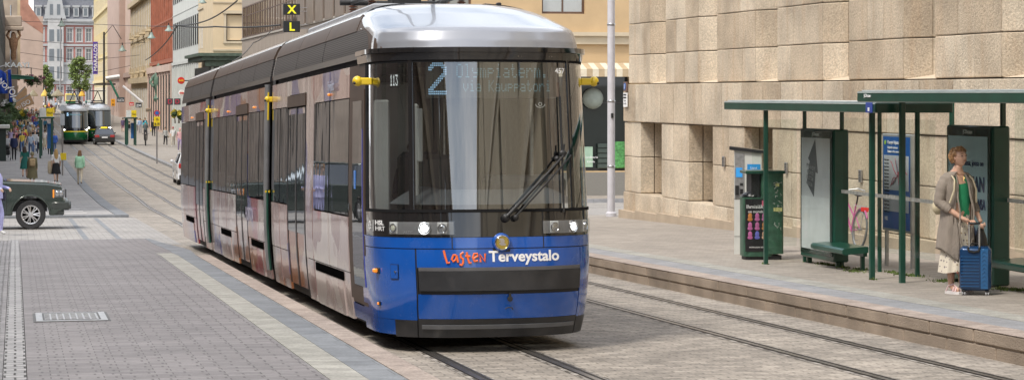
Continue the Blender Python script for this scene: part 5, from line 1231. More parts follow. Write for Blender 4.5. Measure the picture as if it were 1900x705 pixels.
# litter bin
lbx, lby = 11.72, 35.7
lb = thing('litter_bin', 'green litter bin with black poster and scribbles beside the ticket machine', 'litter bin', (lbx, lby, G(lby)), -.12)
def rrect(x0, x1, y0, y1, r, n=4):
    p = []
    for cx, cy, a0 in ((x1-r,y1-r,0),(x0+r,y1-r,90),(x0+r,y0+r,180),(x1-r,y0+r,270)):
        for k in range(n+1): a = math.radians(a0+90*k/n); p.append((cx+r*cos(a), cy+r*sin(a)))
    return p
gbin = pm('scuffed green bin', (.035,.095,.06), .4, var=.35, scale=8)
MB().prism(rrect(-.28,.20,-.26,.22,.10), .06, 1.0).build('lower_body', gbin, lb, 40)
MB().prism(rrect(.0,.36,-.27,.24,.05), .1, 1.40).build('housing', gbin, lb, 40)
MB().prism(rrect(-.25,.34,-.24,.2,.06), .0, .07).build('base', M_black, lb)
MB().bev(-.26,.38,-.28,.25,1.38,1.43,.01).build('lid', M_green, lb)
MB().box(-.16,-.02,-.2,.2,1.0,1.38).build('opening', M_black, lb)
MB().ball((-.12,-.02,1.02),(.17,.2,.07),12).ball((-.2,-.08,1.03),(.08,.1,.05),10).build('bin_bag', pm('black bag', (.012,.012,.014), .3, bump=.5, bscale=30), lb)
po = MB().box(-.27,.10,-.268,-.262,.14,.98).build('poster', pm('black poster', (.012,.011,.013), .4), lb)
rp = random.Random(8)
for j in range(3):
    for i in range(3):
        c_ = rp.choice(((.5,.2,.05),(.45,.12,.3),(.12,.12,.45),(.5,.3,.2)))
        MB().ball((-.19+.115*i,-.272,.42+.145*j),(.035,.008,.05),8).ball((-.19+.115*i,-.270,.365+.145*j),(.045,.006,.03),8).build('poster_face', pm('poster colour %.2f' % c_[0]+str(c_[2]), c_, .5), po)
text(po, 'Ihmisiäkin', .085, (-.085,-.272,.83), M_white); text(po, 'on moneksi', .06, (-.085,-.272,.76), M_white)
text(po, 'KESÄKAUDEN 2024', .028, (-.085,-.272,.20), M_white)
MB().box(.0,.085,-.273,-.270,.87,.955).build('pink_sticker', pm('pink sticker', (.6,.12,.2), .5), po)
m2 = MB()
for k in range(26):
    x, z = rp.uniform(.2,.34), rp.uniform(.5,1.3); a = rp.uniform(0,3)
    m2.path([(x,-.274,z),(x+.02*cos(a),-.274,z+.02*sin(a)),(x+.03*cos(a+1.5),-.274,z+.04*sin(a+1.5))], .004, 4)
m2.build('scribbles', pm('chalk scribble', (.42,.44,.40), .7), lb)
MB().box(.19,.33,-.276,-.272,.78,.84).box(.22,.28,-.276,-.272,1.18,1.23).build('stickers', pm('pale stickers', (.5,.48,.2), .6, var=.5, scale=30), lb)
# ticket machine
tmx, tmy = 12.13, 37.6
tk = thing('ticket_machine', 'tall white ticket machine with blue panel and sloping black top', 'ticket machine', (tmx, tmy, G(tmy)), -.35)
wp_ = pm('off white enamel', (.55,.56,.53), .4, var=.06)
MB().prism([(-.20,0),(.26,0),(.26,1.70),(-.20,1.76)], -.2, .2, 0, 'y').build('body', wp_, tk)
MB().prism([(-.28,1.76),(.30,1.705),(.30,1.75),(-.28,1.82)], -.24, .24, 0, 'y').build('top_cap', M_dark, tk)
MB().box(-.19,-.03,-.212,-.202,.95,1.70).build('control_panel', pm('steel panel', (.30,.30,.30), .4, metal=.4, var=.2, scale=20), tk)
MB().box(-.17,-.06,-.22,-.213,1.30,1.46).build('screen', pm('blue screen', (.03,.22,.5), .3, emit=(.05,.3,.7), estr=.3), tk)
MB().box(-.18,-.12,-.24,-.213,1.0,1.16).box(-.10,-.05,-.22,-.213,1.02,1.1).box(-.10,-.05,-.22,-.213,1.16,1.2).build('slots', M_black, tk)
ip = MB().box(.02,.24,-.208,-.202,.80,1.52).build('info_panel', pm('sky blue panel', (.02,.25,.60), .45), tk)
text(ip, 'Liput', .055, (.13,-.21,1.44), M_white); text(ip, 'Biljetter', .05, (.13,-.21,1.385), M_white); text(ip, 'Tickets', .05, (.13,-.21,1.335), M_white)
MB().lathe([(.001,0),(.03,0),(.03,.004),(.001,.004)],12,0,(.13,-.208,1.26),'y').lathe([(.001,0),(.03,0),(.03,.004),(.001,.004)],12,0,(.13,-.208,1.16),'y').build('symbols', pm('red symbol', (.6,.03,.05), .5), ip)
text(ip, 'HSL', .07, (.13,-.21,.85), M_white)
MB().box(-.20,.26,-.205,-.2,.30,.305).box(-.20,.26,-.205,-.2,.93,.935).build('panel_joint', grout, tk)
# bicycle leaning at the wall
bkx = 14.55; bky = Yat(1592, bkx)
bk = thing('bicycle', 'pink bicycle leaning by the granite wall, partly hidden by the farther shelter', 'bicycle', (bkx, bky, G(bky)), 0)
pk = pm('pink frame paint', (.42,.07,.22), .3, coat=.4); tyre = pm('grey tyre', (.12,.12,.12), .8)
def wheel(y, nm='wheel'):
    mb = MB(); mb.path([(0, y+.335*cos(a*2*pi/28), .345+.335*sin(a*2*pi/28)) for a in range(29)], .02, 6); w = mb.build(nm, tyre, bk, 60)
    m2 = MB(); m2.path([(0, y+.31*cos(a*2*pi/28), .345+.31*sin(a*2*pi/28)) for a in range(29)], .009, 5); m2.tube((-.04,y,.345),(.04,y,.345),.02)
    for k in range(16): a = k*pi/8; m2.tube((0,y,.345),(0,y+.31*cos(a),.345+.31*sin(a)),.0018,n=4)
    m2.build('spokes', M_steel, w)
wheel(0); wheel(1.06)
MB().path([(0,0,.345),(.0,.42,.30),(0,.30,.78)],.014).path([(0,.42,.30),(0,.88,.74)],.017).path([(0,.34,.55),(0,.86,.86)],.015).path([(0,0,.345),(0,.32,.62)],.011).path([(0,1.06,.345),(0,.95,.62),(0,.86,.95)],.015).build('frame', pk, bk, 60)
MB().path([(0,.37*cos(t),.345+.37*sin(t)) for t in [(-.2)+k*.25 for k in range(12)]],.017,6).build('mudguard', pk, bk)
MB().path([(0,1.06+.37*cos(t),.345+.37*sin(t)) for t in [.4+k*.25 for k in range(10)]],.014,6).build('mudguard', M_steel, bk)
MB().ball((0,.24,.95),(.07,.14,.035),12).tube((0,.28,.78),(0,.25,.93),.014).build('saddle', M_black, bk, 60)
MB().path([(-.06,-.12,.74),(-.06,.25,.76)],.006).path([(.06,-.12,.74),(.06,.25,.76)],.006).path([(-.06,-.12,.74),(.06,-.12,.74)],.006).path([(0,0,.345),(.05,.0,.74)],.006).build('rack', M_steel, bk)
MB().bev(-.07,.07,-.17,-.13,.66,.74,.01).build('rear_light', pm('red reflector', (.5,.02,.02), .2, coat=1, emit=(1,.02,.02), estr=.15), bk)
MB().path([(-.28,.66,1.02),(-.2,.8,1.05),(0,.87,1.0),(.2,.8,1.05),(.28,.66,1.02)],.013).tube((0,.86,.92),(0,.87,1.0),.014).build('handlebar', M_steel, bk)
MB().lathe([(.09,0),(.09,.01)],16,0,(.03,.42,.30),'x').path([(.06,.42,.30),(.06,.38,.14),(.12,.38,.14)],.01).build('crank', M_steel, bk)
bk.rotation_euler = (0, .10, 0)
# ---------------------------------------------------------------- overhead wires and hanging lamps
wire = pm('black overhead wire', (.02,.02,.02), .5)
def P3(px, py, Y): X = Xat(px, Y); return Vector((X, Y, zat(py, X, Y)))
def wireobj(label, pts, r, grp='overhead wires'):
    a = [P3(*p) for p in pts]; out = []
    for p, q in zip(a, a[1:]):
        for k in range(8): 
            t = k/8; v = p.lerp(q, t); v.z -= .25*(1-(2*t-1)**2)*min(1,(q-p).length/12)*.4; out.append(v)
    out.append(a[-1]); mb = MB(); mb.path(out, r, 6); o = mb.build('overhead_wire', wire); tag(o, label, 'wire', grp); return o
wireobj('thick black wire running right from the junction above the tram to the office block', [(322,47,150),(400,50,140),(520,47,130)], .045)
wireobj('black wire rising from the junction towards the top right of the beige house', [(322,47,150),(380,40,120),(440,2,100)], .035)
wireobj('black wire sloping down left from the junction in front of the red building', [(328,50,150),(300,88,200),(270,112,260)], .05)
wireobj('thin wire from the letter signs down to the tram roof', [(508,52,110),(470,80,90),(430,115,75)], .02)
wireobj('high thin wire crossing the street before the palace', [(0,38,300),(120,42,300),(330,50,220)], .03)
wireobj('middle thin wire crossing the street before the palace', [(0,68,320),(130,82,320),(300,78,320)], .03)
wireobj('lower thin wire crossing the street before the pink fire wall', [(0,92,350),(150,112,350),(300,98,330)], .03)
wireobj('lowest thin wire crossing above the street trees', [(20,120,380),(150,140,380),(260,118,380)], .035)
wireobj('left contact wire above the far tram', [(140,180,225),(128,165,330),(128,160,520)], .03)
for px, py, Y, lb_ in ((313,55,170,'bell shaped hanging street lamp over the red building'),(281,68,230,'bell shaped hanging street lamp left of the red building'),(376,3,140,'bell shaped hanging street lamp at the top edge over the beige house'),(227,92,330,'bell shaped hanging street lamp before the rose building'),(114,46,330,'bell shaped hanging street lamp before the palace front')):
    p = P3(px, py, Y); s = Y/4300*8; l = thing('street_lamp', lb_, 'street lamp', p, 0, 'hanging street lamps')
    MB().lathe([(.28*s,.9*s),(.34*s,.5*s),(.5*s,.1*s),(.95*s,-.35*s),(.95*s,-.42*s),(.2*s,-.42*s)], 16).build('shade', pm('grey green lamp', (.25,.32,.29), .5), l, 50)
    MB().lathe([(.12*s,.9*s),(.12*s,1.5*s)], 8).build('hanger', M_black, l); MB().ball((0,0,-.4*s),(.5*s,.5*s,.2*s),10).build('globe', pm('lamp glass', (.6,.6,.55), .3), l, 60)
def mast(px, Y, ytop, ybot, r, mat, label):
    X = Xat(px, Y); z0 = zat(ybot, X, Y); z1 = zat(ytop, X, Y); t = thing('mast', label, 'mast', (X, Y, z0), 0, 'masts along the street')
    MB().lathe([(r*1.3,0),(r*1.3,.6),(r,.8),(r*.8,z1-z0)], 10).build('shaft', mat, t, 50); return t, z1-z0
dk = pm('dark mast paint', (.035,.035,.04), .5)
m, h = mast(193, 330, 60, 206, .16, dk, 'dark overhead line mast before the yellow building')
MB().path([(0,0,h-.5),(1.2,0,h+1),(2.4,0,h-1)],.06).build('bracket', dk, m)
m, h = mast(112, 420, 40, 192, .16, pm('pale mast', (.32,.34,.36), .5), 'pale grey mast before the palace front'); 
m, h = mast(20, 300, 10, 205, .10, pm('pale mast', (.32,.34,.36), .5), 'thin pale pole by the blue flags')
# ================================================================ people
def skin_mesh(V, E, Rr, sub=1, root=0):
    me = bpy.data.meshes.new('sk'); me.from_pydata(V, E, []); o = bpy.data.objects.new('sk', me); COL.objects.link(o)
    md = o.modifiers.new('s', 'SKIN'); md.use_smooth_shade = True
    if not me.skin_vertices: me.skin_vertices.new()
    for i, r in enumerate(Rr):
        sv = me.skin_vertices[0].data[i]; sv.radius = r if isinstance(r, tuple) else (r, r); sv.use_root = (i == root)
    m2 = o.modifiers.new('u', 'SUBSURF'); m2.levels = sub; m2.render_levels = sub
    dg = bpy.context.evaluated_depsgraph_get(); out = bpy.data.meshes.new_from_object(o.evaluated_get(dg)); bpy.data.objects.remove(o)
    out.polygons.foreach_set('use_smooth', [True]*len(out.polygons)); return out
def body_skeleton(st=.0, sw=.0, bend=0., armout=.0, elb=.0, H_=1.0, seat=False, fat=1.0):
    """st: stride, sw: arm swing, elb: elbow bend; faces -y. returns verts, edges, radii, labels"""
    V = []; E = []; Rr = []; S = []
    def v(p, r, par=None, lab=None):
        V.append(tuple(p)); Rr.append(r)
        if par is not None: E.append((par, len(V)-1)); S.append((par, len(V)-1, lab))
        return len(V)-1
    hz = .96
    pel = v((0,0,hz), (.15*fat,.11*fat))
    sp = v((0,.01,1.16), (.135*fat,.10*fat), pel, 'top'); ch = v((0,0-.01-bend*.1,1.33), (.165*fat,.11*fat), sp, 'top'); 
    nb = v((0,.0-bend*.15,1.465), (.075,.065), ch, 'top'); nk = v((0,-.01-bend*.2,1.53), (.052,.055), nb, 'skin')
    hd = v((0,-.025-bend*.25,1.62), (.078,.095), nk, 'skin'); ht = v((0,-.015-bend*.27,1.70), (.068,.085), hd, 'skin')
    for s in (-1, 1):
        sh = v((s*.175,.0-bend*.13,1.42), (.06,.06), ch, 'top')
        y = -sw*s*.16; el = v((s*(.225+armout), y*.6+.02-bend*.13, 1.15), (.045,.045), sh, 'arm')
        wy = y*1.3-.06-elb*.22; wr = v((s*(.235+armout*.8-elb*.05), wy-bend*.1, .93+elb*.16), (.030,.032), el, 'fore')
        v((s*(.235+armout*.8-elb*.06), wy-.03-bend*.1, .83+elb*.18), (.036,.02), wr, 'skin')
        hp = v((s*.09,0,.88), (.09,.095), pel, 'bottom')
        d = s*st
        if seat: kn = v((s*.11,-.42,.52+.0), (.065,.065), hp, 'bottom'); an = v((s*.11,-.40,.10), (.042,.045), kn, 'shin')
        else:
            kn = v((s*.095,-.06-d*.20,.50), (.063,.066), hp, 'bottom'); an = v((s*.09,.02-d*.38+ (0 if d >= 0 else .06),.09+(.05 if d < 0 else 0)), (.040,.045), kn, 'shin')
        v((s*.10, V[an][1]-.14, V[an][2]-.055), (.042,.03), an, 'shoe')
    return V, E, Rr, S
def label_faces(me, V, S, mp):
    for p in me.polygons:
        c = p.center; best = 1e9; lab = 'top'
        for a, b, l in S:
            A, B = Vector(V[a]), Vector(V[b]); d = B-A; t = max(0, min(1, (c-A).dot(d)/max(d.length_squared, 1e-6))); q = (A+d*t-c).length
            if q < best: best = q; lab = l
        if lab in ('skin',): m = 0
        else: m = mp.get(lab, 0)
        p.material_index = m
PROTO = {}
def proto(kind, **k):
    if kind in PROTO: return PROTO[kind]
    V, E, Rr, S = body_skeleton(**k); me = skin_mesh(V, E, Rr, 1)
    vs = {}
    for sl, mp in (('long', dict(top=1, arm=1, fore=1, bottom=2, shin=2, shoe=3)), ('short', dict(top=1, arm=1, fore=0, bottom=2, shin=2, shoe=3)), ('bareleg', dict(top=1, arm=1, fore=0, bottom=2, shin=0, shoe=3)), ('longbare', dict(top=1, arm=1, fore=1, bottom=2, shin=0, shoe=3))):
        m2 = me.copy(); 
        for _ in range(4): m2.materials.append(None)
        label_faces(m2, V, S, mp); vs[sl] = m2
    PROTO[kind] = (vs, V, k); return PROTO[kind]
HAIRM = {}
def hair_mesh(kind):
    if kind in HAIRM: return HAIRM[kind]
    mb = MB()
    if kind == 'cap': mb.ball((0,-.02,1.69), (.088,.11,.075), 12)
    elif kind == 'short': mb.ball((0,.005,1.675), (.088,.105,.095), 12)
    elif kind == 'long': mb.ball((0,.005,1.675), (.09,.105,.095), 12).lathe([(.07,1.68),(.10,1.60),(.115,1.45),(.10,1.28),(.05,1.18)], 10, 0, (0,.055,0), sy=.55)
    elif kind == 'bun': mb.ball((0,.005,1.675), (.088,.105,.09), 12).ball((0,.11,1.72), .05, 8)
    elif kind == 'hood': mb.ball((0,.0,1.66), (.105,.12,.115), 12)
    me = mb.mesh('hair', None, 60); HAIRM[kind] = me; return me
def cloth(c, rough=.85): return pm('cloth %.2f %.2f %.2f' % c, c, rough, var=.15, scale=7, bump=.2, bscale=20)
SKIN = [(.55,.36,.26), (.45,.28,.19), (.60,.42,.32)]
def skin_m(i=0): return pm('skin %d' % i, SKIN[i], .55, var=.05, scale=8)
shoe_d, shoe_w = cloth((.03,.03,.03)), cloth((.55,.55,.55))
GEN = {}
def garment(kind):
    if kind in GEN: return GEN[kind]
    f = lambda prof, amp=.06, k=7: MB().grid(lambda a, b: (lambda z, r, y: ((r*(1+amp*b*sin(k*a*2*pi)))*cos(a*2*pi), y+(r*.78*(1+amp*b*sin(k*a*2*pi+1)))*sin(a*2*pi), z))(*interp3(prof, b)), 24, 6, 0, True)
    def interp3(prof, b):
        x = b*(len(prof)-1); i = min(int(x), len(prof)-2); t = x-i
        return tuple(prof[i][j]+(prof[i+1][j]-prof[i][j])*t for j in range(3))
    if kind == 'skirt': mb = f([(1.04,.15,0),(.95,.185,0),(.75,.20,0),(.45,.25,0)])
    elif kind == 'midi': mb = f([(1.04,.15,0),(.95,.18,0),(.7,.19,0),(.3,.23,0)])
    elif kind == 'dress': mb = f([(1.40,.18,0),(1.16,.155,0),(.95,.20,0),(.5,.27,0)], .05)
    elif kind == 'coat': mb = f([(1.44,.17,0),(1.3,.215,0),(1.0,.225,.01),(.42,.27,.02)], .04, 5)
    elif kind == 'jacket': mb = f([(1.45,.15,0),(1.34,.205,0),(1.1,.195,0),(.86,.21,0)], .04, 5)
    me = mb.mesh('garment', None, 60); GEN[kind] = me; return me
def setmat(o, mats):
    for i, m in enumerate(mats): o.material_slots[i].link = 'OBJECT'; o.material_slots[i].material = m
def one(me, name, par, m, loc=None, rz=0):
    if not me.materials: me.materials.append(None)
    o = link(name, me, par, loc); setmat(o, [m]); o.rotation_euler = (0, 0, rz); return o
def person(label, X, Y, face, h=1.72, pose='walk', sl='short', top=(.5,.5,.5), bot=(.05,.05,.08), shoe=None, skin=0, hair='short', hc=(.06,.04,.03), wear=(), bag=None, zoff=None, group='people in the street'):
    """face: heading in degrees, 0 = towards the camera, 180 = walking away"""
    t = thing('person', label, 'person', (X, Y, g(Y)+(.075 if zoff is None else zoff)), math.radians(face), group); s = h/1.76; t.scale = (s, s, s)
    P = {'walk': dict(st=.75, sw=.8), 'walk2': dict(st=-.75, sw=-.8), 'stand': dict(st=0, sw=0), 'carry': dict(st=.3, sw=0, elb=1.), 'sit': dict(seat=True, elb=1., sw=0), 'broad': dict(st=.5, sw=.6, fat=1.15, armout=.05)}[pose]
    vs, V, _ = proto(pose, **P); me = vs[sl]; o = link('body', me, t); setmat(o, [skin_m(skin), cloth(top), cloth(bot), shoe or shoe_d])
    one(hair_mesh(hair), 'hair', t, cloth(hc, .6))
    for k, c in wear: one(garment(k), k, t, cloth(c))
    if bag:
        k, c = bag
        if k == 'backpack': MB().bev(-.15,.15,.12,.28,1.02,1.42,.05).bev(-.11,.11,.28,.33,1.06,1.25,.02).path([(-.1,.13,1.40),(-.12,-.08,1.42),(-.13,-.12,1.25)],.014).path([(.1,.13,1.40),(.12,-.08,1.42),(.13,-.12,1.25)],.014).build('backpack', cloth(c), t, 40)
        elif k == 'shoulder': MB().bev(.20,.32,-.12,.16,.80,1.02,.03).path([(.25,0,1.0),(.2,.02,1.30),(.12,0,1.47)],.010).build('shoulder_bag', cloth(c), t, 40)
        elif k == 'hand': MB().bev(-.32,-.22,-.14,.10,.50,.76,.03).path([(-.27,-.08,.76),(-.25,-.03,.84),(-.27,.03,.76)],.010).build('hand_bag', cloth(c), t, 40)
        elif k == 'coatarm': MB().lathe([(.05,.45),(.13,.5),(.15,.8),(.12,1.1),(.05,1.15)], 12, 0, (.28,-.12,0), sy=.6).build('carried_coat', cloth(c), t, 60)
    return t
NAVY=(.02,.03,.09); BLK=(.015,.015,.018); WHT=(.72,.72,.72); LBL=(.30,.42,.60); BLU=(.04,.12,.45); TEAL=(.015,.13,.11); OLV=(.13,.12,.06); RED=(.5,.04,.05); MAR=(.22,.04,.07); PNK=(.62,.30,.32); ORG=(.8,.24,.10)
BEI=(.50,.42,.30); GRY=(.28,.28,.30); LGR=(.5,.5,.5); JEAN=(.08,.13,.25); MINT=(.35,.62,.44); YEL=(.65,.5,.08); PUR=(.18,.10,.30); BRN=(.16,.09,.05); KHK=(.30,.26,.16); GRN=(.06,.22,.08)
BLOND=(.45,.29,.11); DBR=(.05,.03,.02); LBR=(.17,.09,.04); GHR=(.35,.34,.32); GING=(.38,.16,.05)
def at(px, py, zo=.075):
    """foot point on the pavement under a sight line"""
    y = 40.
    for _ in range(60):
        d = F*(EYE-g(y)-zo)/(py-HOR); X = 0
        ny = d/(cos(TH)+bear(px)*sin(TH)); y = y*.5+ny*.5
    return Xat(px, y), y
def ppl(label, px, py, *a, **k):
    X, Y = at(px, py); return person(label, X, Y, *a, **k)
# near walkers
ppl('woman with long brown hair in mint green blouse walking away beside the left track', 148, 343, 175, 1.66, 'walk', 'long', MINT, (.55,.49,.38), cloth(BRN), 0, 'long', LBR, [('jacket', MINT)])
ppl('woman with long blond hair in white top and black skirt carrying a beige coat over her arm', 104, 339, 185, 1.66, 'walk2', 'bareleg', WHT, BLK, shoe_d, 0, 'long', BLOND, [('skirt', BLK)], ('coatarm', BEI))
ppl('person in a long olive green coat with a tan backpack walking away behind the off-roader bonnet', 60, 346, 180, 1.62, 'walk', 'long', OLV, OLV, shoe_d, 1, 'hood', (.22,.19,.11), [('coat', (.15,.135,.075))], ('backpack', (.40,.30,.17)))
ppl('woman in a dark teal dress walking away just left of the olive green coat', 46, 330, 178, 1.66, 'walk2', 'bareleg', TEAL, TEAL, cloth(MAR), 0, 'long', DBR, [('dress', TEAL)])
ppl('man in a dark navy jacket walking towards the camera beside the pushchair', 26, 297.5, 5, 1.8, 'stand', 'long', NAVY, BLK, shoe_d, 0, 'cap', DBR, [('jacket', NAVY)])
ppl('woman in pale top and long grey skirt pushing the black pushchair', 13, 293, 0, 1.66, 'carry', 'long', (.50,.52,.55), GRY, shoe_d, 0, 'long', DBR, [('midi', GRY)])
ppl('person in a bright orange top at the left edge of the crowd', 3, 290, 10, 1.62, 'walk', 'short', ORG, GRY, shoe_d, 0, 'short', GING)
ppl('man in light blue shirt and jeans at the front of the crowd', 57, 291, 5, 1.75, 'walk', 'short', (.45,.55,.68), JEAN, shoe_d, 0, 'cap', LBR)
ppl('bald man in pale grey shirt and jeans walking beside the light blue shirt', 65, 286, 0, 1.78, 'walk2', 'short', (.58,.60,.62), JEAN, shoe_w, 0, 'cap', (.5,.34,.25))
ppl('woman in white blouse with dark trousers at the right end of the front row', 73, 287, 8, 1.62, 'walk', 'long', WHT, BLK, shoe_d, 0, 'long', DBR, [], ('hand', WHT))
ppl('person in whitish knit and beige skirt walking away by the shelter', 83, 279, 180, 1.68, 'walk', 'bareleg', (.60,.54,.50), BEI, shoe_d, 1, 'short', DBR, [('midi', (.45,.40,.30))], ('shoulder', BRN))
ppl('person with purple grey backpack and black trousers walking away by the yellow sign', 92, 288, 182, 1.66, 'walk2', 'short', (.40,.38,.42), BLK, shoe_d, 0, 'bun', DBR, [], ('backpack', (.22,.20,.25)))
ppl('man in a strong blue jacket stooping by the track platform left of the first far tram', 101, 284, 170, 1.6, 'broad', 'long', BLU, JEAN, shoe_w, 0, 'cap', GHR, [('jacket', BLU)])
ppl('man in navy polo shirt walking in the crowd left of centre', 40, 284, 5, 1.78, 'broad', 'short', NAVY, BLK, shoe_d, 0, 'cap', DBR)
ppl('woman in a long cream skirt and maroon cardigan behind the navy jacket', 35, 282, -5, 1.64, 'walk', 'long', MAR, (.5,.44,.36), shoe_d, 0, 'long', LBR, [('midi', (.50,.42,.33))])
ppl('person in a pink checked shirt and red cap in the crowd', 32, 279, 10, 1.72, 'walk2', 'short', PNK, GRY, shoe_d, 0, 'cap', RED)
ppl('woman in red top behind the man in light blue shirt', 44, 277, 0, 1.64, 'walk', 'short', RED, KHK, shoe_d, 0, 'short', DBR)
ppl('woman in a lilac dress at the left of the crowd near the plants', 20, 276, 0, 1.64, 'walk', 'bareleg', (.42,.34,.52), (.42,.34,.52), shoe_d, 0, 'long', BLOND, [('dress', (.42,.34,.52))])
ppl('man in black shirt with rucksack walking away in mid crowd', 52, 262, 180, 1.84, 'broad', 'short', BLK, KHK, shoe_d, 0, 'short', BLK, [], ('backpack', GRY))
ppl('woman in denim blue shirt and straw hat in mid crowd', 42, 258, 175, 1.7, 'walk', 'long', LBL, WHT, shoe_d, 0, 'hood', (.55,.42,.2))
ppl('stout person in beige jacket walking away by the green shelter', 64, 264, 180, 1.62, 'broad', 'long', (.46,.42,.36), GRY, shoe_w, 0, 'short', WHT, [('jacket', (.46,.42,.36))])
ppl('child sized person in a crimson top next to the green shelter', 71, 256, 185, 1.4, 'walk', 'short', (.55,.05,.12), JEAN, shoe_w, 0, 'short', DBR)
ppl('woman in pink top walking behind the straw hat', 35, 258, 0, 1.66, 'walk2', 'short', (.60,.38,.42), BLK, shoe_d, 0, 'long', DBR)
ppl('man in white t-shirt and khaki shorts in mid crowd', 57, 253, 0, 1.78, 'walk', 'bareleg', WHT, KHK, shoe_w, 0, 'cap', LBR)
ppl('man in dark suit waiting to the right of the green shelter', 98, 247, 90, 1.8, 'stand', 'long', (.02,.04,.08), (.02,.04,.08), shoe_d, 1, 'cap', DBR)
ppl('woman in teal jacket waiting inside the left shelter', 84, 247, 20, 1.66, 'stand', 'long', (.03,.14,.22), BLK, shoe_d, 0, 'long', LBR)
# middle distance, left pavement
MID = [(28,262,'mustard cardigan',(.45,.3,.05),BLK,'walk','long','long',LBR),(48,268,'black and white striped top',(.3,.3,.3),BLK,'walk2','short','long',DBR),(38,268,'sage green shirt',(.25,.3,.2),KHK,'walk','short','cap',DBR),(60,270,'sand coloured blouse',(.55,.45,.35),GRY,'walk','short','short',BLOND),(69,268,'grey marl jumper',LGR,JEAN,'walk2','long','short',DBR),(25,252,'coral pink shirt',(.65,.28,.22),JEAN,'walk','short','short',DBR),(47,249,'charcoal cardigan',(.07,.07,.08),BLK,'walk','long','long',BLOND),(70,246,'light denim dress',LBL,LBL,'walk','bareleg','short',LBR),(64,250,'plum coloured coat',(.15,.05,.12),BLK,'walk2','long','short',GHR),(40,250,'ivory sweater',(.62,.58,.48),NAVY,'walk','long','short',DBR),(20,260,'bottle green parka',(.02,.09,.06),BLK,'walk','long','cap',DBR),(34,232,'silver grey dress',(.4,.41,.43),(.4,.41,.43),'walk','bareleg','long',DBR),(58,232,'rust red jacket',(.35,.10,.04),JEAN,'walk2','long','cap',DBR),(50,219,'mint coloured shirt',MINT,KHK,'walk','short','short',DBR),(44,219,'tan trench coat',(.42,.32,.2),BLK,'walk','long','short',DBR),(75,230,'indigo blouse',(.08,.08,.3),WHT,'walk','long','long',LBR),(68,205,'ochre jumper',(.45,.3,.08),JEAN,'walk','long','short',DBR),(62,203,'azure jacket',(.1,.3,.55),BLK,'walk2','long','cap',DBR),(73,199,'snow white shirt',WHT,BLK,'walk','short','short',LBR),(66,197,'burgundy dress',MAR,MAR,'walk','bareleg','long',DBR),(80,214,'dove grey suit',(.33,.33,.34),(.33,.33,.34),'walk','long','cap',DBR),(84,209,'lemon top',(.6,.6,.2),JEAN,'walk2','short','short',BLOND),
 (66,240,'brown leather jacket',BRN,JEAN,'walk','long','short',DBR),(60,236,'pale pink hooded top',(.62,.48,.48),GRY,'walk2','long','short',LBR),(53,238,'deep green shirt',GRN,BLK,'walk','short','cap',DBR),(46,237,'cream linen jacket',(.6,.54,.42),BEI,'broad','long','cap',GHR),
 (38,240,'grey anorak',GRY,BLK,'walk2','long','short',DBR),(31,243,'yellow raincoat',YEL,JEAN,'walk','long','short',BLOND),(69,228,'black tank top',BLK,KHK,'walk','short','long',DBR),(62,226,'white sun dress',WHT,WHT,'walk','bareleg','long',BLOND),
 (55,227,'purple jumper',PUR,JEAN,'walk2','long','long',LBR),(48,226,'sky blue jacket',(.25,.42,.6),JEAN,'walk','long','cap',DBR),(41,228,'dark red coat',MAR,BLK,'walk','long','short',DBR),(74,222,'khaki jacket',KHK,BLK,'walk','long','cap',DBR),
 (67,218,'tangerine dress',(.7,.3,.12),(.7,.3,.12),'walk2','bareleg','short',LBR),(59,217,'charcoal suit',(.05,.05,.06),(.05,.05,.06),'stand','long','cap',DBR),(52,217,'pale yellow shirt',(.6,.55,.3),GRY,'walk','short','cap',LBR),(71,211,'turquoise jacket',(.05,.35,.38),BLK,'walk','long','short',DBR),
 (64,209,'white jacket and cap',WHT,BLK,'walk2','long','cap',WHT),(57,209,'striped grey top',(.35,.35,.38),JEAN,'walk','short','long',DBR)]
for px, py, d_, tc_, bc_, po_, sl_, ha_, hc_ in MID:
    ppl(f'person in {d_} among the dense crowd on the left pavement', px, py, rnd.choice((0,8,180,172)), 1.6+.2*rnd.random(), po_, sl_, tc_, bc_, None, rnd.choice((0,0,1)), ha_, hc_)
FARP = [(76,200,'black coat',BLK,BLK),(81,203,'white shirt and dark trousers',WHT,BLK),(88,204,'grey blue coat',(.2,.24,.3),BLK),(95,207,'dark vest and white skirt',BLK,WHT),(104,203,'pale jacket bending forward',LBL,BLK),(109,203,'white shirt with arms out',WHT,NAVY),
 (115,188,'navy dress',NAVY,NAVY),(108,187,'brown jacket',BRN,BLK),(104,187,'beige outfit',BEI,BEI),(99,188,'maroon jumper',MAR,BLK),(92,190,'green jacket',GRN,JEAN),(84,192,'light blue top',LBL,GRY)]
for px, py, d_, tc_, bc_ in FARP:
    ppl(f'small figure in {d_} on the far left pavement below the parasols', px, py, rnd.choice((0,180)), 1.72, rnd.choice(('walk','walk2','stand')), 'long', tc_, bc_, None, 0, 'short', DBR)
FARR = [(147,198,'red shirt',RED,BLK),(151,201,'black jacket',BLK,JEAN),(156,200,'white blouse',WHT,NAVY),(160,198,'teal coat',TEAL,BLK),(165,197,'pale green shirt',(.4,.55,.4),BLK),(170,201,'dark blue suit',NAVY,NAVY),(175,199,'orange t-shirt',ORG,JEAN),(179,201,'cream dress',(.6,.55,.45),(.6,.55,.45)),(183,197,'grey hoodie',GRY,BLK),(197,200,'bright blue shirt',BLU,BLK),(202,202,'pink dress',PNK,PNK)]
for px, py, d_, tc_, bc_ in FARR:
    ppl(f'tiny figure in {d_} crossing the street beyond the green trams', px, py, rnd.choice((0,180,90)), 1.72, rnd.choice(('walk','walk2','stand')), 'long', tc_, bc_, None, 0, 'short', DBR)
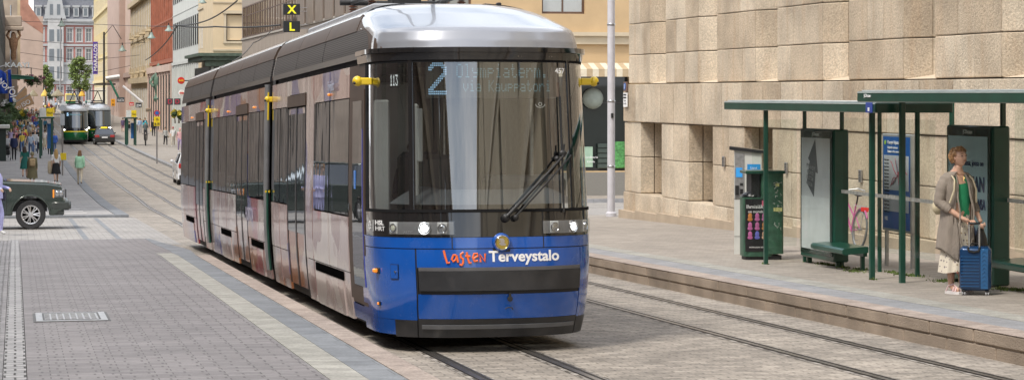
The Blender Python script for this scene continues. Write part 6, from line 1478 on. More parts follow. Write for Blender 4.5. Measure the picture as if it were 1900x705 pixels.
# right pavement
ppl('person in a black jacket with pink top walking on the right pavement by the shelter', 228, 246, 180, 1.7, 'walk', 'bareleg', (.08,.05,.10), (.35,.15,.22), shoe_d, 0, 'short', DBR, [('jacket', (.10,.07,.14))])
ppl('person in white shirt and grey trousers on the right pavement behind the shelter', 254, 246, 0, 1.72, 'walk2', 'short', WHT, GRY, shoe_w, 0, 'cap', LBR)
ppl('person in pale blue shirt standing behind the cyclist', 260, 248, 0, 1.74, 'stand', 'long', LBL, GRY, shoe_d, 0, 'short', DBR)
ppl('person in dark blue coat right behind the cyclist', 269, 247, 0, 1.74, 'walk', 'long', NAVY, BLK, shoe_d, 0, 'cap', DBR)
ppl('man in a long black suit with a yellow bag on the right pavement', 285, 254, 0, 1.86, 'walk', 'long', BLK, BLK, shoe_d, 1, 'cap', BLK, [('jacket', BLK)], ('hand', YEL))
ppl('woman in pale grey top and black leggings carrying a dark shoulder bag', 307, 272, 5, 1.68, 'walk', 'long', (.45,.45,.43), BLK, shoe_w, 0, 'bun', DBR, [], ('shoulder', (.10,.12,.06)))
ppl('man in white t-shirt and cream trousers walking beside the grey topped woman', 321, 273, -5, 1.74, 'walk2', 'short', WHT, (.50,.46,.38), shoe_w, 0, 'cap', RED)
ppl('person in pink and purple partly hidden by the tram rear', 334, 283, 0, 1.9, 'walk', 'long', (.60,.35,.36), (.32,.25,.40), shoe_w, 0, 'short', (.6,.3,.3))
# waiting at right shelter
ppl('person seated on the bench of the distant right shelter', 240, 256, 60, 1.7, 'sit', 'long', BLK, GRY, shoe_d, 0, 'short', DBR)
# lilac figure at the left edge by the off-roader
lp = person('person in loose lilac shirt and trousers with bent arm at the left edge by the off-roader', Xat(-9, 57.5), 57.5, 60, 1.82, 'carry', 'long', (.44,.44,.72), (.42,.42,.70), shoe_w, 0, 'short', LBR, [('jacket', (.46,.46,.74))], ('shoulder', (.03,.03,.05)), zoff=.02)
# cyclist
def cyclist():
    X, Y = at(270, 272); t = thing('bicycle', 'black delivery bicycle ridden on the right pavement towards the camera', 'bicycle', (X, Y, g(Y)+.14), 0)
    for y in (-.52,.52): MB().path([(0,y+.34*cos(a*pi/10),.35+.34*sin(a*pi/10)) for a in range(21)],.025,6).build('wheel', M_black, t)
    MB().path([(0,-.52,.35),(0,-.40,.95),(0,.15,.9),(0,.52,.35),(0,.05,.3),(0,-.38,.8)],.022).build('frame', M_dark, t); MB().path([(-.3,-.35,1.05),(0,-.42,1.0),(.3,-.35,1.05)],.018).build('handlebar', M_dark, t)
    MB().bev(-.10,.10,.0,.25,.92,.98,.02).build('saddle', M_black, t)
    p = person('cyclist in dark clothes with turquoise helmet and box bag riding on the right pavement', X, Y+.1, 0, 1.72, 'sit', 'long', (.10,.12,.12), BLK, shoe_d, 0, 'hood', (.1,.45,.5), zoff=.50)
    MB().bev(-.22,.22,.16,.5,1.15,1.6,.03).build('box_bag', cloth((.05,.42,.48)), p)
    p.location.z = g(Y)+.14+.42
cyclist()
# pushchair
X, Y = at(13, 297); pc = thing('pushchair', 'black pushchair rolling at the front of the crowd', 'pushchair', (X, Y-.4, g(Y)+.075), 0)
mb = MB()
for x in (-.24,.24):
    for y in (-.3,.35): mb.lathe([(.02,-.03),(.11,-.02),(.11,.02),(.02,.03)],12,0,(x,y,.11),'x')
mb.build('wheels', M_black, pc); MB().path([(-.24,-.3,.15),(-.24,.45,.95),(.24,.45,.95),(.24,-.3,.15)],.018).build('frame', M_dark, pc); MB().bev(-.2,.2,-.25,.2,.35,.75,.06).ball((0,.1,.85),(.22,.25,.2),10).build('seat', M_black, pc, 40)
# driver in the cab
dv_ = thing('person', 'driver in dark uniform with white collar seated in the cab of the near tram', 'person', (TX-.55, TY+1.55, g(TY)+.34+.10), 0); dv_.scale = (.97,)*3
vs, V, _ = proto('sit', seat=True, elb=1., sw=0); o = link('body', vs['long'], dv_, (0,.25,-.02)); setmat(o, [skin_m(1), cloth(NAVY), cloth(NAVY), shoe_d]); one(hair_mesh('cap'), 'hair', dv_, cloth(DBR), (0,.25,-.02))
# the dense crowd: every figure has its own clothes
CN = [('navy',NAVY),('black',BLK),('white',WHT),('sky blue',LBL),('royal blue',BLU),('teal',TEAL),('olive',OLV),('scarlet',RED),('maroon',MAR),('rose',PNK),('orange',ORG),('beige',BEI),('grey',GRY),('pale grey',LGR),('denim',JEAN),('mint',MINT),('yellow',YEL),('violet',PUR),('brown',BRN),('khaki',KHK)]
GN = [('coat','long',[('coat',0)]),('jacket','long',[('jacket',0)]),('t-shirt','short',[]),('dress','bareleg',[('dress',0)]),('hooded top','long',[])]
cr_ = random.Random(21); used_ = set(); n_ = 0
while n_ < 62:
    (cn, c), (gn, sl_, wr_), (bn, b) = cr_.choice(CN), cr_.choice(GN), cr_.choice(CN[:1]+CN[1:2]+CN[11:15])
    if (cn, gn) in used_: continue
    used_.add((cn, gn)); far = n_ % 3
    py = cr_.uniform(*((238,288),(212,242),(196,216))[far]); px = cr_.uniform(*((22,76),(30,74),(56,104))[far]); n_ += 1
    hn, hc_ = cr_.choice((('dark haired',DBR),('fair haired',BLOND),('brown haired',LBR),('grey haired',GHR)))
    lab = f'{hn} person in {cn} {gn}' + ('' if gn in ('dress','coat') else f' and {bn} trousers') + (' at the front of the dense left crowd',' in the middle of the dense left crowd',' at the far end of the dense left crowd')[far]
    ppl(lab, px, py, cr_.choice((0,10,-12,180,170)), 1.6+.22*cr_.random(), cr_.choice(('walk','walk2','stand','carry','broad')), sl_, c, c if gn in ('dress','coat') else b, None, cr_.choice((0,0,1,2)), cr_.choice(('short','long','cap','bun')), hc_, [(k, c) for k, _ in wr_], cr_.choice((None,None,('backpack',GRY),('shoulder',BRN))))
# ================================================================ the waiting woman with her suitcase
wx_, wy_ = 11.34, 26.75
W = thing('person', 'older woman with short auburn hair in taupe cardigan and floral skirt waiting with a suitcase', 'person', (wx_, wy_, G(wy_)), math.radians(14))
wsk = pm('weathered tan skin', (.58,.35,.25), .5, var=.08, scale=14, bump=.1, bscale=60)
taupe = pm('taupe knit', (.25,.212,.178), .9, var=.12, scale=12, bump=.5, bscale=90, stretch=(1,1,.5))
greenk = pm('green jersey', (.02,.26,.115), .8, var=.1, scale=9, bump=.2, bscale=60)
def floral():
    m = pm('floral cream cloth', (.62,.56,.46), .85, var=.05); n, N, L = nt(m); b = N['Principled BSDF']
    vo = N.new('ShaderNodeTexVoronoi'); vo.inputs['Scale'].default_value = 26; tc = N.new('ShaderNodeTexCoord'); L.new(tc.outputs['Object'], vo.inputs['Vector'])
    k = mathn(N, L, 'LESS_THAN', vo.outputs['Distance'], .34); sp = N.new('ShaderNodeSeparateColor'); L.new(vo.outputs['Color'], sp.inputs[0])
    c = mixc(N, L, mathn(N, L, 'GREATER_THAN', sp.outputs[0], .55), (.16,.13,.14), (.34,.26,.16)); k2 = mathn(N, L, 'MULTIPLY', k, mathn(N, L, 'GREATER_THAN', sp.outputs[1], .3))
    L.new(mixc(N, L, k2, (.62,.56,.46), c), b.inputs['Base Color']); return m
flor = floral()
# body: legs, torso and neck as one skinned figure
V = []; E = []; Rr = []; S = []
def v(p, r, par=None, lab='skin'):
    V.append(tuple(p)); Rr.append(r if isinstance(r, tuple) else (r, r))
    if par is not None: E.append((par, len(V)-1)); S.append((par, len(V)-1, lab))
    return len(V)-1
pel = v((0,.0,.93), (.155,.12)); sp = v((0,-.01,1.12), (.15,.125), pel, 'top'); chs = v((.0,-.015,1.30), (.165,.13), sp, 'top'); nb = v((0,.0,1.455), (.085,.07), chs, 'top')
nk = v((.0,-.01,1.52), (.056,.058), nb); nt_ = v((.005,-.025,1.60), (.056,.06), nk)
# right arm (picture left) reaching to the suitcase handle
sh = v((-.175,0,1.405), .066, chs, 'top'); el = v((-.262,.02,1.12), .050, sh, 'top'); wr = v((-.06,-.20,.925), (.030,.028), el); v((.0,-.245,.895), (.036,.026), wr)
sh = v((.175,0,1.405), .064, chs, 'top'); el = v((.235,.03,1.13), .048, sh, 'top'); wr = v((.255,-.10,.93), (.029,.027), el); v((.25,-.15,.87), (.022,.036), wr)
for s in (-1, 1):
    hp = v((s*.09,.0,.86), (.10,.10), pel, 'bottom'); kn = v((s*.085,-.01,.49), (.066,.066), hp); cf = v((s*.083,.015,.33), (.055,.056), kn); an = v((s*.08,.015,.10), (.036,.038), cf); ft = v((s*.085,-.07,.055), (.036,.026), an); v((s*.09,-.155,.048), (.040,.018), ft)
bme = skin_mesh(V, E, Rr, 2)
for m in (wsk, greenk, flor): bme.materials.append(m)
for p in bme.polygons: pass
label_faces(bme, V, [s for s in S], dict(top=1, bottom=2))
for p in bme.polygons:                                         # v neck
    c = p.center
    if c.z > 1.30+abs(c.x)*1.9 and c.y < 0.03 and c.z < 1.5: p.material_index = 0
# head merged into the same body mesh
bm = bmesh.new(); bm.from_mesh(bme)
hs = bmesh.ops.create_uvsphere(bm, u_segments=40, v_segments=30, radius=1)['verts']
HR = Matrix.Rotation(math.radians(8), 4, 'Z') @ Matrix.Rotation(math.radians(-9), 4, 'X')
HC = Vector((.008, -.032, 1.668))
def gss(d, s): return math.exp(-(d/s)**2)
for q in hs:
    x, y, z = q.co; X = x*.077; Y_ = y*.098; Z = z*.118
    front = max(0, -y)
    if z < 0: X *= 1-.28*(-z)**1.5; Y_ *= 1-.10*(-z)
    if z < -.2 and y > 0: Y_ *= 1-.35*min(1, (-z-.2))
    if front > .3:
        Y_ -= .024*gss(x, .16)*gss(z+.16, .20)*front                    # nose
        Y_ += .012*(gss(x-.38, .2)+gss(x+.38, .2))*gss(z-.08, .14)*front # eye sockets
        Y_ -= .006*gss(z-.27, .1)*front                                   # brow
        Y_ -= .008*gss(x, .3)*gss(z+.48, .07)                             # lips
        Y_ += .006*gss(x, .4)*gss(z+.60, .05)
        Y_ -= .012*gss(x, .3)*gss(z+.80, .14)                             # chin
        Y_ -= .006*(gss(x-.5, .2)+gss(x+.5, .2))*gss(z+.2, .2)            # cheeks
    q.co = HC + HR @ Vector((X, Y_, Z))
for f in {f for q in hs for f in q.link_faces}: f.smooth = True; f.material_index = 0
# ears
for s in (-1, 1):
    ev = bmesh.ops.create_uvsphere(bm, u_segments=10, v_segments=8, radius=1)['verts']
    for q in ev: q.co = HC + HR @ Vector((s*.077+q.co.x*.010, .005+q.co.y*.018, -.005+q.co.z*.030))
    for f in {f for q in ev for f in q.link_faces}: f.smooth = True
# hands: palm plus five curled fingers each
def finger(pts, r0):
    Vv = pts; rr = [r0*(1-.12*i) for i in range(len(pts))]; m_ = MB().path(Vv, rr, 8)
    fs = len(bm.verts); vs_ = [bm.verts.new(p) for p in m_.v]
    for f in m_.f:
        try: bm.faces.new([vs_[i] for i in f]).smooth = True
        except ValueError: pass
hx, hy, hz = .025, -.262, .878                                # grip over the handle bar
for k, (dx, l) in enumerate(((-.032,.9),(-.011,1.0),(.011,.95),(.031,.8))):
    x = hx+dx; finger([(x-.004,hy+.03,hz+.020),(x,hy-.004,hz+.026),(x,hy-.030*l,hz+.012),(x,hy-.034*l,hz-.010),(x,hy-.018*l,hz-.022)], .0105)
finger([(hx-.05,hy+.03,hz+.01),(hx-.045,hy+.018,hz-.014),(hx-.02,hy+.010,hz-.026),(hx+.006,hy+.0,hz-.028)], .011)
gx, gy, gz = .25, -.165, .845
for k, dy in enumerate((-.030,-.010,.010,.028)):
    finger([(gx-.004,gy+dy,gz+.015),(gx-.010,gy+dy-.004,gz-.018),(gx-.004,gy+dy-.004,gz-.042),(gx+.014,gy+dy,gz-.048)], .0095)
finger([(gx+.01,gy-.03,gz+.03),(gx+.02,gy-.04,gz),(gx+.018,gy-.03,gz-.025)], .0105)
bm.to_mesh(bme); bm.free()
link('body', bme, W)
def hp_(x, y, z): return tuple(HC + HR @ Vector((x, y, z)))
mb = MB()
for s in (-1, 1): mb.ball(hp_(s*.030, -.083, .010), (.011,.007,.007), 10)
mb.build('eyes', pm('eye dark', (.06,.05,.05), .2), W, 60)
mb = MB(); 
for s in (-1, 1): mb.path([hp_(s*.014,-.092,.030), hp_(s*.030,-.090,.038), hp_(s*.047,-.078,.030)], .0032, 5)
mb.build('eyebrows', pm('brow', (.20,.10,.05), .7), W)
MB().path([hp_(-.022,-.098,-.053), hp_(-.008,-.105,-.051), hp_(.008,-.105,-.051), hp_(.022,-.098,-.053)], .0042, 6).build('lips', pm('lips', (.42,.13,.11), .5), W, 60)
# hair: layered short cut
hr = MB(); rr_ = random.Random(2)
def hairpt(a, b):
    th = 2*pi*a; ph = pi*b*.74          # from crown downwards
    x, y, z = sin(ph)*cos(th), sin(ph)*sin(th), cos(ph)
    k = 1+.05*noise.noise(Vector((x*4, y*4, z*3)))*2
    return HC + HR @ Vector((x*.096*k, .012+y*.118*k, .022+z*.116*k))
n0 = len(hr.v); NU, NV = 44, 18
pts = {}
for j in range(NV+1):
    for i in range(NU): pts[i, j] = hairpt(i/NU, j/NV)
for j in range(NV):
    for i in range(NU):
        a = 2*pi*(i+.5)/NU; ph = pi*(j+.5)/NV*.74
        fy = -sin(a)                            # 1 at the front
        if fy > .45 and ph > .98-.12*sin(a*5): continue
        if fy > .05 and ph > 1.60: continue
        hr.quad(pts[i, j], pts[(i+1) % NU, j], pts[(i+1) % NU, j+1], pts[i, j+1])
for k in range(330):                                     # loose locks
    a = rr_.uniform(0, 1); b_ = rr_.uniform(.15, .98); th = 2*pi*a
    if -sin(th) > .35 and pi*b_*.74 > .95: continue
    if -sin(th) > .05 and pi*b_*.74 > 1.55: continue
    p0 = hairpt(a, b_); p1 = hairpt(a+rr_.uniform(-.02,.02), min(1, b_+.14)); n_ = (p0-HC).normalized()
    hr.path([p0-n_*.004, (p0+p1)/2+n_*.010, p1+n_*.004], [.008,.007,.002], 4)
hr.build('hair', pm('auburn hair', (.30,.165,.075), .5, var=.45, scale=30, stretch=(1,1,.3)), W, 60)
# floral skirt
def ringfn(prof, amp, k, a0=0., a1=1., ph=0., front=0.):
    def f(a, b):
        x = b*(len(prof)-1); i = min(int(x), len(prof)-2); t = x-i; z, rx, ry, cx, cy = [prof[i][j]+(prof[i+1][j]-prof[i][j])*t for j in range(5)]
        th = 2*pi*(a0+(a1-a0)*a)-pi/2; w = 1+amp*b*(sin(k*th+ph+b)+.5*sin((k*1.7)*th+2*b))
        return (cx+rx*w*cos(th), cy+ry*w*sin(th), z+.012*b*sin(3*th+1))
    return f
mb = MB().grid(ringfn([(.95,.165,.13,0,0),(.75,.20,.165,0,0),(.5,.215,.175,0,0),(.27,.235,.19,-.005,0)], .055, 9), 90, 14, 0, True)
mb.build('skirt', flor, W, 179)
# cardigan: open front, drapes lower at the sides
cp = [(1.492,.092,.082,0,.012),(1.468,.165,.105,0,.012),(1.42,.215,.132,0,.01),(1.30,.218,.155,0,.0),(1.10,.198,.155,0,.0),(.92,.212,.172,0,.0),(.70,.232,.19,-.01,.01),(.545,.245,.20,-.015,.01)]
def cardi(a, b):
    half = .055+.045*b if b < .25 else (.066 if b < .62 else .066-.10*(b-.62))
    gap0 = .035+half*.75
    base = ringfn(cp, .030, 7, gap0, 1-gap0, .4)
    x, y, z = base(a, b); e = min(a, 1-a)
    z -= .085*max(0, b-.55)/.45*math.exp(-(e/.12)**2)*2 - .03*b*sin(a*9)
    if e < .05: y -= .014*sin(b*17)*(b > .2); x += .012*sin(b*13+a*9)
    return (x, y, z)
cd_ = MB().grid(cardi, 80, 36).build('cardigan', taupe, W, 179)
md = cd_.modifiers.new('t', 'SOLIDIFY'); md.thickness = .006; md.offset = 1
# lapel folds
for s in (-1, 1):
    f = lambda a, b, s=s: (s*(.055+.03*a+.045*sin(b*pi)*.5+.02*b), -.142-.030*sin(b*pi*.9)-.012*sin(a*pi)+.05*(1-b)**3*1.5-.04*b, 1.46-b*(.86 if s < 0 else .80)+.02*a)
    MB().grid(lambda a, b: (f(a,b)[0]+.01*sin(b*14), f(a,b)[1], f(a,b)[2]), 5, 24).build('cardigan_lapel', taupe, W, 179)
# sleeves
def sleeve(pts, rs):
    n = 14; out = []; rr2 = []
    P = [Vector(p) for p in pts]
    for i in range(len(P)-1):
        for k in range(6): t = k/6; out.append(P[i].lerp(P[i+1], t)); rr2.append((rs[i]+(rs[i+1]-rs[i])*t)*(1+.05*sin((i*6+k)*2.1)))
    out.append(P[-1]); rr2.append(rs[-1]); return MB().path(out, rr2, 14)
sleeve([(-.150,.005,1.405),(-.215,.012,1.30),(-.262,.02,1.13),(-.225,-.035,1.075),(-.175,-.09,1.03)], [.082,.078,.066,.060,.052]).build('sleeve', taupe, W, 60)
sleeve([(.150,.005,1.405),(.205,.012,1.30),(.237,.03,1.14),(.246,-.02,1.06),(.25,-.06,.99)], [.080,.076,.064,.058,.05]).build('sleeve', taupe, W, 60)
# straps, backpack, necklace
cb_ = pm('cream canvas', (.56,.49,.34), .8, bump=.3)
bp_ = MB().ball((-.04,.22,1.14), (.15,.09,.19), 16).bev(-.2,.05,.17,.28,.96,1.15,.05).build('backpack', cb_, W, 60)
for s in (-1, 1): MB().path([(s*.11,.18,1.30),(s*.135,.10,1.44),(s*.130,-.03,1.475),(s*.14,-.135,1.40),(s*.165,-.165,1.28),(s*.20,-.12,1.12)], .012, 6).build('strap', cb_, bp_, 60)
MB().path([(-.05,-.055,1.49),(-.02,-.115,1.43),(.0,-.135,1.385),(.02,-.115,1.43),(.05,-.055,1.49)], .0022, 4).build('necklace', pm('gold chain', (.5,.35,.1), .3, metal=.8), W)
# black bag in the left hand
hb = thing('handbag', 'limp black bag held in the left hand of the waiting woman', 'handbag', (wx_, wy_, G(wy_)), math.radians(14))
MB().lathe([(.02,.40),(.10,.43),(.12,.55),(.10,.68),(.05,.78),(.02,.83)], 16, 0, (.27,-.12,0), sx=.8, sy=.6).build('bag_body', pm('black nylon', (.012,.012,.014), .45, bump=.6, bscale=14), hb, 60)
MB().path([(.25,-.15,.76),(.25,-.165,.81),(.26,-.12,.76)], .010, 6).build('handle', M_black, hb)
# sandals
for s in (-1, 1):
    x = s*.088
    sd = MB().prism([(x-.045,.07),(x+.040,.07),(x+.045,-.06),(x+.048,-.15),(x+.02,-.20),(x-.03,-.195),(x-.050,-.13)], .0, .034, 0).build('sandal', pm('white rubber sole', (.66,.63,.62), .6), W)
    ps = pm('pale pink strap', (.66,.47,.47), .6)
    MB().path([(x-.044,-.13,.03),(x-.02,-.125,.075),(x+.02,-.125,.075),(x+.046,-.13,.03)], .010, 6).path([(x-.044,-.08,.03),(x-.02,-.085,.085),(x+.02,-.085,.085),(x+.044,-.08,.03)], .010, 6).path([(x-.042,.05,.03),(x-.044,.0,.10),(x,-.045,.12),(x+.042,.0,.10),(x+.04,.05,.03)], .009, 6).path([(x,-.045,.12),(x,-.125,.075)], .008, 5).build('sandal_strap', ps, sd, 60)
# suitcase
sc = thing('suitcase', 'blue hard shell cabin suitcase with raised handle beside the waiting woman', 'suitcase', (wx_+.10, wy_-.33, G(wy_)), math.radians(-24))
cblue = pm('metallic blue shell', (.007,.042,.12), .26, metal=.25, coat=.5, var=.12, scale=4)
csky = pm('lighter blue shell', (.02,.12,.30), .26, metal=.25, coat=.5)
def shell(y0, y1, nm, mat):
    mb = MB().bev(-.19,.19,y0,y1,.065,.60,.035).build(nm, mat, sc, 50); md = mb.modifiers.new('b', 'BEVEL'); md.width = .012; md.segments = 3; md.limit_method = 'ANGLE'; return mb
f1 = shell(-.135,-.008,'front_shell', cblue); shell(.022,.13,'rear_shell', cblue)
MB().bev(-.182,.182,-.02,.03,.072,.592,.02).build('zip_band', M_black, sc)
m2 = MB()
for k in range(10): m2.bev(-.175,.045,-.1415,-.132,.115+k*.04,.122+k*.04,.002)
m2.build('shell_ridges', csky, f1)
m2 = MB()
for k in range(9): m2.path([(.075,-.143,.12+k*.05),(.105,-.146,.15+k*.05),(.135,-.143,.12+k*.05)], .004, 5)
m2.build('shell_chevrons', csky, f1); MB().bev(.062,.15,-.140,-.13,.09,.575,.02).build('shell_rib', csky, f1, 40)
m2 = MB().path([(-.09,-.136,.595),(-.08,-.140,.55),(-.02,-.142,.535),(.04,-.140,.55),(.05,-.136,.595)], .015, 6); m2.build('handle_recess', M_black, sc, 60)
MB().tube((-.075,-.095,.59),(-.075,-.095,.872),.011).tube((.045,-.095,.59),(.045,-.095,.872),.011).build('telescopic_handle', pm('handle aluminium', (.55,.56,.57), .25, metal=.8), sc, 60)
MB().bev(-.09,.06,-.113,-.077,.868,.895,.012).build('grip', M_black, sc, 60)
MB().path([(.06,0,.60),(.05,.0,.63),(-.05,0,.63),(-.06,0,.60)], .010, 6).build('top_handle', M_black, sc, 60)
MB().bev(.188,.196,-.02,.02,.30,.38,.003).build('lock', M_steel, sc)
for x in (-.14,.14):
    for y in (-.10,.10):
        w_ = MB().bev(x-.02,x+.02,y-.02,y+.02,.045,.075,.006).build('castor', M_black, sc)
        for dx in (-.014,.014): MB().lathe([(.004,-.008),(.026,-.008),(.028,0),(.026,.008),(.004,.008)], 14, 0, (x+dx,y,.028), 'x').build('wheel', pm('grey castor wheel', (.25,.25,.26), .4), w_, 50)
# ================================================================ cars
def wheelset(t, x, z, r, y, side_, rimm, name='wheel', ns=7):
    w = MB().lathe([(r*.62,-.11),(r*.93,-.12),(r,-.09),(r,.09),(r*.93,.12),(r*.62,.11)], 36, 0, (x, y, z), 'y').build(name, pm('tyre rubber', (.022,.022,.024), .7, var=.3, scale=30), t, 40)
    yo = y+side_*.10; m = MB()
    m.lathe([(r*.56,-.02),(r*.64,-.03),(r*.66,.0),(r*.64,.02),(r*.56,.01)], 32, 0, (x, yo, z), 'y')
    m.lathe([(.001,-.03),(r*.16,-.03),(r*.18,.03),(.001,.035)], 16, 0, (x, yo, z), 'y')
    for k in range(ns):
        for d in (-.10, .10):
            a = 2*pi*k/ns+d; a2 = 2*pi*k/ns+d*1.6
            m.path([(x+r*.14*cos(a), yo+side_*.01, z+r*.14*sin(a)), (x+r*.60*cos(a2*1.0), yo+side_*.0, z+r*.60*sin(a2))], r*.052, 5)
    m.build('rim', rimm, w, 40); MB().lathe([(.001,0),(r*.56,0),(r*.56,.02),(.001,.02)], 20, 0, (x, yo-side_*.09, z), 'y').build('brake_disc', pm('brake dark', (.05,.05,.052), .5, metal=.5), w)
    return w
rimm = pm('alloy rim', (.55,.55,.56), .28, metal=.75, var=.08)
def arch(cx, cz, r, n=12, a0=180, a1=0): return [(cx+r*cos(math.radians(a0+(a1-a0)*k/n)), cz+r*sin(math.radians(a0+(a1-a0)*k/n))) for k in range(n+1)]
def arch2(cx, cz, r, zb, n=12):
    a = math.degrees(math.asin((zb-cz)/r)); return arch(cx, cz, r, n, 180-a, a)
def car(label, loc, rz, paint, wb, r, zb, front, rear_, roofp, W_=1.9, name='car', group=None, roofx=None):
    """local x forward from the front axle, y sideways; outlines in side view"""
    t = thing(name, label, 'car', loc, rz, group)
    pts = [(rear_[0][0], zb+.06)]+arch2(-wb, r, r*1.2, zb)+arch2(0, r, r*1.22, zb)+front+rear_[::-1]
    o = MB().prism(pts, -W_/2, W_/2, 0, 'y').build('body', paint, t, 35)
    md = o.modifiers.new('b', 'BEVEL'); md.width = .055; md.segments = 3; md.limit_method = 'ANGLE'; md.angle_limit = math.radians(50)
    MB().prism([(rear_[0][0]+.2, zb+.1),(front[0][0]-.2, zb+.1),(front[0][0]-.2,.75),(rear_[0][0]+.2,.75)], -W_/2+.16, W_/2-.16, 0, 'y').build('underbody', M_black, t)
    # greenhouse tapered
    def gh(inset, pr, nm, mat):
        mb = MB(); n = len(pr); zt = max(p[1] for p in pr); z0 = min(p[1] for p in pr)
        yy = lambda z: W_/2-.05-inset-.16*(z-z0)/(zt-z0)
        vs = [(x, -yy(z), z) for x, z in pr]+[(x, yy(z), z) for x, z in pr]
        mb.add(vs, [list(range(n)), list(range(n, 2*n))[::-1]]+[(i, (i+1) % n, n+(i+1) % n, n+i) for i in range(n)]); return mb.build(nm, mat, t, 35)
    g_ = gh(0, roofp, 'glasshouse', glassmat('car glass', dark=(.03,.035,.04), ior=1.5, boost=1.4, base=.06))
    zt = max(p[1] for p in roofp); xs = [p[0] for p in roofp if p[1] > zt-.12]
    rf = MB().bev(min(xs)-.03, max(xs)+.03, -(W_/2-.20), W_/2-.20, zt-.03, zt+.03, .025).build('roof', paint, t, 40)
    z0 = min(p[1] for p in roofp)
    for s in (-1, 1):
        yb, yt = s*(W_/2-.045), s*(W_/2-.205)
        for a, b in ((roofp[0], roofp[1]), (roofp[-1], roofp[-2])): MB().path([(a[0], yb, a[1]), (b[0], yt, b[1])], .035, 6).build('roof_pillar', paint, t)
        xm = (roofp[1][0]+roofp[-2][0])/2; MB().path([(xm, yb, z0), (xm, yt, zt)], .035, 6).build('door_pillar', M_black, t)
        mr_ = MB().bev(roofp[0][0]-.35, roofp[0][0]-.18, s*(W_/2+.02) if s > 0 else s*(W_/2+.2), s*(W_/2+.2) if s > 0 else s*(W_/2+.02), z0+.02, z0+.17, .04).build('mirror', paint, t, 40)
        for x in (0, -wb): wheelset(t, x, r, r, s*(W_/2-.13), s, rimm)
        m = MB()
        for x in (-.62, -.62-.95 if wb > 2.7 else -1.55): m.box(x, x+.008, s*(W_/2)+(-.004 if s < 0 else .0), s*(W_/2)+(0 if s < 0 else .004), zb+.12, z0-.02)
        m.build('door_gap', M_black, t)
        MB().bev(-1.45,-1.25, s*(W_/2+.0)-.02, s*(W_/2+.0)+.02, z0-.2, z0-.17, .008).build('door_handle', paint, t)
    return t
dgreen = pm('dark green car paint', (.035,.05,.042), .18, metal=.35, coat=1, var=.08)
RX = Xat(57, 61.8); zR = g(62)+.01
rov = car('dark green off-roader with its bonnet and silver front wheel entering from the left', (RX, 61.8+.97, zR), 0, dgreen, 2.88, .385, .36,
    [(.62,.36),(.74,.46),(.86,.50),(.90,.60),(.90,.74),(.84,.78),(.83,1.02),(.78,1.13),(.40,1.19),(-.72,1.24)], [(-3.95,.55),(-4.02,.8),(-3.98,1.22)], [(-.70,1.22),(-1.42,1.80),(-3.5,1.84),(-3.96,1.2)], 1.94)
y_ = -.97
MB().bev(.60,.855,y_-.006,y_+.28,.82,1.04,.02).build('headlight_housing', pm('headlight inner', (.09,.09,.095), .35), rov)
for x in (.68,.78): MB().ball((x, y_-.004, .93), (.055,.02,.075), 12).build('headlamp', lamp_off, rov, 60)
MB().bev(.63,.86,y_-.020,y_-.010,.83,1.03,.004).build('headlamp_glass', lens_glass, rov)
MB().bev(.565,.605,y_-.012,y_+.1,.82,1.03,.01).build('indicator', amber, rov)
bump_ = MB().bev(.50,1.02,-.98,.98,.50,.74,.05).bev(.95,1.05,-.5,.5,.5,.7,.02).bev(.56,.86,-.94,.94,.36,.50,.03).build('front_bumper', pm('dark bumper green', (.035,.042,.038), .35, coat=.4), rov, 40)
MB().box(.90,.92,-.6,.6,.80,1.02).build('grille', M_dark, rov)
MB().prism([(.80,1.135),(.79,1.155),(.35,1.222),(-.70,1.265),(-.72,1.24),(.3,1.19)], -.82, .82, 0, 'y').build('bonnet', dgreen, rov, 40)
m = MB()
m.path([(.0+.50*cos(a), y_-.005, .385+.50*sin(a)) for a in [math.radians(d) for d in range(8, 175, 8)]], .03, 6); m.build('arch_lip', dgreen, rov, 60)
MB().path([(-.78,-.75,1.27),(-.72,-.2,1.29)], .012, 5).path([(-.66,-.82,1.27),(-.86,-.6,1.30),(-.75,-.3,1.30)],.01,5).build('wiper', M_black, rov)
MB().bev(.93,.95,-.25,.25,.52,.63,.003).build('number_plate', M_white, rov)
# black taxi behind the right tram
tx_ = Xat(195, 212); taxi = car('black estate taxi with yellow roof sign seen from behind near the far trams', (tx_, 216.5, g(214)+.01), pi/2, pm('black car paint', (.012,.013,.014), .15, coat=1), 2.75, .33, .22,
    [(.80,.22),(.88,.45),(.85,.70),(.4,.86),(-.45,.95)], [(-3.72,.3),(-3.78,.6),(-3.72,.95)], [(-.45,.94),(-1.25,1.42),(-3.0,1.44),(-3.6,.96)], 1.82)
MB().bev(-2.1,-1.85,-.3,.3,1.47,1.60,.03).build('taxi_sign', pm('taxi sign yellow', (.8,.6,.02), .4, emit=(1,.75,.05), estr=.5), taxi)
for s in (-.68,.68): MB().bev(-3.79,-3.72,s-.2,s+.2,.68,.90,.03).build('tail_light', pm('tail light red', (.3,.012,.012), .2, coat=1, emit=(1,.02,.02), estr=.05), taxi)
MB().bev(-3.81,-3.78,-.26,.26,.62,.74,.003).build('number_plate', M_white, taxi)
wc = car('white hatchback on the right track half hidden by the tram', (Xat(329, 113)+.95, 116.5, g(114)+.01), pi/2, pm('white car paint', (.62,.63,.65), .2, coat=1, var=.03), 2.6, .33, .22,
    [(.78,.22),(.85,.45),(.82,.75),(.4,.95),(-.5,1.02)], [(-3.3,.3),(-3.38,.65),(-3.32,1.05)], [(-.5,1.0),(-1.2,1.50),(-2.9,1.50),(-3.25,1.05)], 1.84)
for s in (-.74,.74): MB().bev(-3.4,-3.30,s-.14,s+.14,.82,1.05,.03).build('tail_light', pm('tail light red', (.3,.012,.012)), wc)
MB().bev(-3.41,-3.36,-.85,.85,.28,.5,.02).build('rear_bumper', M_dark, wc)
MB().box(-3.42,-3.405,-.26,.26,.6,.72).build('number_plate', M_white, wc)
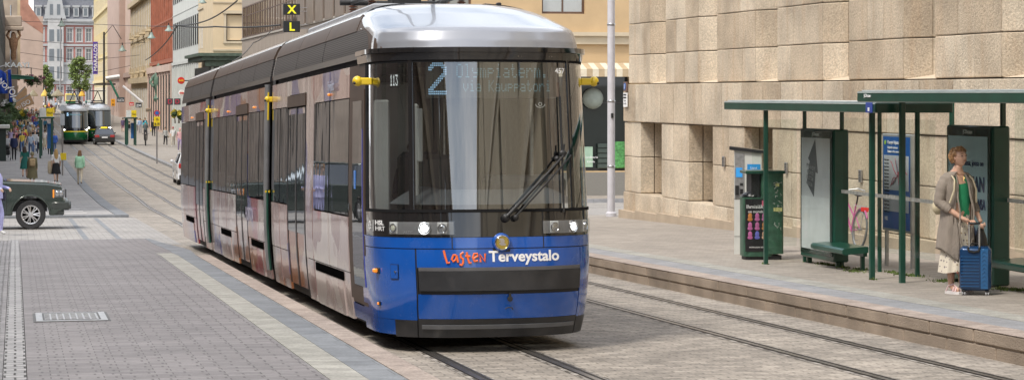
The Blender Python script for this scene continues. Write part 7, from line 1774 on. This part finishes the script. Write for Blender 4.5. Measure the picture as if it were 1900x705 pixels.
# ================================================================ greenery
def leafmat(name, c):
    m = pm(name, c, .7, var=.45, scale=1.3); return m
lf1 = leafmat('street tree leaves', (.15,.215,.06)); lf2 = leafmat('shrub leaves', (.045,.085,.03)); bark = pm('grey bark', (.12,.10,.08), .9, bump=.5)
def leaves(mb, c, rad, n, s, r, squash=1.):
    for _ in range(n):
        d = Vector((r.gauss(0,1), r.gauss(0,1), r.gauss(0,1))).normalized()*(r.random()**.45)
        p = Vector((c[0]+d.x*rad, c[1]+d.y*rad, c[2]+d.z*rad*squash)); a = Vector((r.gauss(0,1), r.gauss(0,1), r.gauss(0,1))).normalized(); b_ = a.orthogonal().normalized(); q = s*(.6+.8*r.random())
        mb.add([p-a*q, p+b_*q*.55, p+a*q, p-b_*q*.55], [(0,1,2,3)])
def tree(px, Y, ytop, ybot, wpx, label, seed):
    X = Xat(px, Y); z0 = g(Y)+.07; zt = zat(ytop, X, Y); sc_ = dep(X, Y)/F; R_ = wpx*sc_/2; r = random.Random(seed); h = zt-z0; zc0 = zat(ybot, X, Y)-z0
    t = thing('street_tree', label, 'tree', (X, Y, z0), 0, 'street trees in front of the palace')
    mb = MB().path([(0,0,-.1),(.05,0,zc0*.6),(0,.1,zc0+R_*.4),(.1,0,h*.8)], [.22,.18,.14,.05], 8)
    for k in range(7): a = r.random()*6.28; z = zc0+(h-zc0)*(.05+.5*r.random()); mb.path([(0,0,z-.5),(cos(a)*R_*.4,sin(a)*R_*.4,z+.6),(cos(a)*R_*.75,sin(a)*R_*.75,z+1.4)], [.09,.06,.02], 6)
    mb.build('trunk', bark, t, 60); cr = MB(); H_ = h-zc0
    for k in range(46):
        u = r.random(); z = zc0+H_*(.06+.9*u); env = R_*(sin(pi*min(.98, .12+.86*u))**.6)*(1-.35*u)
        a = r.random()*6.28; q = env*(.35+.6*r.random()); leaves(cr, (cos(a)*q, sin(a)*q, z), R_*.30, 60, .22, r, .8)
    cr.build('crown', lf1, t, recalc=False)
tree(84, 480, 122, 172, 36, 'smaller round street tree left of the pale mast', 1); tree(147, 470, 106, 170, 56, 'larger pointed street tree right of the pale mast', 2)
def shrub(px, py, Y, w, h, label, mat=lf2, seed=0, flowers=None):
    X = Xat(px, Y); z = zat(py, X, Y); r = random.Random(seed+7); t = thing('shrub', label, 'plant', (X, Y, z), 0, 'planting along the left shops')
    mb = MB()
    for k in range(16): leaves(mb, (r.uniform(-w/2,w/2)*.8, r.uniform(-.5,.5), h*(.15+.7*r.random())), h*.26, 60, .09, r)
    mb.build('foliage', mat, t, recalc=False); MB().path([(0,0,-.2),(0,0,h*.6)], [.05,.02], 6).path([(-w*.25,0,-.2),(-w*.3,0,h*.6)], [.04,.02], 6).build('stems', bark, t)
    if flowers:
        m2 = MB()
        for k in range(12): leaves(m2, (r.uniform(-w/2,w/2)*.85, r.uniform(-.6,.3), h*(.4+.6*r.random())), h*.2, 30, .09, r)
        m2.build('blossoms', flowers, t, recalc=False)
    return t
pf = pm('purple blossoms', (.22,.03,.14), .7, var=.5); of = pm('orange blossoms', (.45,.12,.03), .7, var=.4); wf_ = pm('white blossoms', (.6,.6,.58), .7)
shrub(2, 246, 165, 1.6, 1.6, 'dark green planting at the very left edge above the orange top', seed=1); shrub(10, 240, 180, 1.0, 1.2, 'dark green bush left of the crowd below the white blossoms', seed=2)
shrub(24, 222, 200, .9, 1.5, 'tall leafy bush beside the brown banners', seed=3, mat=leafmat('mid green leaves', (.06,.10,.03))); shrub(40, 222, 230, .9, .9, 'bush with yellow flowers standing in the crowd', seed=4, flowers=pm('yellow blossoms', (.5,.4,.03), .7))
shrub(16, 203, 175, 1.2, .7, 'white blossoming plant under the blue flags', seed=5, flowers=wf_); shrub(57, 160, 330, 1.8, 1.5, 'orange blossoms of the hanging flower bed above the crowd', seed=6, flowers=of); shrub(68, 160, 330, 2.6, 1.6, 'purple blossoms of the hanging flower bed above the crowd', seed=7, flowers=pf)
shrub(332, 222, 125, .8, .45, 'small hanging basket with yellow flowers beside the tram rear', seed=8, flowers=pm('yellow blossoms', (.5,.4,.03)))
shrub(98, 186, 420, 2.2, 1.2, 'low green planters below the parasols', seed=9)
# ================================================================ street furniture up the hill
def boardat(name, label, cat, px0, px1, py0, py1, Y, mat, txt=None, tmat=None, th=.08, pole=None, grp=None, ts=.7, polem=None):
    X0, X1 = Xat(px0, Y), Xat(px1, Y); z1, z0 = zat(py0, X0, Y), zat(py1, X0, Y); t = thing(name, label, cat, ((X0+X1)/2, Y, z0), 0, grp); w = (X1-X0)/2; h = z1-z0
    MB().bev(-w, w, -th/2, th/2, 0, h, .01).build('board', mat, t)
    if txt:
        L_ = txt if isinstance(txt, (list, tuple)) else [txt]
        for i, s in enumerate(L_): sz = h/len(L_)*ts; text(t, s, sz, (0, -th/2-.012, h-(i+.85)*h/len(L_)+.02), tmat or M_white, width=(2*w*.8 if len(s) > 2 else None), bold=.005)
    if pole is not None:
        zb_ = pole if pole > -90 else g(Y)+.1; MB().tube((0, .06, zb_-z0), (0, .06, h), .045, n=8).build('pole', polem or M_steel, t)
    return t
navb = pm('flag blue', (.01,.06,.38), .7, var=.2); 
for i, (px0, px1, y0, y1, lb_) in enumerate(((-8, 11, 124, 174, 'wide blue flag hanging at the left edge under the green awning'), (14, 20, 130, 190, 'narrow blue flag hanging beside the wide one'))):
    Y = 150+i*4; X0, X1 = Xat(px0, Y), Xat(px1, Y); z1, z0 = zat(y0, X0, Y), zat(y1, X0, Y); t = thing('flag', lb_, 'flag', ((X0+X1)/2, Y, z0), 0, 'blue shop flags'); w = (X1-X0)/2; h = z1-z0
    m = MB().grid(lambda a, b: (-w+2*w*a+ .12*(1-b), .07*sin(a*9+b*3), h*b-(.25*h*(a) if i == 0 and b > .5 else 0)), 12, 8).build('cloth', navb, t, 179); md = m.modifiers.new('s', 'SOLIDIFY'); md.thickness = .01
    tt = text(t, 'NOI' if i == 0 else 'IOI', h*.26, (w*.15, -.14, h*.30), M_white, ry=.9 if i == 0 else 1.35, bold=.01)
    MB().tube((-w-.3,.1,h*.9),(w,.1,h+.1),.03).build('flag_pole', M_steel, t)
kb = pm('kraft brown cloth', (.42,.26,.14), .8, var=.08)
for i, (pts, lb_) in enumerate((([(22,195),(56,176),(64,193),(34,205)], 'light brown banner slanting over the crowd, the lower one'), ([(24,186),(47,162),(50,166),(50,177),(24,192)], 'light brown banner slanting over the crowd, the one behind'))):
    Y = 190+i*5; P = [P3(x, y, Y) for x, y in pts]; c = sum(P, Vector())/len(P); t = thing('banner', lb_, 'banner', c, 0, 'brown banners over the crowd')
    MB().prism([(p.x-c.x, p.z-c.z) for p in P], -.03, .03, 0, 'y').build('cloth', kb, t); MB().tube((P[0].x-c.x-.1,.05,P[0].z-c.z),(P[1].x-c.x,.05,P[1].z-c.z+.05),.04).build('rod', M_steel, t)
    if i == 0: text(t, 'ISO', .5, (.25,-.06,-.12), M_white, ry=-.5); text(t, 'TU', .3, (-.35,-.06,-.4), M_white, ry=-.5)
# left awnings and roof letters
X0, X1 = Xat(20, 250), Xat(63, 250)
aw_ = thing('shop_awning', 'long dark green shop awning at the left under the white roof letters', 'awning', (X0, 250, zat(147, X0, 250)), 0)
MB().prism([(0,.45),(X1-X0,.25),(X1-X0,.0),(0,.0)], -.4, 5, 0, 'y').build('valance', pm('awning green', (.03,.16,.10), .6), aw_); MB().prism([(0,.50),(X1-X0-.3,.32),(X1-X0-.3,.26),(0,.46)], -.6, 5, 0, 'y').build('top_rail', pm('awning rail', (.35,.5,.42), .5), aw_)
rl = thing('roof_letters', 'white letters standing on a frame above the green awning at the left', 'sign', (Xat(32, 252), 252, zat(126, 0, 252)), 0)
text(rl, 'KAAYI', .75, (0, 0, .05), M_white, width=2.5, bold=.02); MB().box(-1.5,1.5,.05,.12,-.05,.0).box(-1.5,-1.4,.05,.12,-1.1,-.05).box(0,.1,.05,.12,-1.1,-.05).box(1.4,1.5,.05,.12,-1.1,-.05).build('frame', M_dark, rl)
ks = thing('kiosk', 'dark green kiosk with white canopy edge at the left picture edge', 'kiosk', (Xat(4, 160), 160, g(160)+.07), 0)
MB().box(-1.5,.25,0,3,0,2.2).build('body', pm('kiosk dark green', (.015,.03,.025), .5), ks); MB().bev(-1.6,.50,-.4,3.2,2.2,2.42,.03).build('canopy', pm('canopy white', (.55,.56,.52), .6), ks)
# atlas figure and carved bay on the left building
at_ = thing('statue', 'brown carved figure carrying a balcony on the left ornate building', 'statue', (Xat(25, 290), 290, zat(112, 0, 290)), 0)
MB().lathe([(.25,0),(.35,.5),(.3,1.1),(.5,1.8),(.55,2.5),(.3,2.8),(.32,3.1),(.15,3.4),(.01,3.45)], 12, sy=.7).path([(-.4,0,2.4),(-.8,0,3.0),(-.4,0,3.7)], .15).path([(.4,0,2.4),(.8,0,3.0),(.5,0,3.7)], .15).build('figure', pm('brown sandstone', (.30,.18,.10), .8, var=.3), at_, 50)
MB().bev(-1.6,1.2,-.6,1,3.6,4.1,.1).bev(-1.4,1.0,-.5,1,4.1,5.4,.1).build('balcony', pm('left ornate stone', (.24,.19,.15)), at_)
# parasols
for px, w_, Y, lb_, c_ in ((107,24,415,'large cream parasol right of the smaller street tree',(.62,.56,.38)),(62,17,415,'cream parasol left of the smaller street tree',(.60,.54,.36)),(83,14,425,'yellow parasol between the two cream ones',(.62,.45,.10)),(152,12,430,'orange yellow parasol beyond the old tram',(.65,.40,.06))):
    X = Xat(px, Y); r_ = w_*dep(X, Y)/F/2; p = thing('parasol', lb_, 'parasol', (X, Y, zat(179, X, Y)), 0, 'terrace parasols'); MB().lathe([(r_,0),(r_,.22),(r_*.5,.75),(.05,1.25),(.01,1.35)], 10).build('canopy', pm('parasol %.2f' % c_[2], c_, .8), p); MB().tube((0,0,-1.6),(0,0,.2),.05).build('pole', M_steel, p)
# left and right shelters near the trams
def small_shelter(px0, px1, yt, yb, Y, label):
    X0, X1 = Xat(px0, Y), Xat(px1, Y); z0 = g(Y)+.1; zt = zat(yt, X0, Y)-z0; w = X1-X0; t = thing('tram_shelter', label, 'shelter', (X0, Y, z0), 0, 'small green shelters by the far trams')
    MB().bev(-.1, w+.1, -1.2, 1.6, zt-.12, zt, .02).build('roof', M_green, t)
    for x in (.06, w-.06):
        for y in (-1.1, 1.5): MB().box(x-.06, x+.06, y-.06, y+.06, -.1, zt-.12).build('post', M_green, t)
    MB().bev(.05, w*.22, -1.12, -.95, .15, zt-.2, .02).build('side_panel', M_green, t); MB().box(w*.6, w-.1, 1.45, 1.5, .6, zt-.5).build('poster', pm('blue poster', (.02,.14,.4), .5), t)
    MB().bev(.0, w*.48, -1.25, -1.2, zt+.02, zt+.62, .01).build('stop_sign_white', pm('sign white board', (.6,.62,.6), .5), t)
    s_ = MB().bev(w*.5, w, -1.25, -1.2, zt+.02, zt+.62, .01).build('stop_sign_yellow', pm('sign board yellow', (.75,.55,.01), .5), t); text(s_, 'Kluuvi', .26, (w*.75, -1.27, zt+.22), grout, width=w*.4)
small_shelter(73, 98, 217, 266, 168, 'small green shelter with white and yellow sign in the left crowd')
small_shelter(233, 252, 218, 257, 205, 'small green shelter with blue poster on the right pavement by the cyclist')
yw = pm('sign board yellow', (.75,.55,.01), .5)
s1 = boardat('street_sign', 'grey board on a thin post seen from behind, left of the first green tram', 'sign', 112, 120, 212, 233, 128, pm('sign back grey', (.33,.36,.40), .5), pole=-99)
MB().lathe([(.001,0),(.17,0),(.17,.03),(.001,.03)], 20, 0, (0,.02,.95), 'y').build('disc_back', pm('sign back grey', (.33,.36,.40)), s1)
boardat('street_sign', 'small yellow board at the foot of the thin post', 'sign', 112, 123, 284, 297, 127, yw)
ns = boardat('street_sign', 'yellow board below a round no parking sign on a leaning post, right pavement', 'sign', 285.5, 297, 217, 234, 150, yw, ['1h','8-18'], grout, pole=-99)
MB().lathe([(.001,0),(.19,0),(.19,.04),(.001,.04)], 20, 0, (0,-.02,.83), 'y').build('round_sign', pm('sign red', (.45,.03,.05), .5), ns); MB().lathe([(.001,0),(.12,0),(.12,.02),(.001,.02)], 18, 0, (0,-.05,.83), 'y').build('round_sign_centre', pm('sign blue', (.02,.12,.42)), ns)
def disc(label, px, py, r, Y, m1, m2, s, tmat):
    p = P3(px, py, Y); t = thing('round_sign', label, 'sign', p, 0, 'round shop signs beside the tram rear'); R_ = r*dep(p.x, Y)/F
    MB().lathe([(.001,0),(R_,0),(R_,.2),(.001,.2)], 28, 0, (0,.1,0), 'y').build('disc', m1, t, 40); MB().lathe([(.001,0),(R_*.8,0),(R_*.8,.03),(.001,.03)], 28, 0, (0,-.1,0), 'y').build('inner_disc', m2, t, 40)
    text(t, s, R_*.62, (0, -.15, -R_*.2), tmat, width=R_*1.35, bold=.01); MB().tube((0,.0,0),(R_*2.2,.0,0),.04).build('bracket', M_dark, t)
sr_ = pm('sign shop red', (.62,.03,.02), .4); sy = pm('sign shop yellow', (.85,.55,.02), .4)
disc('round red sign with yellow letters beside the tram rear, the upper one', 336, 150, 6.5, 170, sr_, sr_, 'RAX', sy)
disc('round white sign with red letters beside the tram rear, the lower one', 337, 173, 5.8, 170, M_white, pm('sign cream', (.75,.70,.62), .4), 'BURGER', sr_)
for px0, px1, lb_ in ((309,321,'dark square sign with a red letter D, the left one'),(323,335,'dark square sign with a red letter D, the right one')):
    boardat('letter_sign', lb_, 'sign', px0, px1, 183, 195, 160, pm('sign dark grey', (.06,.065,.065), .5), 'D', pm('sign letter red', (.5,.02,.06), .5), th=.15, grp='red letter signs', ts=.95)
pu = pm('purple banner cloth', (.10,.05,.36), .7)
vb = boardat('banner', 'tall purple vertical banner on the yellow building', 'banner', 172.5, 181.5, 78, 138, 420, pu, th=.1)
hh = 60*dep(15,420)/F; tt = text(vb, 'MARALO%', .85, (.30, -.12, hh*.52), M_white, ry=pi/2*-1, width=hh*.85, bold=.02)
boardat('street_sign', 'small orange sign with black pictograms beyond the right green tram', 'sign', 206, 213.5, 184, 197, 300, pm('sign orange', (.80,.34,.01), .5), ['<-','24'], grout, pole=-99)
boardat('street_sign', 'dark grey shop board above the right pavement', 'sign', 217, 231, 181, 190, 290, pm('sign dark slate', (.04,.06,.065), .5), 'KULTA', M_white)
boardat('street_sign', 'small red shop sign beside the black tag', 'sign', 240, 248.5, 190, 196.5, 270, sr_, 'ALE', M_white)
zm = boardat('street_sign', 'black shop tag with white letters on the ornate building', 'sign', 251.5, 263, 191, 200, 250, M_dark, 'ZM', M_white, th=.12)
boardat('street_sign', 'beige oval shop sign behind the no parking post', 'sign', 270, 280, 201, 208, 250, pm('sign beige', (.35,.26,.18), .6), 'CAFE', grout)
for k, (a, b, Y, lb_) in enumerate((((204,150),(222,186),300,'dark green folded awning arm over the right pavement'),((228,160),(264,190),270,'long white awning arm reaching to the black tag'),((196,146),(222,142),330,'white rolled awning on the rose building'))):
    p, q = P3(*a, Y), P3(*b, Y); o = MB().tube(p, q, .28 if k == 2 else .14, n=8).build('awning_arm', [pm('awning green', (.03,.16,.10)), M_white, M_white][k]); tag(o, lb_, 'awning', 'awning arms on the right side')
o = MB().box(Xat(176,330), Xat(214,330), 329, 334, zat(158,0,330), zat(155,0,330)).build('shop_canopy', M_dark); tag(o, 'flat dark shop canopy behind the dark mast', 'canopy')
for o_ in bpy.data.objects:                                 # keep every label within sixteen words
    l_ = o_.get('label')
    if l_ and len(l_.split()) > 16: o_['label'] = ' '.join(l_.split()[:16])
# ================================================================ camera, sky, sun
cam = bpy.data.cameras.new('camera'); co = bpy.data.objects.new('camera', cam); COL.objects.link(co)
co.location = (0, 0, EYE); co.rotation_euler = (pi/2, 0, -TH)
cam.sensor_width = 36; cam.lens = 36*F/1900; cam.clip_end = 3000; cam.clip_start = .1
cam.shift_y = -(352.5-HOR)/1900
scene.camera = co
w = bpy.data.worlds.new('World'); scene.world = w; w.use_nodes = True; N = w.node_tree.nodes; L = w.node_tree.links
bg = N['Background']; sky = N.new('ShaderNodeTexSky'); sky.sky_type = 'NISHITA'; sky.sun_disc = False
SUN_EL, SUN_AZ = 56, 232      # azimuth clockwise from +Y: behind and to the left of the camera
sky.sun_elevation = math.radians(SUN_EL); sky.sun_rotation = math.radians(SUN_AZ); sky.dust_density = 2.5; sky.air_density = 1.2
tcw = N.new('ShaderNodeTexCoord'); mpw = N.new('ShaderNodeMapping'); mpw.inputs['Scale'].default_value = (1.2, 1.2, 3.2)
L.new(tcw.outputs['Generated'], mpw.inputs[0])
cz = N.new('ShaderNodeTexNoise'); cz.inputs['Scale'].default_value = 2.3; cz.inputs['Detail'].default_value = 7; cz.inputs['Roughness'].default_value = .62; L.new(mpw.outputs[0], cz.inputs['Vector'])
rmp = N.new('ShaderNodeMapRange'); rmp.inputs[1].default_value = .32; rmp.inputs[2].default_value = .62; L.new(cz.outputs[0], rmp.inputs[0])
cl = N.new('ShaderNodeTexNoise'); cl.inputs['Scale'].default_value = 5; cl.inputs['Detail'].default_value = 6; L.new(mpw.outputs[0], cl.inputs['Vector'])
cc = N.new('ShaderNodeMix'); cc.data_type = 'RGBA'; cc.inputs[6].default_value = (7.5, 7.8, 8.3, 1); cc.inputs[7].default_value = (13.5, 13.3, 13, 1); L.new(cl.outputs[0], cc.inputs[0])
mxw = N.new('ShaderNodeMix'); mxw.data_type = 'RGBA'; L.new(rmp.outputs[0], mxw.inputs[0]); L.new(sky.outputs[0], mxw.inputs[6]); L.new(cc.outputs[2], mxw.inputs[7])
L.new(mxw.outputs[2], bg.inputs[0]); bg.inputs[1].default_value = .134
sl = bpy.data.lights.new('sun', 'SUN'); so = bpy.data.objects.new('sun', sl); COL.objects.link(so)
sl.energy = 2.2; sl.angle = math.radians(10); sl.color = (1, .94, .85)
el, az = math.radians(SUN_EL), math.radians(SUN_AZ)
dv = Vector((sin(az)*cos(el), cos(az)*cos(el), sin(el)))     # towards the sun
so.rotation_euler = dv.to_track_quat('Z', 'Y').to_euler()
scene.view_settings.view_transform = 'Standard'; scene.view_settings.look = 'None'; scene.view_settings.gamma = 1; scene.view_settings.exposure = .54
scene.view_settings.use_curve_mapping = False
scene.cycles.use_denoising = True
scene.cycles.max_bounces = 8; scene.cycles.glossy_bounces = 4; scene.cycles.transparent_max_bounces = 16; scene.cycles.transmission_bounces = 6
scene.cycles.sample_clamp_indirect = 6
